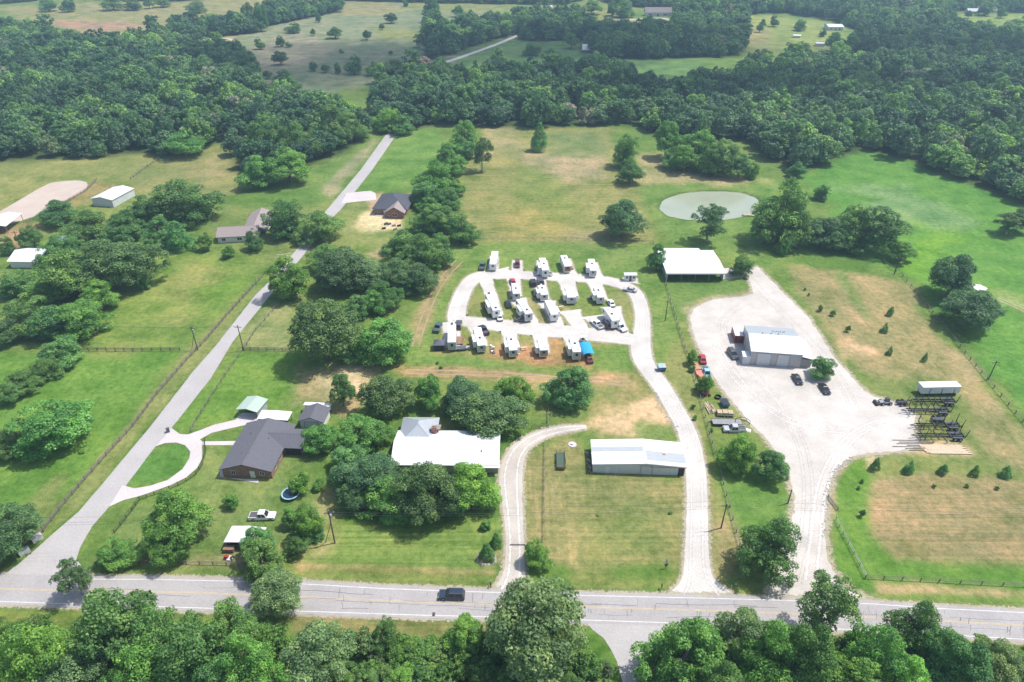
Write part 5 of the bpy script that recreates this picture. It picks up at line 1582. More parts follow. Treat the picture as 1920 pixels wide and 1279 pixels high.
LAB = {'NW wood': ('broadleaf tree in the front rows of the north west wood', 'trees of the north west wood'),
       'mid belt': ('broadleaf tree in the front rows of the wood behind pond and meadow', 'trees of the middle wood belt'),
       'south thicket': ('leafy tree filling the thicket south of the road', 'thicket trees south west of the lane'),
       'south east thicket': ('leafy tree filling the thicket east of the south lane', 'thicket trees south east of the lane')}
n_ind = 0
stuff = []
budget = 300 - n_hand - si + 20
for q in free:
    nm = q[2]
    thick = 'thicket' in nm
    if thick:
        w, h = wr.uniform(5.0, 8.5), wr.uniform(3.0, 7.5)
        sp = tr_rng.choice('GYBKMG')
    else:
        w = wr.uniform(9.5, 20.0); h = w * wr.uniform(.55, .95) + wr.uniform(0, 4)
        sp = tr_rng.choice('KMOKGMPW')
    vis = -20 < 960 + FPX * q[0] / (q[1] * CP + CAM_H * SP) < 1940 and q[1] > 58
    if nm in LAB and n_ind < budget and vis:
        if sp == 'Y': w, h = w * .7, h * .6
        px_ = 960 + FPX * q[0] / (q[1] * CP + CAM_H * SP)
        py_ = 639.5 + FPX * (CAM_H * CP - q[1] * SP) / (q[1] * CP + CAM_H * SP)
        lb_ = auto_label({'G': 'mid green thicket tree', 'B': 'bright thicket tree', 'K': 'dark thicket tree', 'M': 'dull green thicket tree', 'Y': 'yellow green thicket bush'}[sp], px_, py_, w, LAND_NEAR) if 'thicket' in nm else LAB[nm][0]
        tree(q[0], q[1], w, h, sp, lb_, LAB[nm][1])
        n_ind += 1
    else:
        stuff.append((q[0], q[1], w, h, 0 if not thick else 1))
print('trees', n_hand, si, n_ind, 'woods', len(stuff))
def scatter(name, items, protos, mat, color=None, label=None):
    """one mass of trees: geometry nodes place crowns on the points"""
    me = bpy.data.meshes.new(name)
    A_ = np.array(items)
    n = len(A_)
    me.vertices.add(n)
    me.vertices.foreach_set('co', np.column_stack([A_[:, 0], A_[:, 1], np.zeros(n)]).astype(np.float32).ravel())
    sc_ = me.attributes.new('size', 'FLOAT_VECTOR', 'POINT')
    sc_.data.foreach_set('vector', np.column_stack([A_[:, 2], A_[:, 2], A_[:, 3]]).astype(np.float32).ravel())
    rt = me.attributes.new('turn', 'FLOAT', 'POINT')
    rt.data.foreach_set('value', wr.uniform(0, 6.28, n).astype(np.float32))
    ki = me.attributes.new('which', 'INT', 'POINT')
    ki.data.foreach_set('value', wr.integers(0, len(protos), n).astype(np.int32))
    o = bpy.data.objects.new(name, me)
    C.objects.link(o)
    o['kind'] = 'stuff'
    if color: o.color = color
    ng = bpy.data.node_groups.new(name, 'GeometryNodeTree')
    ng.interface.new_socket('Geometry', in_out='INPUT', socket_type='NodeSocketGeometry')
    ng.interface.new_socket('Geometry', in_out='OUTPUT', socket_type='NodeSocketGeometry')
    N, L = ng.nodes, ng.links
    gi, go = N.new('NodeGroupInput'), N.new('NodeGroupOutput')
    iop = N.new('GeometryNodeInstanceOnPoints')
    jg = N.new('GeometryNodeJoinGeometry')
    for pr in protos[::-1]:
        ob = N.new('GeometryNodeObjectInfo')
        ob.inputs['Object'].default_value = pr
        ob.inputs['As Instance'].default_value = True
        L.new(ob.outputs['Geometry'], jg.inputs[0])
    L.new(gi.outputs[0], iop.inputs['Points'])
    L.new(jg.outputs[0], iop.inputs['Instance'])
    iop.inputs['Pick Instance'].default_value = True
    for nm, ty, sock in (('which', 'INT', 'Instance Index'), ('size', 'FLOAT_VECTOR', 'Scale')):
        na = N.new('GeometryNodeInputNamedAttribute'); na.data_type = ty
        na.inputs['Name'].default_value = nm
        L.new(na.outputs['Attribute'], iop.inputs[sock])
    na = N.new('GeometryNodeInputNamedAttribute'); na.data_type = 'FLOAT'; na.inputs['Name'].default_value = 'turn'
    cx = N.new('ShaderNodeCombineXYZ')
    L.new(na.outputs['Attribute'], cx.inputs[2])
    L.new(cx.outputs[0], iop.inputs['Rotation'])
    sm = N.new('GeometryNodeSetMaterial')
    sm.inputs['Material'].default_value = M[mat]
    L.new(iop.outputs[0], sm.inputs[0])
    L.new(sm.outputs[0], go.inputs[0])
    md = o.modifiers.new('scatter', 'NODES')
    md.node_group = ng
    return o
woods_me = []
for i in range(6):                       # far crowns need fewer, larger leaf clumps
    me, _ = make_crown(900 + i, ['oak', 'broad', 'broad', 'oak', 'loose', 'broad'][i], 3200, .060)
    me.materials.append(M['woods leaves'])
    woods_me.append(bpy.data.objects.new('crown', me))
if any(s_[4] == 0 for s_ in stuff):
    scatter('woods', [s_ for s_ in stuff if s_[4] == 0], woods_me, 'woods leaves')
for nm in ('south thicket', 'south east thicket'):
    wp = [(q.x, q.y) for q in W(WOODS[nm])]
    gx, gy = np.meshgrid(np.arange(-110, 110, 2.1), np.arange(38, 92, 2.1))
    gx = gx.ravel() + wr.uniform(-1, 1, gx.size); gy = gy.ravel() + wr.uniform(-1, 1, gy.size)
    k_ = sdist(gx, gy, wp) > -.6
    for a_, b_ in zip(gx[k_], gy[k_]):
        stuff.append((a_, b_, wr.uniform(2.6, 6.0), wr.uniform(1.6, 4.4), 1))
if any(s_[4] == 1 for s_ in stuff):
    scatter('undergrowth', [s_ for s_ in stuff if s_[4] == 1], woods_me, 'thicket leaves')
# ------------------------------------------------------------------ vehicles
VC = {}
def wheel_parts(t, xs, hw, r=.36, wd=.24, key='w'):
    if (key, r, wd) not in VC:
        VC[(key, r, wd)] = (MB().tube((0, -wd / 2, 0), (0, wd / 2, 0), r, n=16).mesh('wheel'), MB().tube((0, -wd / 2 - .012, 0), (0, wd / 2 + .012, 0), r * .58, n=12).mesh('rim'))
    a, b = VC[(key, r, wd)]
    for x_ in xs:
        for s in (-1, 1):
            w_ = put('wheel', a, 'tyre rubber', t, (x_, s * (hw - wd / 2 + .01), r))
            put('rim', b, 'wheel rim', w_)
def quad_side(x0, x1, x0t, x1t, y, yt, z0, z1):
    return [(x0, y, z0), (x1, y, z0), (x1t, yt, z1), (x0t, yt, z1)]
def car(label, px, py, head, kind='suv', col='black paint', name=None, group=None, cat=None):
    """head: direction of travel, degrees from +X anticlockwise"""
    D = {'suv': (5.1, 2.0, 1.82), 'sedan': (4.7, 1.85, 1.45), 'pickup': (5.7, 2.0, 1.85), 'van': (4.9, 1.95, 1.85)}[kind]
    L, Wd, H = D
    p = P(px, py)
    t = thing(name or {'suv': 'suv', 'sedan': 'sedan', 'pickup': 'pickup_truck', 'van': 'van'}[kind], label, cat or {'suv': 'car', 'sedan': 'car', 'pickup': 'pickup truck', 'van': 'van'}[kind], p, R(head), group)
    h = Wd / 2
    bl = .95 if kind != 'sedan' else .85           # belt line
    b = MB()
    b.frustum((-L / 2 + .06, L / 2 - .05, -h + .04, h - .04), (-L / 2, L / 2, -h, h), .28, .62)
    b.frustum((-L / 2, L / 2, -h, h), (-L / 2 + .08, L / 2 - .22, -h + .05, h - .05), .62, bl)
    if kind == 'suv': cx = (-L / 2 + .12, L / 2 - 1.35); ct = (-L / 2 + .40, L / 2 - 2.15)
    elif kind == 'sedan': cx = (-L / 2 + .65, L / 2 - 1.25); ct = (-L / 2 + 1.35, L / 2 - 2.0)
    elif kind == 'van': cx = (-L / 2 + .10, L / 2 - .9); ct = (-L / 2 + .3, L / 2 - 1.6)
    else: cx = (-L / 2 + 1.95, L / 2 - 1.5); ct = (-L / 2 + 2.15, L / 2 - 2.2)
    yb, yt = h - .07, h - .26
    b.frustum((cx[0], cx[1], -yb, yb), (ct[0], ct[1], -yt, yt), bl, H)
    put('body', b, col, t)
    put('roof', MB().frustum((ct[0] + .05, ct[1] - .05, -yt + .04, yt - .04), (ct[0] + .15, ct[1] - .2, -yt + .12, yt - .12), H + .002, H + .05), col, t)
    put('windscreen', panel(MB(), [(cx[1], -yb, bl), (cx[1], yb, bl), (ct[1], yt, H), (ct[1], -yt, H)], u=(.08, .92), w=(.08, .92)), 'window glass', t)
    put('rear_window', panel(MB(), [(cx[0], yb, bl), (cx[0], -yb, bl), (ct[0], -yt, H), (ct[0], yt, H)], u=(.1, .9), w=(.2, .92)), 'window glass', t)
    for s in (-1, 1):
        q = [(cx[0], -yb, bl), (cx[1], -yb, bl), (ct[1], -yt, H), (ct[0], -yt, H)] if s < 0 else [(cx[1], yb, bl), (cx[0], yb, bl), (ct[0], yt, H), (ct[1], yt, H)]
        for a_, b_ in ((.06, .46), (.52, .90)):
            put('side_window', panel(MB(), q, u=(a_, b_), w=(.12, .9)), 'window glass', t)
        put('headlight', MB().box(L / 2 - .06, L / 2 + .012, s * (h - .30) - .16, s * (h - .30) + .16, .62, .76), 'head lamp glass', t)
        put('taillight', MB().box(-L / 2 - .012, -L / 2 + .05, s * (h - .22) - .11, s * (h - .22) + .11, .63, .9), 'tail lamp red', t)
        put('mirror', MB().box(cx[1] - .35, cx[1] - .18, s * h - .02 if s > 0 else -h - .18, s * h + .18 if s > 0 else -h + .02, bl + .02, bl + .2), col, t)
    if kind == 'pickup':
        put('truck_bed', MB().box(-L / 2 + .14, -L / 2 + 1.85, -h + .18, h - .18, bl + .002, bl + .012), 'vent plastic', t)
        for s in (-1, 1):
            put('bed_rail', MB().box(-L / 2 + .1, -L / 2 + 1.92, s * (h - .11) - .06, s * (h - .11) + .06, bl, bl + .16), col, t)
        put('tailgate', MB().box(-L / 2 + .09, -L / 2 + .16, -h + .17, h - .17, bl, bl + .16), col, t)
    put('bumper', MB().box(L / 2 - .06, L / 2 + .05, -h + .08, h - .08, .32, .52), 'vent plastic', t)
    put('bumper', MB().box(-L / 2 - .05, -L / 2 + .06, -h + .08, h - .08, .34, .54), 'vent plastic', t)
    wheel_parts(t, (-L / 2 + 1.05, L / 2 - 1.0), h)
    return t
def up_dir(px, py, px2, py2):
    a, b = P(px, py), P(px2, py2)
    return math.degrees(math.atan2(b.y - a.y, b.x - a.x))
c = car('black suv driving west on the road', 847, 1119, 180 + math.degrees((P(900, 1119.5) - P(800, 1117)).xy.angle_signed(Vector((1, 0)))) if False else 178.5, 'suv', 'navy paint')
for s in (-1, 1):
    put('roof_rack', MB().box(-1.9, .3, s * .62 - .02, s * .62 + .02, 1.84, 1.90), 'steel', c)
car('white pickup parked on the lawn beside the trampoline bushes', 493, 971, 2, 'pickup', 'car white')
car('dark grey car left of the red container', 1373, 667, 277, 'suv', 'charcoal paint')
car('black car on the gravel west of the yard tree', 1494, 714, 270, 'sedan', 'black paint')
car('black car half under the yard tree', 1545, 732, 272, 'sedan', 'black paint')
car('dark green pickup beside the northwesternmost camper', 904.5, 502, 85, 'pickup', 'teal paint')
car('maroon van alone on the second pad of the top row', 970, 498, 270, 'van', 'maroon paint')
car('white pickup parked crosswise below the third top row camper', 1021, 516, 172, 'pickup', 'car white')
car('silver car on the loop in front of the kiosk', 1181, 546, 160, 'sedan', 'silver paint')
car('red car behind the camper at the top of the second inner pad', 961.5, 531, 100, 'sedan', 'red paint')
car('black car in the grass between the two western inner campers', 953, 573, 100, 'sedan', 'black paint')
car('black suv with round wheels at the top of the third inner pad', 1000, 533, 95, 'suv', 'black paint')
car('dark grey suv beside the black one at the third inner pad', 1014, 530, 95, 'suv', 'charcoal paint')
car('small dark car alongside the third inner camper', 1004, 552, 100, 'sedan', 'charcoal paint')
car('dark suv parked crosswise below the slanted camper', 979, 602, 178, 'suv', 'charcoal paint')
car('white car with round roof behind the long eastern camper', 1145.5, 571, 100, 'sedan', 'car white')
car('white pickup left of a dark suv by the eastern camper', 1119, 611, 118, 'pickup', 'car white')
car('dark suv between two pickups by the eastern camper', 1136, 611, 115, 'suv', 'charcoal paint')
car('white pickup hitched in front of the long eastern camper', 1162, 616, 300, 'pickup', 'car white')
car('dark green pickup at the west end of the bottom row', 821, 617, 82, 'pickup', 'teal paint')
car('grey suv beside the longest bottom row camper', 860, 612, 88, 'suv', 'charcoal paint')
car('black pickup right of the second bottom row camper', 907, 622, 112, 'pickup', 'black paint')
car('small silver car at the foot of the first inner camper', 937, 597, 95, 'sedan', 'car white')
car('grey pickup at the end of the long flat trailer', 1376, 808, 178, 'pickup', 'silver paint')
car('red car at the top of the junk row by the fence', 1317, 676, 84, 'sedan', 'red paint')
car('pale blue pickup beside the orange stack', 1324, 703, 268, 'pickup', 'pale blue paint')

# ------------------------------------------------------------------ campers
def camper(label, N, F, style='travel', body='rv gelcoat', slides=(1,), acs=(.3, .7), end='rv grey', awn=0, wd=2.45, lenadd=0.0, ladder=True, name='camper_trailer', cat='camper'):
    """N, F: middle of the near and far roof edge on the photograph"""
    zt = 3.35 if style != 'fifth' else 3.7
    n, f = P(*N, zt), P(*F, zt)
    d = (f - n).xy
    L = min(max(d.length + lenadd, 4.6), 12.5)
    t = thing(name, label, cat, (n.x, n.y, 0), math.atan2(d.y, d.x))
    h = wd / 2
    if style == 'fifth':
        prof = [(.12, .75), (0, 1.1), (0, zt - .12), (.3, zt), (L - 2.6, zt), (L - .8, zt - .15), (L, zt - .9), (L, 2.0), (L - .2, 1.75), (L - 2.7, 1.75), (L - 2.8, .75)]
    elif style == 'motor':
        prof = [(.1, .5), (0, .8), (0, zt - .1), (.15, zt), (L - .4, zt), (L, zt - .5), (L, 1.4), (L - .1, .5)]
    else:
        prof = [(.1, .6), (0, .9), (0, zt - .35), (.35, zt), (L - .7, zt), (L - .1, zt - .7), (L, 1.3), (L - .1, .6)]
    put('body', MB().prism(prof, -h, h), body, t)
    put('roof_skin', MB().box(.4, L - (2.8 if style == 'fifth' else .9), -h + .1, h - .1, zt + .002, zt + .03), 'white paint', t)
    # near end: grey cap, window
    q = [(0, h, .95), (0, -h, .95), (0, -h, zt - .4), (0, h, zt - .4)]
    put('end_cap', panel(MB(), q, u=(.04, .96), w=(0, 1), off=.004, t=.02), end, t)
    put('window', panel(MB(), q, u=(.34, .66), w=(.48, .85), off=.03, t=.02), 'window glass', t)
    for s in (-1, 1):
        q = [(0, -h, .6), (L, -h, .6), (L, -h, zt), (0, -h, zt)] if s < 0 else [(L, h, .6), (0, h, .6), (0, h, zt), (L, h, zt)]
        put('stripe', panel(MB(), q, u=(.04, .93), w=(.16, .26), off=.006, t=.01), end, t)
        for a_ in ((.14, .24), (.74, .83)) if s < 0 else ((.10, .2), (.80, .88)):
            put('window', panel(MB(), q, u=a_, w=(.5, .76), off=.012, t=.02), 'window glass', t)
    q = [(0, -h, .6), (L, -h, .6), (L, -h, zt), (0, -h, zt)]
    dr = put('door', panel(MB(), q, u=(.60, .60 + .7 / L), w=(.0, .72), off=.02, t=.03), 'off white', t)
    put('step', MB().box(L * .6, L * .6 + .7, -h - .45, -h - .05, .28, .33), 'steel', dr)
    for s in slides:
        a_, b_ = L * (.22 if s > 0 else .15), L * (.62 if s > 0 else .5)
        y0, y1 = (h + .01, h + .95) if s > 0 else (-h - .9, -h - .01)
        sl_ = put('slide_out', MB().box(a_, b_, y0, y1, .95, zt - .35), body, t)
        put('slide_roof', MB().box(a_ - .03, b_ + .03, y0, y1 + (.03 if s > 0 else 0), zt - .34, zt - .28), 'white paint', sl_)
        qq = [(b_, y1, .95), (a_, y1, .95), (a_, y1, zt - .35), (b_, y1, zt - .35)] if s > 0 else [(a_, y0, .95), (b_, y0, .95), (b_, y0, zt - .35), (a_, y0, zt - .35)]
        put('window', panel(MB(), qq, u=(.3, .7), w=(.45, .8), off=.012, t=.02), 'window glass', sl_)
    for k, a_ in enumerate(acs):
        x_ = L * a_
        put('air_conditioner', MB().frustum((x_ - .45, x_ + .45, -.35, .35), (x_ - .33, x_ + .33, -.28, .28), zt + .03, zt + .33), 'vent plastic' if k % 2 == 0 else 'off white', t)
    put('roof_vent', MB().box(L * .5 - .2, L * .5 + .2, .4, .8, zt + .03, zt + .14), 'off white', t)
    put('roof_vent', MB().box(L * .12 - .18, L * .12 + .18, -.6, -.25, zt + .03, zt + .13), 'vent plastic', t)
    if awn:
        put('awning', MB().slab([(L * .25, -h - 2.2, 2.35), (L * .8, -h - 2.2, 2.35), (L * .8, -h - .02, 2.95), (L * .25, -h - .02, 2.95)], .04), 'rv grey', t)
        for a_ in (.26, .79):
            put('awning_arm', MB().tube((L * a_, -h - .02, 1.4), (L * a_, -h - 2.15, 2.33), .03), 'steel', t)
    if style == 'motor':
        wheel_parts(t, (1.6, L - 1.3), h, .42)
        q = [(L, -h, 1.4), (L, h, 1.4), (L - .02, h, zt - .5), (L - .02, -h, zt - .5)]
        put('windscreen', panel(MB(), q, u=(.06, .94), w=(.1, .9), off=.012, t=.02), 'window glass', t)
    else:
        wheel_parts(t, (L * .36, L * .36 + .85), h, .36)
        if style == 'travel':
            put('hitch', MB().tube((L, -.7, .55), (L + 1.1, 0, .5), .05).tube((L, .7, .55), (L + 1.1, 0, .5), .05).tube((L + .4, 0, .5), (L + .4, 0, 1.0), .16, n=8), 'steel', t)
        else:
            put('landing_leg', MB().box(L - 2.6, L - 2.45, -.9, -.75, 0, .8).box(L - 2.6, L - 2.45, .75, .9, 0, .8), 'steel', t)
    return t
camper('northwesternmost camper, plain white roof, above the loop', (924, 494), (928.5, 469.5), 'travel', slides=(), acs=(), end='off white')
camper('white camper third along the top row with a grey side room', (1023, 506), (1016, 481), 'fifth', slides=(1,), acs=(.45, .75), end='rv gelcoat')
camper('camper with brown wooden deck at its near end in the top row', (1064.5, 498), (1056, 477), 'travel', slides=(), acs=(.65,), end='rv brown')
camper('easternmost camper of the top row with a slide room', (1112.5, 506), (1108, 484), 'travel', slides=(1,), acs=(.5,), end='rv grey')
camper('long camper at the west side of the inner grass island', (931, 581), (915, 546), 'fifth', slides=(1,), acs=(.1, .4, .9), end='rv gelcoat')
camper('inner camper behind the red car', (968.5, 549), (965, 529), 'travel', slides=(), acs=(.4,), end='rv grey')
camper('slanted camper in front of the one with the red car', (992, 587), (973, 558), 'fifth', slides=(1,), acs=(.2, .6), end='rv grey')
camper('upper camper of the middle inner pair, beside dark cars', (1021, 551), (1014, 533), 'travel', slides=(1,), acs=(.6, .9), end='rv grey')
camper('lower camper of the middle inner pair, clean white roof', (1040, 588), (1027, 561), 'travel', slides=(-1,), acs=(), end='off white')
camper('broad camper with slide rooms out on both sides', (1072, 556), (1067, 537), 'travel', slides=(1, -1), acs=(), end='rv grey', wd=3.0)
camper('grey ended camper on the eastern inner pad', (1127, 556), (1119, 537), 'travel', slides=(1,), acs=(.6,), end='rv grey')
camper('long camper coupled to a white pickup at the east of the island', (1155, 600), (1136, 573), 'fifth', slides=(-1,), acs=(.4, .7), end='off white')
camper('longest camper of the bottom row with a window in its grey end', (847, 641), (847.5, 604), 'fifth', slides=(), acs=(.9,), end='rv grey')
camper('second bottom row camper surrounded by clutter', (903, 646), (894, 612), 'travel', slides=(1,), acs=(.35, .68), end='rv grey')
camper('third bottom row camper with black propane rack at its end', (962.5, 655), (956, 625), 'travel', slides=(1, -1), acs=(.6,), end='rv grey')
camper('fourth bottom row camper with dark grey end wall', (1020, 655), (1014, 632), 'travel', slides=(1,), acs=(), end='steel')
camper('bottom row camper beside the blue canopy', (1082, 659), (1074, 630), 'fifth', slides=(1,), acs=(.5,), end='rv grey')

# ------------------------------------------------------------------ things in the park
t = thing('canopy_shelter', 'bright blue arched canopy beside the last bottom row camper', 'canopy', P(1104, 676), R(97))
n_ = 8
for k in range(n_):
    a0, a1 = math.pi * k / n_, math.pi * (k + 1) / n_
    y0, y1 = -1.7 * math.cos(a0), -1.7 * math.cos(a1)
    z0, z1 = 1.9 + .8 * math.sin(a0), 1.9 + .8 * math.sin(a1)
    put('cover_strip', MB().slab([(0, y0, z0), (6.2, y0, z0), (6.2, y1, z1), (0, y1, z1)][::-1], .03), 'canopy blue', t)
for xx in (.1, 3.1, 6.1):
    for yy in (-1.68, 1.68):
        put('post', MB().tube((xx, yy, 0), (xx, yy, 1.9), .04), 'steel', t)
car('dark red car sheltered under the blue canopy', 1104, 675, 97, 'sedan', 'maroon paint')
t = thing('golf_cart', 'small white roofed cart above the blue canopy', 'cart', P(1094, 640), R(5))
put('roof', MB().box(-1.1, 1.1, -.65, .65, 1.8, 1.86), 'white paint', t)
put('body', MB().frustum((-1.15, 1.2, -.6, .6), (-.9, .7, -.55, .55), .25, .8), 'off white', t)
put('seat', MB().box(-.5, 0, -.5, .5, .8, 1.2), 'vent plastic', t)
for xx, yy in ((-1, -.6), (-1, .6), (.8, -.6), (.8, .6)):
    put('roof_post', MB().tube((xx, yy, .6), (xx, yy, 1.8), .025), 'steel', t)
wheel_parts(t, (-.8, .8), .6, .25, .18)
t = thing('gazebo', 'dark screened gazebo at the west end of the bottom row', 'gazebo', P(824, 653), R(2))
put('canopy', MB().frustum((-1.7, 1.7, -1.7, 1.7), (-.15, .15, -.15, .15), 2.1, 3.0), 'tarp', t)
put('valance', MB().box(-1.7, 1.7, -1.7, 1.7, 1.85, 2.1), 'tarp', t)
for xx in (-1.6, 1.6):
    for yy in (-1.6, 1.6):
        put('post', MB().box(xx - .05, xx + .05, yy - .05, yy + .05, 0, 1.86), 'vent plastic', t)
put('screen', MB().box(-1.58, 1.58, -1.55, 1.55, .02, 1.84), 'dark interior', t)
def deck(label, px, py, rz, w, d, z=.45, steps=2, rail=True, mat='wood planks', n=9):
    t = thing('wooden_deck', label, 'deck', P(px, py), R(rz))
    for k in range(n):
        put('plank', MB().box(-w / 2, w / 2, -d / 2 + d * k / n + .01, -d / 2 + d * (k + 1) / n - .01, z - .05, z + (.004 if k % 2 else 0)), mat, t)
    put('frame', MB().box(-w / 2 + .05, w / 2 - .05, -d / 2 + .05, d / 2 - .05, .02, z - .055), 'weathered wood', t)
    if rail:
        for yy in (-d / 2, d / 2):
            put('railing', MB().box(-w / 2, w / 2, yy - .03, yy + .03, z + .85, z + .93).box(-w / 2, -w / 2 + .08, yy - .04, yy + .04, z + .01, z + .85).box(w / 2 - .08, w / 2, yy - .04, yy + .04, z + .01, z + .85).box(-.04, .04, yy - .04, yy + .04, z + .01, z + .85), mat, t)
    return t
deck('brown plank deck between the longest camper and its table', 862, 640, 88, 4.2, 2.4)
deck('brown deck at the end of the top row camper', 1066, 504, 100, 2.4, 3.2)
t = thing('boat', 'grey covered boat beside the longest camper', 'boat', P(866, 656), R(3))
hl = MB()
st = [(-2.3, .85, .55), (-1.2, .9, .5), (0, .9, .48), (1.3, .72, .55), (2.2, .3, .75), (2.6, .03, .95)]
for (xa, wa, za), (xb, wb, zb) in zip(st, st[1:]):
    hl.hexa([(xa, -wa * .4, za - .3), (xb, -wb * .4, zb - .3), (xb, wb * .4, zb - .3), (xa, wa * .4, za - .3), (xa, -wa, za + .45), (xb, -wb, zb + .45), (xb, wb, zb + .45), (xa, wa, za + .45)])
put('hull', hl, 'silver paint', t)
put('cover', MB().frustum((-2.2, 1.4, -.8, .8), (-1.2, .6, -.2, .2), 1.0, 1.35), 'tarp', t)
put('trailer', MB().box(-2.2, 3.2, -.08, .08, .12, .24).box(-.9, -.75, -.9, .9, .12, .24), 'steel', t)
wheel_parts(t, (-.8,), .98, .28, .18)
def crate(name, label, cat, px, py, rz, w, d, h, mat, lid=None, group=None):
    t = thing(name, label, cat, P(px, py), R(rz), group)
    put('body', MB().frustum((-w / 2 + .04, w / 2 - .04, -d / 2 + .04, d / 2 - .04), (-w / 2, w / 2, -d / 2, d / 2), .0, h), mat, t)
    put('lid', MB().box(-w / 2 - .03, w / 2 + .03, -d / 2 - .03, d / 2 + .03, h + .002, h + .07), lid or mat, t)
    return t
# blue roll-off container by the entrance drive
t = thing('dumpster', 'dark blue dumpster with pale lids beside the entrance drive', 'dumpster', P(1240, 694), R(2))
put('bin', MB().frustum((-1.0, 1.0, -.75, .75), (-1.15, 1.15, -.95, .95), .15, 1.45), 'dumpster blue', t)
for s in (-1, 1):
    put('lid', MB().slab([(s * .56 - .54, -.93, 1.47), (s * .56 + .54, -.93, 1.47), (s * .56 + .54, .93, 1.72), (s * .56 - .54, .93, 1.72)], .04), 'pale blue paint' if s < 0 else 'silver paint', t)
    put('fork_pocket', MB().box(s * 1.16 - .05, s * 1.16 + .05, -.6, .6, .7, .9), 'dumpster blue', t)
t = thing('dumpster', 'dark blue open bin on the grass next to the rolled hose', 'bin', P(1358, 760), R(95))
put('bin', MB().frustum((-1.1, 1.1, -.8, .8), (-1.4, 1.4, -.95, .95), .1, 1.3), 'dumpster blue', t)
put('load', MB().box(-1.25, 1.25, -.8, .8, 1.301, 1.38), 'dark interior', t)
# junk row
t = thing('equipment_stack', 'stack of salmon orange steel panels along the east fence', 'panel stack', P(1310, 700), R(100))
for k in range(7):
    o_ = put('panel', MB().box(-4.2 + k * 1.2, -4.2 + k * 1.2 + 1.1, -1.1 + .1 * (k % 2), 1.0 + .12 * (k % 3), .1, .75 + .12 * ((k * 5) % 3)), 'salmon paint', t)
    if k in (1, 4): put('cross_bar', MB().box(-4.2 + k * 1.2 + .3, -4.2 + k * 1.2 + .6, -1.1, 1.1, .95 + .12 * ((k * 5) % 3) - .2, 1.06 + .12 * ((k * 5) % 3) - .2), 'straw mat', o_)
t = thing('lumber_pile', 'loose stack of pale boards below the round leafy fence tree', 'lumber pile', P(1331, 765), R(96))
lr = random.Random(4)
for k in range(16):
    a_ = lr.uniform(-.12, .12)
    yy = -1.0 + .14 * k
    o_ = put('board', MB().box(-1.6, 1.5, -.08, .08, 0, .06), 'pale timber' if k % 3 else 'weathered wood', t, (lr.uniform(-1.3, 1.3), yy, .02 + .07 * (k % 4)))
    o_.rotation_euler = (0, 0, a_)
t = thing('old_machine', 'rusty purple brown farm machine between tree and boards', 'farm machine', P(1321, 741), R(10))
put('frame', MB().box(-1.6, 1.4, -.5, .5, .35, .55).box(-.4, .5, -.9, .9, .4, .6), 'maroon paint', t)
put('hopper', MB().frustum((-.8, .3, -.4, .4), (-1.1, .6, -.7, .7), .6, 1.3), 'rust', t)
put('boom', MB().tube((.5, 0, .8), (2.2, .3, 1.5), .08), 'rust', t)
wheel_parts(t, (-1.0, 1.0), 1.0, .4, .2)
t = thing('hose_roll', 'black rolled hose standing next to the blue bin', 'hose roll', P(1346, 746), R(20))
for k in range(3):
    tb = MB()
    for j in range(16):
        a0, a1 = 2 * math.pi * j / 16, 2 * math.pi * (j + 1) / 16
        tb.tube((math.cos(a0) * .8, math.sin(a0) * .8, .12 + .2 * k), (math.cos(a1) * .8, math.sin(a1) * .8, .12 + .2 * k), .09, n=5)
    put('coil', tb, 'tyre rubber', t)
t = thing('flat_trailer', 'short flat trailer with straw coloured load', 'trailer', P(1359, 778), R(-4))
put('deck', MB().box(-2.3, 2.3, -1.1, 1.1, .55, .68), 'weathered wood', t)
for k in range(3): put('bale', MB().box(-2.1 + 1.4 * k, -.85 + 1.4 * k, -.8, .75, .69, 1.15 + .08 * (k % 2)), 'straw mat', t)
wheel_parts(t, (-.4, .5), 1.15, .33, .2)
t = thing('flat_trailer', 'long grey flat trailer lying across the junk row', 'trailer', P(1362, 795), R(-2))
for k in range(12): put('deck_board', MB().box(-3.7 + .617 * k, -3.7 + .617 * (k + 1) - .02, -1.1, 1.1, .7, .78 + .006 * (k % 2)), 'steel', t)
put('side_rail', MB().box(-3.8, 3.8, -1.2, -1.11, .55, .85).box(-3.8, 3.8, 1.11, 1.2, .55, .85), 'black steel', t)
put('tongue', MB().tube((-3.8, -.6, .6), (-5.0, 0, .5), .06).tube((-3.8, .6, .6), (-5.0, 0, .5), .06), 'black steel', t)
wheel_parts(t, (-.3, .7), 1.25, .38, .22)
t = thing('hay_ring', 'dark curved hoop leaning at the end of the long flat trailer', 'hoop', P(1392, 796), R(0))
tb = MB()
for rr_, zz_ in ((1.9, .9), (1.9, .1)):
    for j in range(12):
        a0, a1 = math.pi * j / 12, math.pi * (j + 1) / 12
        tb.tube((math.cos(a0) * rr_, math.sin(a0) * rr_, zz_), (math.cos(a1) * rr_, math.sin(a1) * rr_, zz_), .07, n=5)
for j in range(0, 13, 3):
    a0 = math.pi * j / 12
    tb.tube((math.cos(a0) * 1.9, math.sin(a0) * 1.9, .1), (math.cos(a0) * 1.9, math.sin(a0) * 1.9, .9), .05, n=5)
put('hoop', tb, 'black steel', t)
for k, (a_, b_, r_) in enumerate(((1389, 803, 10), (1399, 806, -25))):
    t = thing('tarp_sheet', ['white sheet lying beside the grey pickup', 'white sheet nearer to the gravel beside the grey pickup'][k], 'sheet', P(a_, b_), R(r_))
    put('sheet', MB().frustum((-1.1, 1.1, -.6, .6), (-.8, .9, -.4, .4), .0, .22), 'white paint', t)
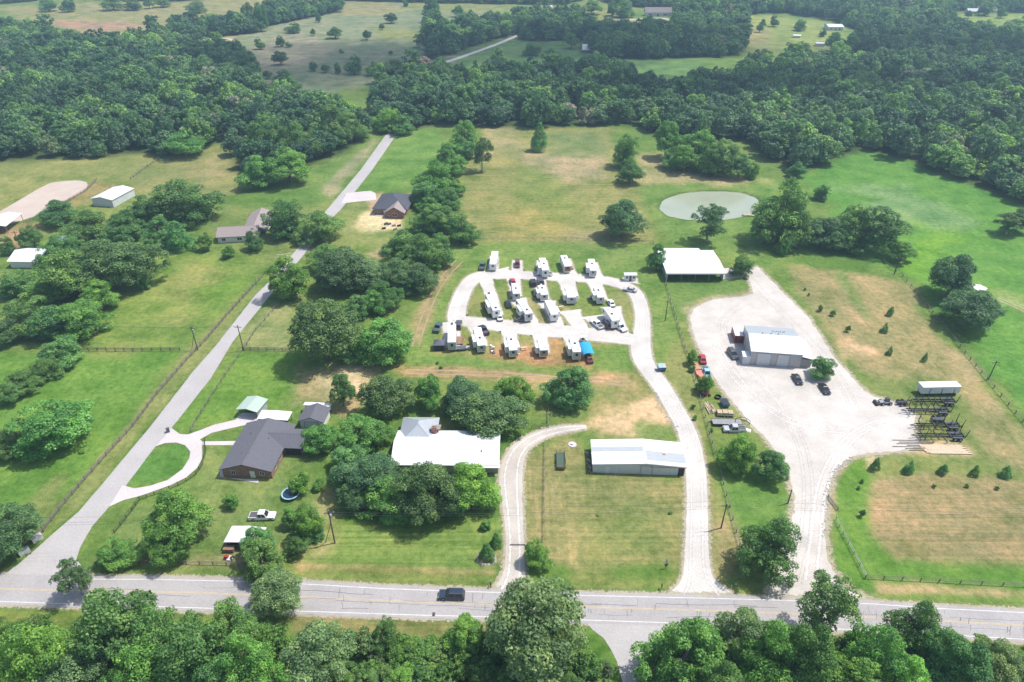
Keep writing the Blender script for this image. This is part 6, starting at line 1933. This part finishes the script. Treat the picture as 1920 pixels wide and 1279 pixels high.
# log trailers
def log_trailer(label, px, py, L=11.0, rz=-1.0, n_st=4, axles=True):
    t = thing('log_trailer', label, 'log trailer', P(px, py), R(rz), 'log trailers parked at the yard edge')
    for s in (-1, 1):
        put('beam', MB().box(-L / 2, L / 2, s * .42 - .12, s * .42 + .12, .95, 1.3), 'black steel', t)
    put('cross_member', MB().box(-L / 2 + 1.2, -L / 2 + 1.5, -.4, .4, 1.0, 1.2).box(0, .3, -.4, .4, 1.0, 1.2).box(L / 2 - 2, L / 2 - 1.7, -.4, .4, 1.0, 1.2), 'black steel', t)
    for k in range(n_st):
        x_ = -L / 2 + .9 + (L - 1.4) * k / (n_st - 1)
        bk = put('bunk', MB().box(x_ - .12, x_ + .12, -1.25, 1.25, 1.301, 1.5), 'black steel', t)
        for s in (-1, 1):
            put('stake', MB().tube((x_, s * 1.2, 1.3), (x_ + .22, s * 1.42, 3.9), .11, .075, 5), 'black steel', bk)
    put('gooseneck', MB().tube((-L / 2, -.42, 1.1), (-L / 2 - 1.7, 0, 1.0), .09).tube((-L / 2, .42, 1.1), (-L / 2 - 1.7, 0, 1.0), .09), 'black steel', t)
    put('landing_leg', MB().box(-L / 2 + 1.6, -L / 2 + 1.75, -.75, -.6, 0, .95).box(-L / 2 + 1.6, -L / 2 + 1.75, .6, .75, 0, .95), 'black steel', t)
    if axles:
        wheel_parts(t, (L / 2 - 2.6, L / 2 - 1.3), 1.2, .52, .5)
        for s in (-1, 1):
            put('fender', MB().box(L / 2 - 3.3, L / 2 - .6, s * .95 - .32, s * .95 + .32, 1.1, 1.16), 'charcoal paint', t)
    return t
log_trailer('black log trailer at the back, next to the white box trailer', 1750, 757)
log_trailer('second black log trailer from the box trailer', 1738, 775, 11)
log_trailer('third black log trailer, just above the front one', 1757, 803, 11)
log_trailer('front black log trailer beside the board piles', 1762, 822, 11.5)
t = thing('axle_bogie', 'loose dark axle bogie between second and third log trailer', 'axle bogie', P(1757, 790), R(-3))
put('frame', MB().box(-1.6, 1.6, -.5, .5, .7, .95), 'charcoal paint', t)
wheel_parts(t, (-.7, .7), 1.2, .5, .5)
t = thing('axle_bogie', 'dark axle bogie with bent arms at the back left of the trailer row', 'axle bogie', P(1690, 758), R(5))
put('frame', MB().box(-1.5, 1.2, -.45, .45, .6, .9), 'black steel', t)
put('arm', MB().tube((1.1, 0, .8), (2.5, .8, 1.8), .1), 'black steel', t)
wheel_parts(t, (-.6, .6), 1.1, .48, .45)
t = thing('loader_attachment', 'grey blue loader machine left of the trailer row', 'loader', P(1659, 757), R(3))
put('chassis', MB().box(-1.7, 1.6, -.7, .7, .5, .9), 'steel', t)
put('cab', MB().frustum((-.2, .9, -.5, .5), (0, .7, -.4, .4), .9, 2.0), 'charcoal paint', t)
put('boom', MB().tube((-.3, .6, 1.0), (-2.4, .6, .5), .1).tube((-.3, -.6, 1.0), (-2.4, -.6, .5), .1), 'steel', t)
put('bucket', MB().frustum((-3.0, -2.3, -.95, .95), (-2.8, -2.3, -.95, .95), .1, .8), 'black steel', t)
wheel_parts(t, (-1.0, 1.0), .95, .5, .3)
t = thing('board_pile', 'long pile of fresh orange planks in front of the trailers', 'board pile', P(1771, 843), R(-1))
for k in range(22):
    o_ = put('plank', MB().box(-5.2, 5.0, -.14, .14, 0, .08), 'pale timber', t, (lr.uniform(-.7, .9), -1.6 + .30 * (k % 11), .06 + .10 * (k // 11)))
    o_.rotation_euler = (0, 0, lr.uniform(-.012, .012))
t = thing('board_pile', 'thin row of weathered poles lying at the gravel edge', 'pole pile', P(1722, 838), R(-1))
for k in range(7):
    o_ = put('pole', MB().tube((-4.5, 0, .1), (4.5, 0, .1), .1, .07, 6), 'weathered wood', t, (lr.uniform(-2, 2), -1.3 + .6 * k, .02))
    o_.rotation_euler = (0, 0, lr.uniform(-.02, .02))
# around the brick house
t = thing('trampoline', 'round trampoline with blue rim on the lawn', 'trampoline', P(546, 930))
ring, bed, net = MB(), MB(), MB()
for j in range(24):
    a0, a1 = 2 * math.pi * j / 24, 2 * math.pi * (j + 1) / 24
    c0, s0, c1, s1 = math.cos(a0), math.sin(a0), math.cos(a1), math.sin(a1)
    ring.hexa([(c0 * 1.75, s0 * 1.75, .86), (c0 * 2.05, s0 * 2.05, .86), (c1 * 2.05, s1 * 2.05, .86), (c1 * 1.75, s1 * 1.75, .86), (c0 * 1.75, s0 * 1.75, .93), (c0 * 2.05, s0 * 2.05, .93), (c1 * 2.05, s1 * 2.05, .93), (c1 * 1.75, s1 * 1.75, .93)])
bed.poly([(math.cos(2 * math.pi * j / 24) * 1.74, math.sin(2 * math.pi * j / 24) * 1.74, .88) for j in range(24)])
put('rim_pad', ring, 'pale blue paint', t); put('jump_mat', bed, 'navy paint', t)
for j in range(6):
    a0 = 2 * math.pi * j / 6
    put('leg', MB().tube((math.cos(a0) * 1.9, math.sin(a0) * 1.9, 0), (math.cos(a0) * 1.9, math.sin(a0) * 1.9, .86), .04), 'steel', t)
    put('net_pole', MB().tube((math.cos(a0) * 2.06, math.sin(a0) * 2.06, .8), (math.cos(a0) * 2.06, math.sin(a0) * 2.06, 2.5), .03), 'steel', t)
t = crate('trash_bin', 'dark wheeled trash bin at the mouth of the loop drive', 'trash bin', 316, 810, 30, .75, .8, 1.1, 'charcoal paint')
put('handle', MB().tube((-.3, .45, 1.05), (.3, .45, 1.05), .03), 'charcoal paint', t)
for k, (a_, b_, r_, lb) in enumerate(((71, 1012, 50, 'white metal bin at the street edge, farther from the junction'), (47, 1037, 50, 'white metal bin at the street edge, nearer the junction'))):
    t = crate('street_bin', lb, 'bin', a_, b_, r_, 2.0, 1.2, 1.0, 'off white', 'silver paint', 'white bins at the street edge')
    put('leg', MB().box(-.9, -.8, -.5, -.4, -.0, .12).box(.8, .9, .4, .5, 0, .12), 'steel', t)
t = thing('wooden_cart', 'brown wooden crate cart in front of the open shed', 'cart', P(431, 1033), R(0))
for k in range(4): put('side_board', MB().box(-1.1, 1.1, -.62, -.56, .3 + .2 * k, .47 + .2 * k), 'wood planks', t)
put('box', MB().box(-1.1, 1.1, -.54, .6, .28, 1.05), 'wood planks', t)
t = thing('riding_mower', 'pink and white riding mower under the shade tree near the road', 'mower', P(431, 1048), R(170))
put('hood', MB().frustum((.2, 1.1, -.35, .35), (.3, 1.0, -.28, .28), .4, .85), 'red paint', t)
put('deck', MB().frustum((-.6, .5, -.65, .65), (-.5, .4, -.55, .55), .15, .38), 'off white', t)
put('seat', MB().box(-.7, -.2, -.25, .25, .55, .65).box(-.75, -.65, -.25, .25, .65, 1.05), 'vent plastic', t)
wheel_parts(t, (-.6, .8), .5, .25, .2)
t = thing('satellite_dish', 'round pale concrete well cover near the house drive', 'well cover', P(1073, 834))
put('slab', MB().tube((0, 0, 0), (0, 0, .18), 1.1, 1.05, 18), 'concrete', t)
put('cap', MB().tube((0, 0, .18), (0, 0, .5), .4, .35, 12), 'off white', t)
t.name = 'well_cover'
t = thing('garden_trailer', 'long low green and rust cattle trailer frame on the lawn by the barn', 'trailer', P(1051, 866), R(88))
put('floor', MB().box(-2.9, 2.9, -1.0, 1.0, .4, .5), 'green paint', t)
for s in (-1, 1):
    put('side_rail', MB().box(-2.9, 2.9, s * 1.04 - .03, s * 1.04 + .03, .5, .62).box(-2.9, 2.9, s * 1.04 - .03, s * 1.04 + .03, 1.0, 1.1), 'black steel', t)
    for k in range(6): put('upright', MB().box(-2.9 + 1.14 * k, -2.8 + 1.14 * k, s * 1.04 - .04, s * 1.04 + .04, .3, 1.15), 'black steel', t)
put('end_gate', MB().box(-2.98, -2.92, -1, 1, .4, 1.1), 'rust', t)
put('tongue', MB().tube((2.9, -.6, .45), (4.3, 0, .4), .06).tube((2.9, .6, .45), (4.3, 0, .4), .06), 'rust', t)
wheel_parts(t, (-.4, .4), 1.2, .3, .2)
t = thing('scrap_pile', 'small scrap pile against the left wall of the patched barn', 'scrap pile', P(1106, 868))
for k in range(9):
    o_ = put('scrap', MB().box(-.5, .5, -.2, .2, 0, .35), ['rust', 'weathered wood', 'steel'][k % 3], t, (lr.uniform(-.5, .3), -3.5 + k * .85, .01)); o_.rotation_euler = (0, 0, lr.uniform(-1, 1))
t = thing('yard_sign', 'tall thin silver sculpture on the mown field near the road', 'sculpture', P(1248, 1066), R(10))
put('post', MB().tube((0, 0, 0), (0, 0, 1.4), .06), 'steel', t)
put('vane', MB().frustum((-.35, .35, -.08, .08), (-.05, .05, -.05, .05), 1.4, 3.0), 'silver paint', t)
put('counterweight', MB().frustum((-.15, .15, -.06, .06), (-.4, .4, -.08, .08), .7, 1.38), 'black steel', t)
def mailbox(label, px, py):
    t = thing('mailbox', label, 'mailbox', P(px, py))
    put('post', MB().box(-.05, .05, -.05, .05, 0, 1.0), 'weathered wood', t)
    put('box', MB().prism([(-.12, 1.0), (.12, 1.0), (.12, 1.16), (0, 1.26), (-.12, 1.16)], -.28, .28), 'black steel', t)
mailbox('black mailbox at the road by the house drive', 920, 1101)
mailbox('black mailbox on the verge between the two drives', 1240, 1104)
t = thing('bush_stones', 'ring of pale stones round the pointed shrubs', 'stone bed', P(912, 1052), 0)
for k in range(22):
    a_ = 2 * math.pi * k / 22
    r_ = lr.uniform(.14, .3)
    o_ = put('stone', MB().frustum((-r_, r_, -r_ * .7, r_ * .8), (-r_ * .6, r_ * .5, -r_ * .4, r_ * .5), 0, r_ * .7), 'rock', t, (1.9 * math.cos(a_) + lr.uniform(-.2, .2), 1.5 * math.sin(a_) + .6, 0)); o_.rotation_euler = (0, 0, a_)
t = thing('junk_heap', 'black bicycles and scrap on sand beside the new house', 'scrap heap', P(737, 426))
for k in range(7):
    o_ = put('scrap', MB().box(-.8, .8, -.3, .3, 0, .7), ['black steel', 'steel', 'dumpster blue'][k % 3], t, (lr.uniform(-4, 4), lr.uniform(-3, 3), .01)); o_.rotation_euler = (0, 0, lr.uniform(-1, 1))
t = thing('clutter', 'loose boxes and chairs at the end of the second bottom row camper', 'clutter', P(912, 656))
for k in range(10):
    o_ = put('box', MB().box(-.35, .35, -.3, .3, 0, lr.uniform(.3, .8)), ['off white', 'vent plastic', 'steel', 'wood planks'][k % 4], t, (lr.uniform(-2.4, 2.6), lr.uniform(-2, 2), .01)); o_.rotation_euler = (0, 0, lr.uniform(-1, 1))
def picnic(label, px, py, rz, mat='wood planks'):
    t = thing('picnic_table', label, 'picnic table', P(px, py), R(rz))
    for k in range(4): put('top_plank', MB().box(-.9, .9, -.38 + .19 * k, -.21 + .19 * k, .72, .76), mat, t)
    for s in (-1, 1):
        put('bench', MB().box(-.9, .9, s * .72 - .13, s * .72 + .13, .42, .46), mat, t)
        put('leg', MB().box(s * .7 - .04, s * .7 + .04, -.7, .7, .34, .40).box(s * .7 - .04, s * .7 + .04, -.5, -.42, 0, .72).box(s * .7 - .04, s * .7 + .04, .42, .5, 0, .72), mat, t)
picnic('pale table beside the lower middle inner camper', 1052, 578, 20, 'pale timber')
picnic('brown table left of the long western inner camper', 911, 575, 100)
picnic('weathered table by the grey ended eastern inner camper', 1106, 560, 60, 'weathered wood')
picnic('pale table between third and fourth bottom row campers', 982, 655, 10, 'pale timber')
picnic('dark table beside the easternmost top row camper', 1100, 505, 80, 'weathered wood')
for lb_, a_, b_ in (('small heap of dark boxes beside the slanted inner camper', 978, 583), ('small heap of boxes beside the third bottom row camper', 949, 655), ('boxes and tank beside the fourth bottom row camper', 1006, 662), ('dark boxes on the west side of the upper middle camper', 1008, 560), ('boxes beside the top row camper with the side room', 1005, 505)):
    t = thing('camp_clutter', lb_, 'clutter', P(a_, b_))
    for k in range(4):
        o_ = put('box', MB().box(-.3, .3, -.25, .25, 0, lr.uniform(.3, .9)), ['vent plastic', 'steel', 'charcoal paint', 'off white'][k], t, (lr.uniform(-.9, .9), lr.uniform(-.9, .9), .01)); o_.rotation_euler = (0, 0, lr.uniform(-1, 1))
t = thing('stump_fence', 'short dark board gate at the yard side of the green strip', 'gate', P(1561, 945), R(100))
for k in range(3): put('board', MB().box(-1.9, 1.9, -.03, .03, .2 + .3 * k, .32 + .3 * k), 'weathered wood', t)
put('post', MB().box(-2.0, -1.9, -.08, .08, 0, 1.1).box(1.9, 2.0, -.08, .08, 0, 1.1), 'weathered wood', t)
t = thing('fire_bench', 'fallen pale driftwood and dock at the pond shore', 'dock', P(1403, 404), R(-20))
for k in range(6): put('plank', MB().box(-2.4 + .8 * k, -1.7 + .8 * k, -.8, .8, .3, .38), 'straw mat', t)
t.name = 'pond_dock'
put('post', MB().tube((-2.2, -.7, -1), (-2.2, -.7, .9), .08).tube((2.2, .7, -1), (2.2, .7, .9), .08), 'weathered wood', t)
# rocks strewn beside the drive and yard mouth
rk = [MB().frustum((-.5, .5, -.4, .4), (-.3, .25, -.2, .25), 0, .42).mesh('rock'), MB().frustum((-.35, .4, -.5, .35), (-.15, .25, -.3, .2), 0, .35).mesh('rock')]
rb = MB()
for k in range(170):
    if k < 110:
        s = k / 110; bx = np.interp(s, [0, .3, .6, 1], [1546, 1548, 1560, 1598]); by = np.interp(s, [0, .3, .6, 1], [1005, 930, 885, 858])
    else:
        s = (k - 110) / 60; bx = np.interp(s, [0, .5, 1], [1228, 1238, 1272]); by = np.interp(s, [0, .5, 1], [735, 762, 812])
    p = P(bx + lr.gauss(0, 3.0), by + lr.gauss(0, 2.2)); r_ = lr.uniform(.08, .26)
    rb.frustum((p.x - r_, p.x + r_, p.y - r_ * .8, p.y + r_), (p.x - r_ * .5, p.x + r_ * .6, p.y - r_ * .4, p.y + r_ * .4), 0.0, r_ * .8)
ro = put('rubble', rb, 'rock'); ro['kind'] = 'stuff'

# ------------------------------------------------------------------ poles, wires, fences
POLES = [((371, 656), (358, 612), 2, 'twin braced utility pole at the west side of the street'), ((457, 657), (449, 610), 1, 'single utility pole at the east side of the street'),
         ((628, 1018), (618, 958), 2, 'utility pole with crossarm on the front lawn of the plot'), ((1352, 990), (1363, 945), 1, 'utility pole between entrance drive and east fence'),
         ((1477, 944), (1481, 918), 0, 'short dark post on the grass at the yard entrance'), ((1676, 515), (1681, 481), 1, 'utility pole at the top of the east field'),
         ((1853, 712), (1874, 676), 1, 'utility pole leaning at the fence of the lush field'), ((1247, 602), (1247, 563), 1, 'utility pole beside the loop at the east boundary'),
         ((39, 464), (29, 433), 1, 'utility pole in front of the arena shelter')]
tops = []
for (b_, t_, arm, lb) in POLES:
    p = P(*b_)
    # height from the photographed length
    h_ = 4.0
    best = 9e9
    for k in range(200):
        hh = 2 + k * .06
        v = Vector((p.x, p.y, hh - CAM_H)); dz = v.y * CP - v.z * SP
        yy = 639.5 + FPX * (-v.z * CP - v.y * SP) / dz
        if abs(yy - t_[1]) < best: best, h_ = abs(yy - t_[1]), hh
    t = thing('utility_pole', lb, 'utility pole', p, R(lr.uniform(-6, 6)))
    put('pole', MB().tube((0, 0, 0), (0, 0, h_), .17, .12, 8), 'pole wood', t)
    if arm:
        ca = put('crossarm', MB().box(-1.1, 1.1, -.06, .06, h_ - .7, h_ - .56), 'pole wood', t)
        for xx in (-1.0, 0.0, 1.0):
            put('insulator', MB().tube((xx, 0, h_ - .56 if xx else h_), (xx, 0, h_ - .36 if xx else h_ + .2), .06), 'off white', ca)
    if arm == 2:
        put('transformer', MB().tube((.32, 0, h_ - 2.0), (.32, 0, h_ - 1.1), .24, n=10), 'silver paint', t)
        put('brace', MB().tube((-2.0, .3, 0), (-.1, .05, h_ * .6), .07), 'pole wood', t)
    tops.append(Vector((p.x, p.y, h_)))
def wire(label, a, b, n=3, sag=1.2, off=1.0):
    t = thing('power_line', label, 'power line', ((a.x + b.x) / 2, (a.y + b.y) / 2, 0))
    u = (b - a).xy.normalized()
    for k in range(n):
        o_ = (k - (n - 1) / 2) * off
        sh = Vector((-u.y * o_, u.x * o_, -.4 * (k % 2)))
        mb = MB(); pr = None
        for j in range(17):
            s = j / 16
            q = a.lerp(b, s) + sh - Vector((0, 0, sag * 4 * s * (1 - s))) - t.location
            if pr is not None: mb.tube(pr, q, .022, n=4)
            pr = q
        put('wire', mb, 'wire', t)
o3 = tops[2]; o4 = tops[3]
wire('power lines from the lawn pole to the pole near the east fence', o3, o4)
wire('power lines running west from the lawn pole', o3, o3 + Vector((-95, -4, 1)))
wire('power lines running east from the pole near the fence', o4, o4 + Vector((110, -3, 1)))
wire('power lines running west from the braced street pole', tops[0], tops[0] + Vector((-140, 8, 1)))
wire('short power line crossing the street between two poles', tops[0], tops[1], 2, .3)
def fence(name, label, px, spacing=3.0, h=1.3, rails=(1.15, .75, .4), pr=.06, mat='weathered wood', rr=.035, boards=False):
    c = [P(a, b) for a, b in px]
    t = thing(name, label, 'fence', c[0])
    posts, rl = MB(), MB()
    o = c[0]
    for i in range(len(c) - 1):
        p, q = c[i] - o, c[i + 1] - o
        L_ = (q - p).length
        k = max(1, round(L_ / spacing))
        for j in range(k + (1 if i == len(c) - 2 else 0)):
            s = p.lerp(q, j / k)
            posts.box(s.x - pr, s.x + pr, s.y - pr, s.y + pr, 0, h)
        u = (q - p).normalized(); n = Vector((-u.y, u.x, 0)) * rr
        for z in rails:
            zz = Vector((0, 0, z)); z2 = Vector((0, 0, z + (rr * 2 if not boards else .13)))
            rl.hexa([p - n + zz, q - n + zz, q + n + zz, p + n + zz, p - n + z2, q - n + z2, q + n + z2, p + n + z2])
    a_ = put('posts', posts, mat, t); a_['kind'] = 'stuff'
    a_ = put('rails', rl, mat, t); a_['kind'] = 'stuff'
    return t
fence('board_fence', 'dark board fence along the west side of the street', [(40, 1030), (82, 997), (112, 957), (160, 900), (200, 855), (250, 800), (295, 740), (350, 677), (385, 640), (430, 588), (480, 532), (492, 520)], 2.6, 1.4, (1.15, .8, .42), .09, 'weathered wood', .04, True)
fence('board_fence', 'dark board fence crossing the west field from the hedge', [(150, 658), (250, 659), (338, 658)], 2.6, 1.4, (1.15, .8, .42), .09, 'weathered wood', .04, True)
fence('board_fence', 'dark fence from the street pole east to the very large oak', [(455, 657), (545, 659)], 2.6, 1.3, (1.1, .7, .35), .08, 'weathered wood', .04, True)
fence('post_fence', 'thin post fence across the lush lot beside the street', [(455, 659), (430, 695), (400, 740), (362, 800), (360, 812)], 3.0, 1.2, (1.1, .6), .07)
fence('post_fence', 'thin post fence continuing up the street from the single pole', [(457, 657), (480, 620), (520, 575)], 3.2, 1.2, (1.1, .6), .06)
fence('iron_fence', 'dark metal fence following the curve of the loop drive', [(384, 826), (386, 850), (380, 872), (368, 890), (350, 903), (318, 918), (290, 928), (262, 938), (248, 958), (215, 1000)], 2.0, 1.1, (1.05, .55, .12), .045, 'black steel', .03)
fence('post_fence', 'wire fence along the lot front near the road', [(180, 1060), (260, 1058), (350, 1058), (425, 1060), (470, 1062)], 2.8, 1.1, (1.0, .6), .07)
fence('post_fence', 'fence at the far end of the west pastures', [(245, 337), (267, 320), (307, 293)], 3.0, 1.3, (1.1, .7), .1, 'weathered wood', .05)
fence('arena_fence', 'rail fence around the east side of the riding arena', [(45, 418), (85, 405), (132, 376), (165, 356), (182, 337)], 2.6, 1.3, (1.15, .75, .4), .08, 'weathered wood', .05)
fence('post_fence', 'wire cross fence dividing park and long meadow', [(852, 452), (960, 449), (1060, 449), (1125, 452), (1225, 456)], 4.0, 1.1, (1.0, .6), .06)
fence('pipe_fence', 'pipe fence running down the bright green strip by the yard', [(1567, 975), (1580, 1002), (1600, 1040), (1622, 1084)], 2.6, 1.2, (1.1, .6), .05, 'steel', .035)
fence('post_fence', 'wire fence along the road in front of the brown field', [(1622, 1085), (1760, 1092), (1920, 1101), (2050, 1108)], 4.0, 1.2, (1.1, .6), .06)
fence('post_fence', 'field fence between tan field and lush field', [(1655, 492), (1692, 520), (1740, 578), (1790, 640), (1850, 713), (1890, 760), (1960, 845)], 3.6, 1.2, (1.1, .6), .09)
fence('post_fence', 'wire fence through the mown field beside the cattle trailer frame', [(1022, 830), (1021, 900), (1020, 980), (1018, 1060)], 3.5, 1.1, (1.0, .5), .06)
fence('post_fence', 'wire fence along the east boundary of the plot', [(1232, 465), (1252, 545), (1280, 640), (1300, 700), (1330, 815), (1362, 930), (1400, 1078)], 3.4, 1.2, (1.1, .6), .08)
fence('post_fence', 'short wire fence near the dense green tree in the plot', [(997, 804), (1028, 802), (1028, 765)], 2.6, 1.1, (1.0, .6), .06)

# ------------------------------------------------------------------ haze
hz = MB().box(-7000, 7000, -3000, 8000, -3.4, 135)
hm = bpy.data.materials.new('haze')
hm.use_nodes = True
hn = hm.node_tree.nodes
hn.remove(hn['Principled BSDF'])
pv = hn.new('ShaderNodeVolumePrincipled')
pv.inputs['Color'].default_value = (0.55, 0.80, 1.0, 1)
pv.inputs['Density'].default_value = 0.00027
pv.inputs['Anisotropy'].default_value = 0.2
hm.node_tree.links.new(pv.outputs[0], hn['Material Output'].inputs['Volume'])
M['haze'] = hm
ho = put('haze', hz, hm)
ho['kind'] = 'stuff'

# ------------------------------------------------------------------ clouds high above, whose shade lies on the far fields
cm = bpy.data.materials.new('cloud')
cm.use_nodes = True
cn, cl_ = cm.node_tree.nodes, cm.node_tree.links
tb_ = cn.new('ShaderNodeBsdfTransparent'); mxs = cn.new('ShaderNodeMixShader'); mxs.inputs[0].default_value = 0.15
cn['Principled BSDF'].inputs['Base Color'].default_value = (.9, .9, .9, 1)
cn['Principled BSDF'].inputs['Roughness'].default_value = 1
cl_.new(tb_.outputs[0], mxs.inputs[1]); cl_.new(cn['Principled BSDF'].outputs[0], mxs.inputs[2]); cl_.new(mxs.outputs[0], cn['Material Output'].inputs['Surface'])
M['cloud'] = cm
crg = random.Random(8)
for (cx_, cy_, rx_, ry_, nn_) in (((700, 120), None, 150, 110, 26), ((1130, 90), None, 190, 90, 28), ((1180, 170), None, 220, 45, 24), ((1420, 190), None, 150, 50, 20), ((1800, 105), None, 140, 80, 20), ((440, 110), None, 60, 50, 10)):
    g = P(*cx_) + sd / sd.z * 800
    mb = MB()
    for k in range(nn_):
        a_, r_ = crg.uniform(0, 6.28), crg.random() ** .6
        x_, y_ = math.cos(a_) * rx_ * r_ * .75, math.sin(a_) * ry_ * r_ * .75
        s_ = crg.uniform(.25, .5)
        b0 = len(mb.v); nu, nv = 12, 7
        for j in range(nv + 1):
            for i in range(nu):
                th, phh = math.pi * j / nv, 2 * math.pi * i / nu
                wob = 1 + .12 * math.sin(3 * phh + k) * math.sin(th)
                mb.v.append((x_ + rx_ * s_ * math.sin(th) * math.cos(phh) * wob, y_ + ry_ * s_ * math.sin(th) * math.sin(phh) * wob, 40 * s_ * math.cos(th) + crg.uniform(0, .5)))
        for j in range(nv):
            for i in range(nu):
                mb.f.append((b0 + j * nu + i, b0 + (j + 1) * nu + i, b0 + (j + 1) * nu + (i + 1) % nu, b0 + j * nu + (i + 1) % nu))
    o_ = put('cloud', mb, cm, None, g)
    o_['kind'] = 'stuff'
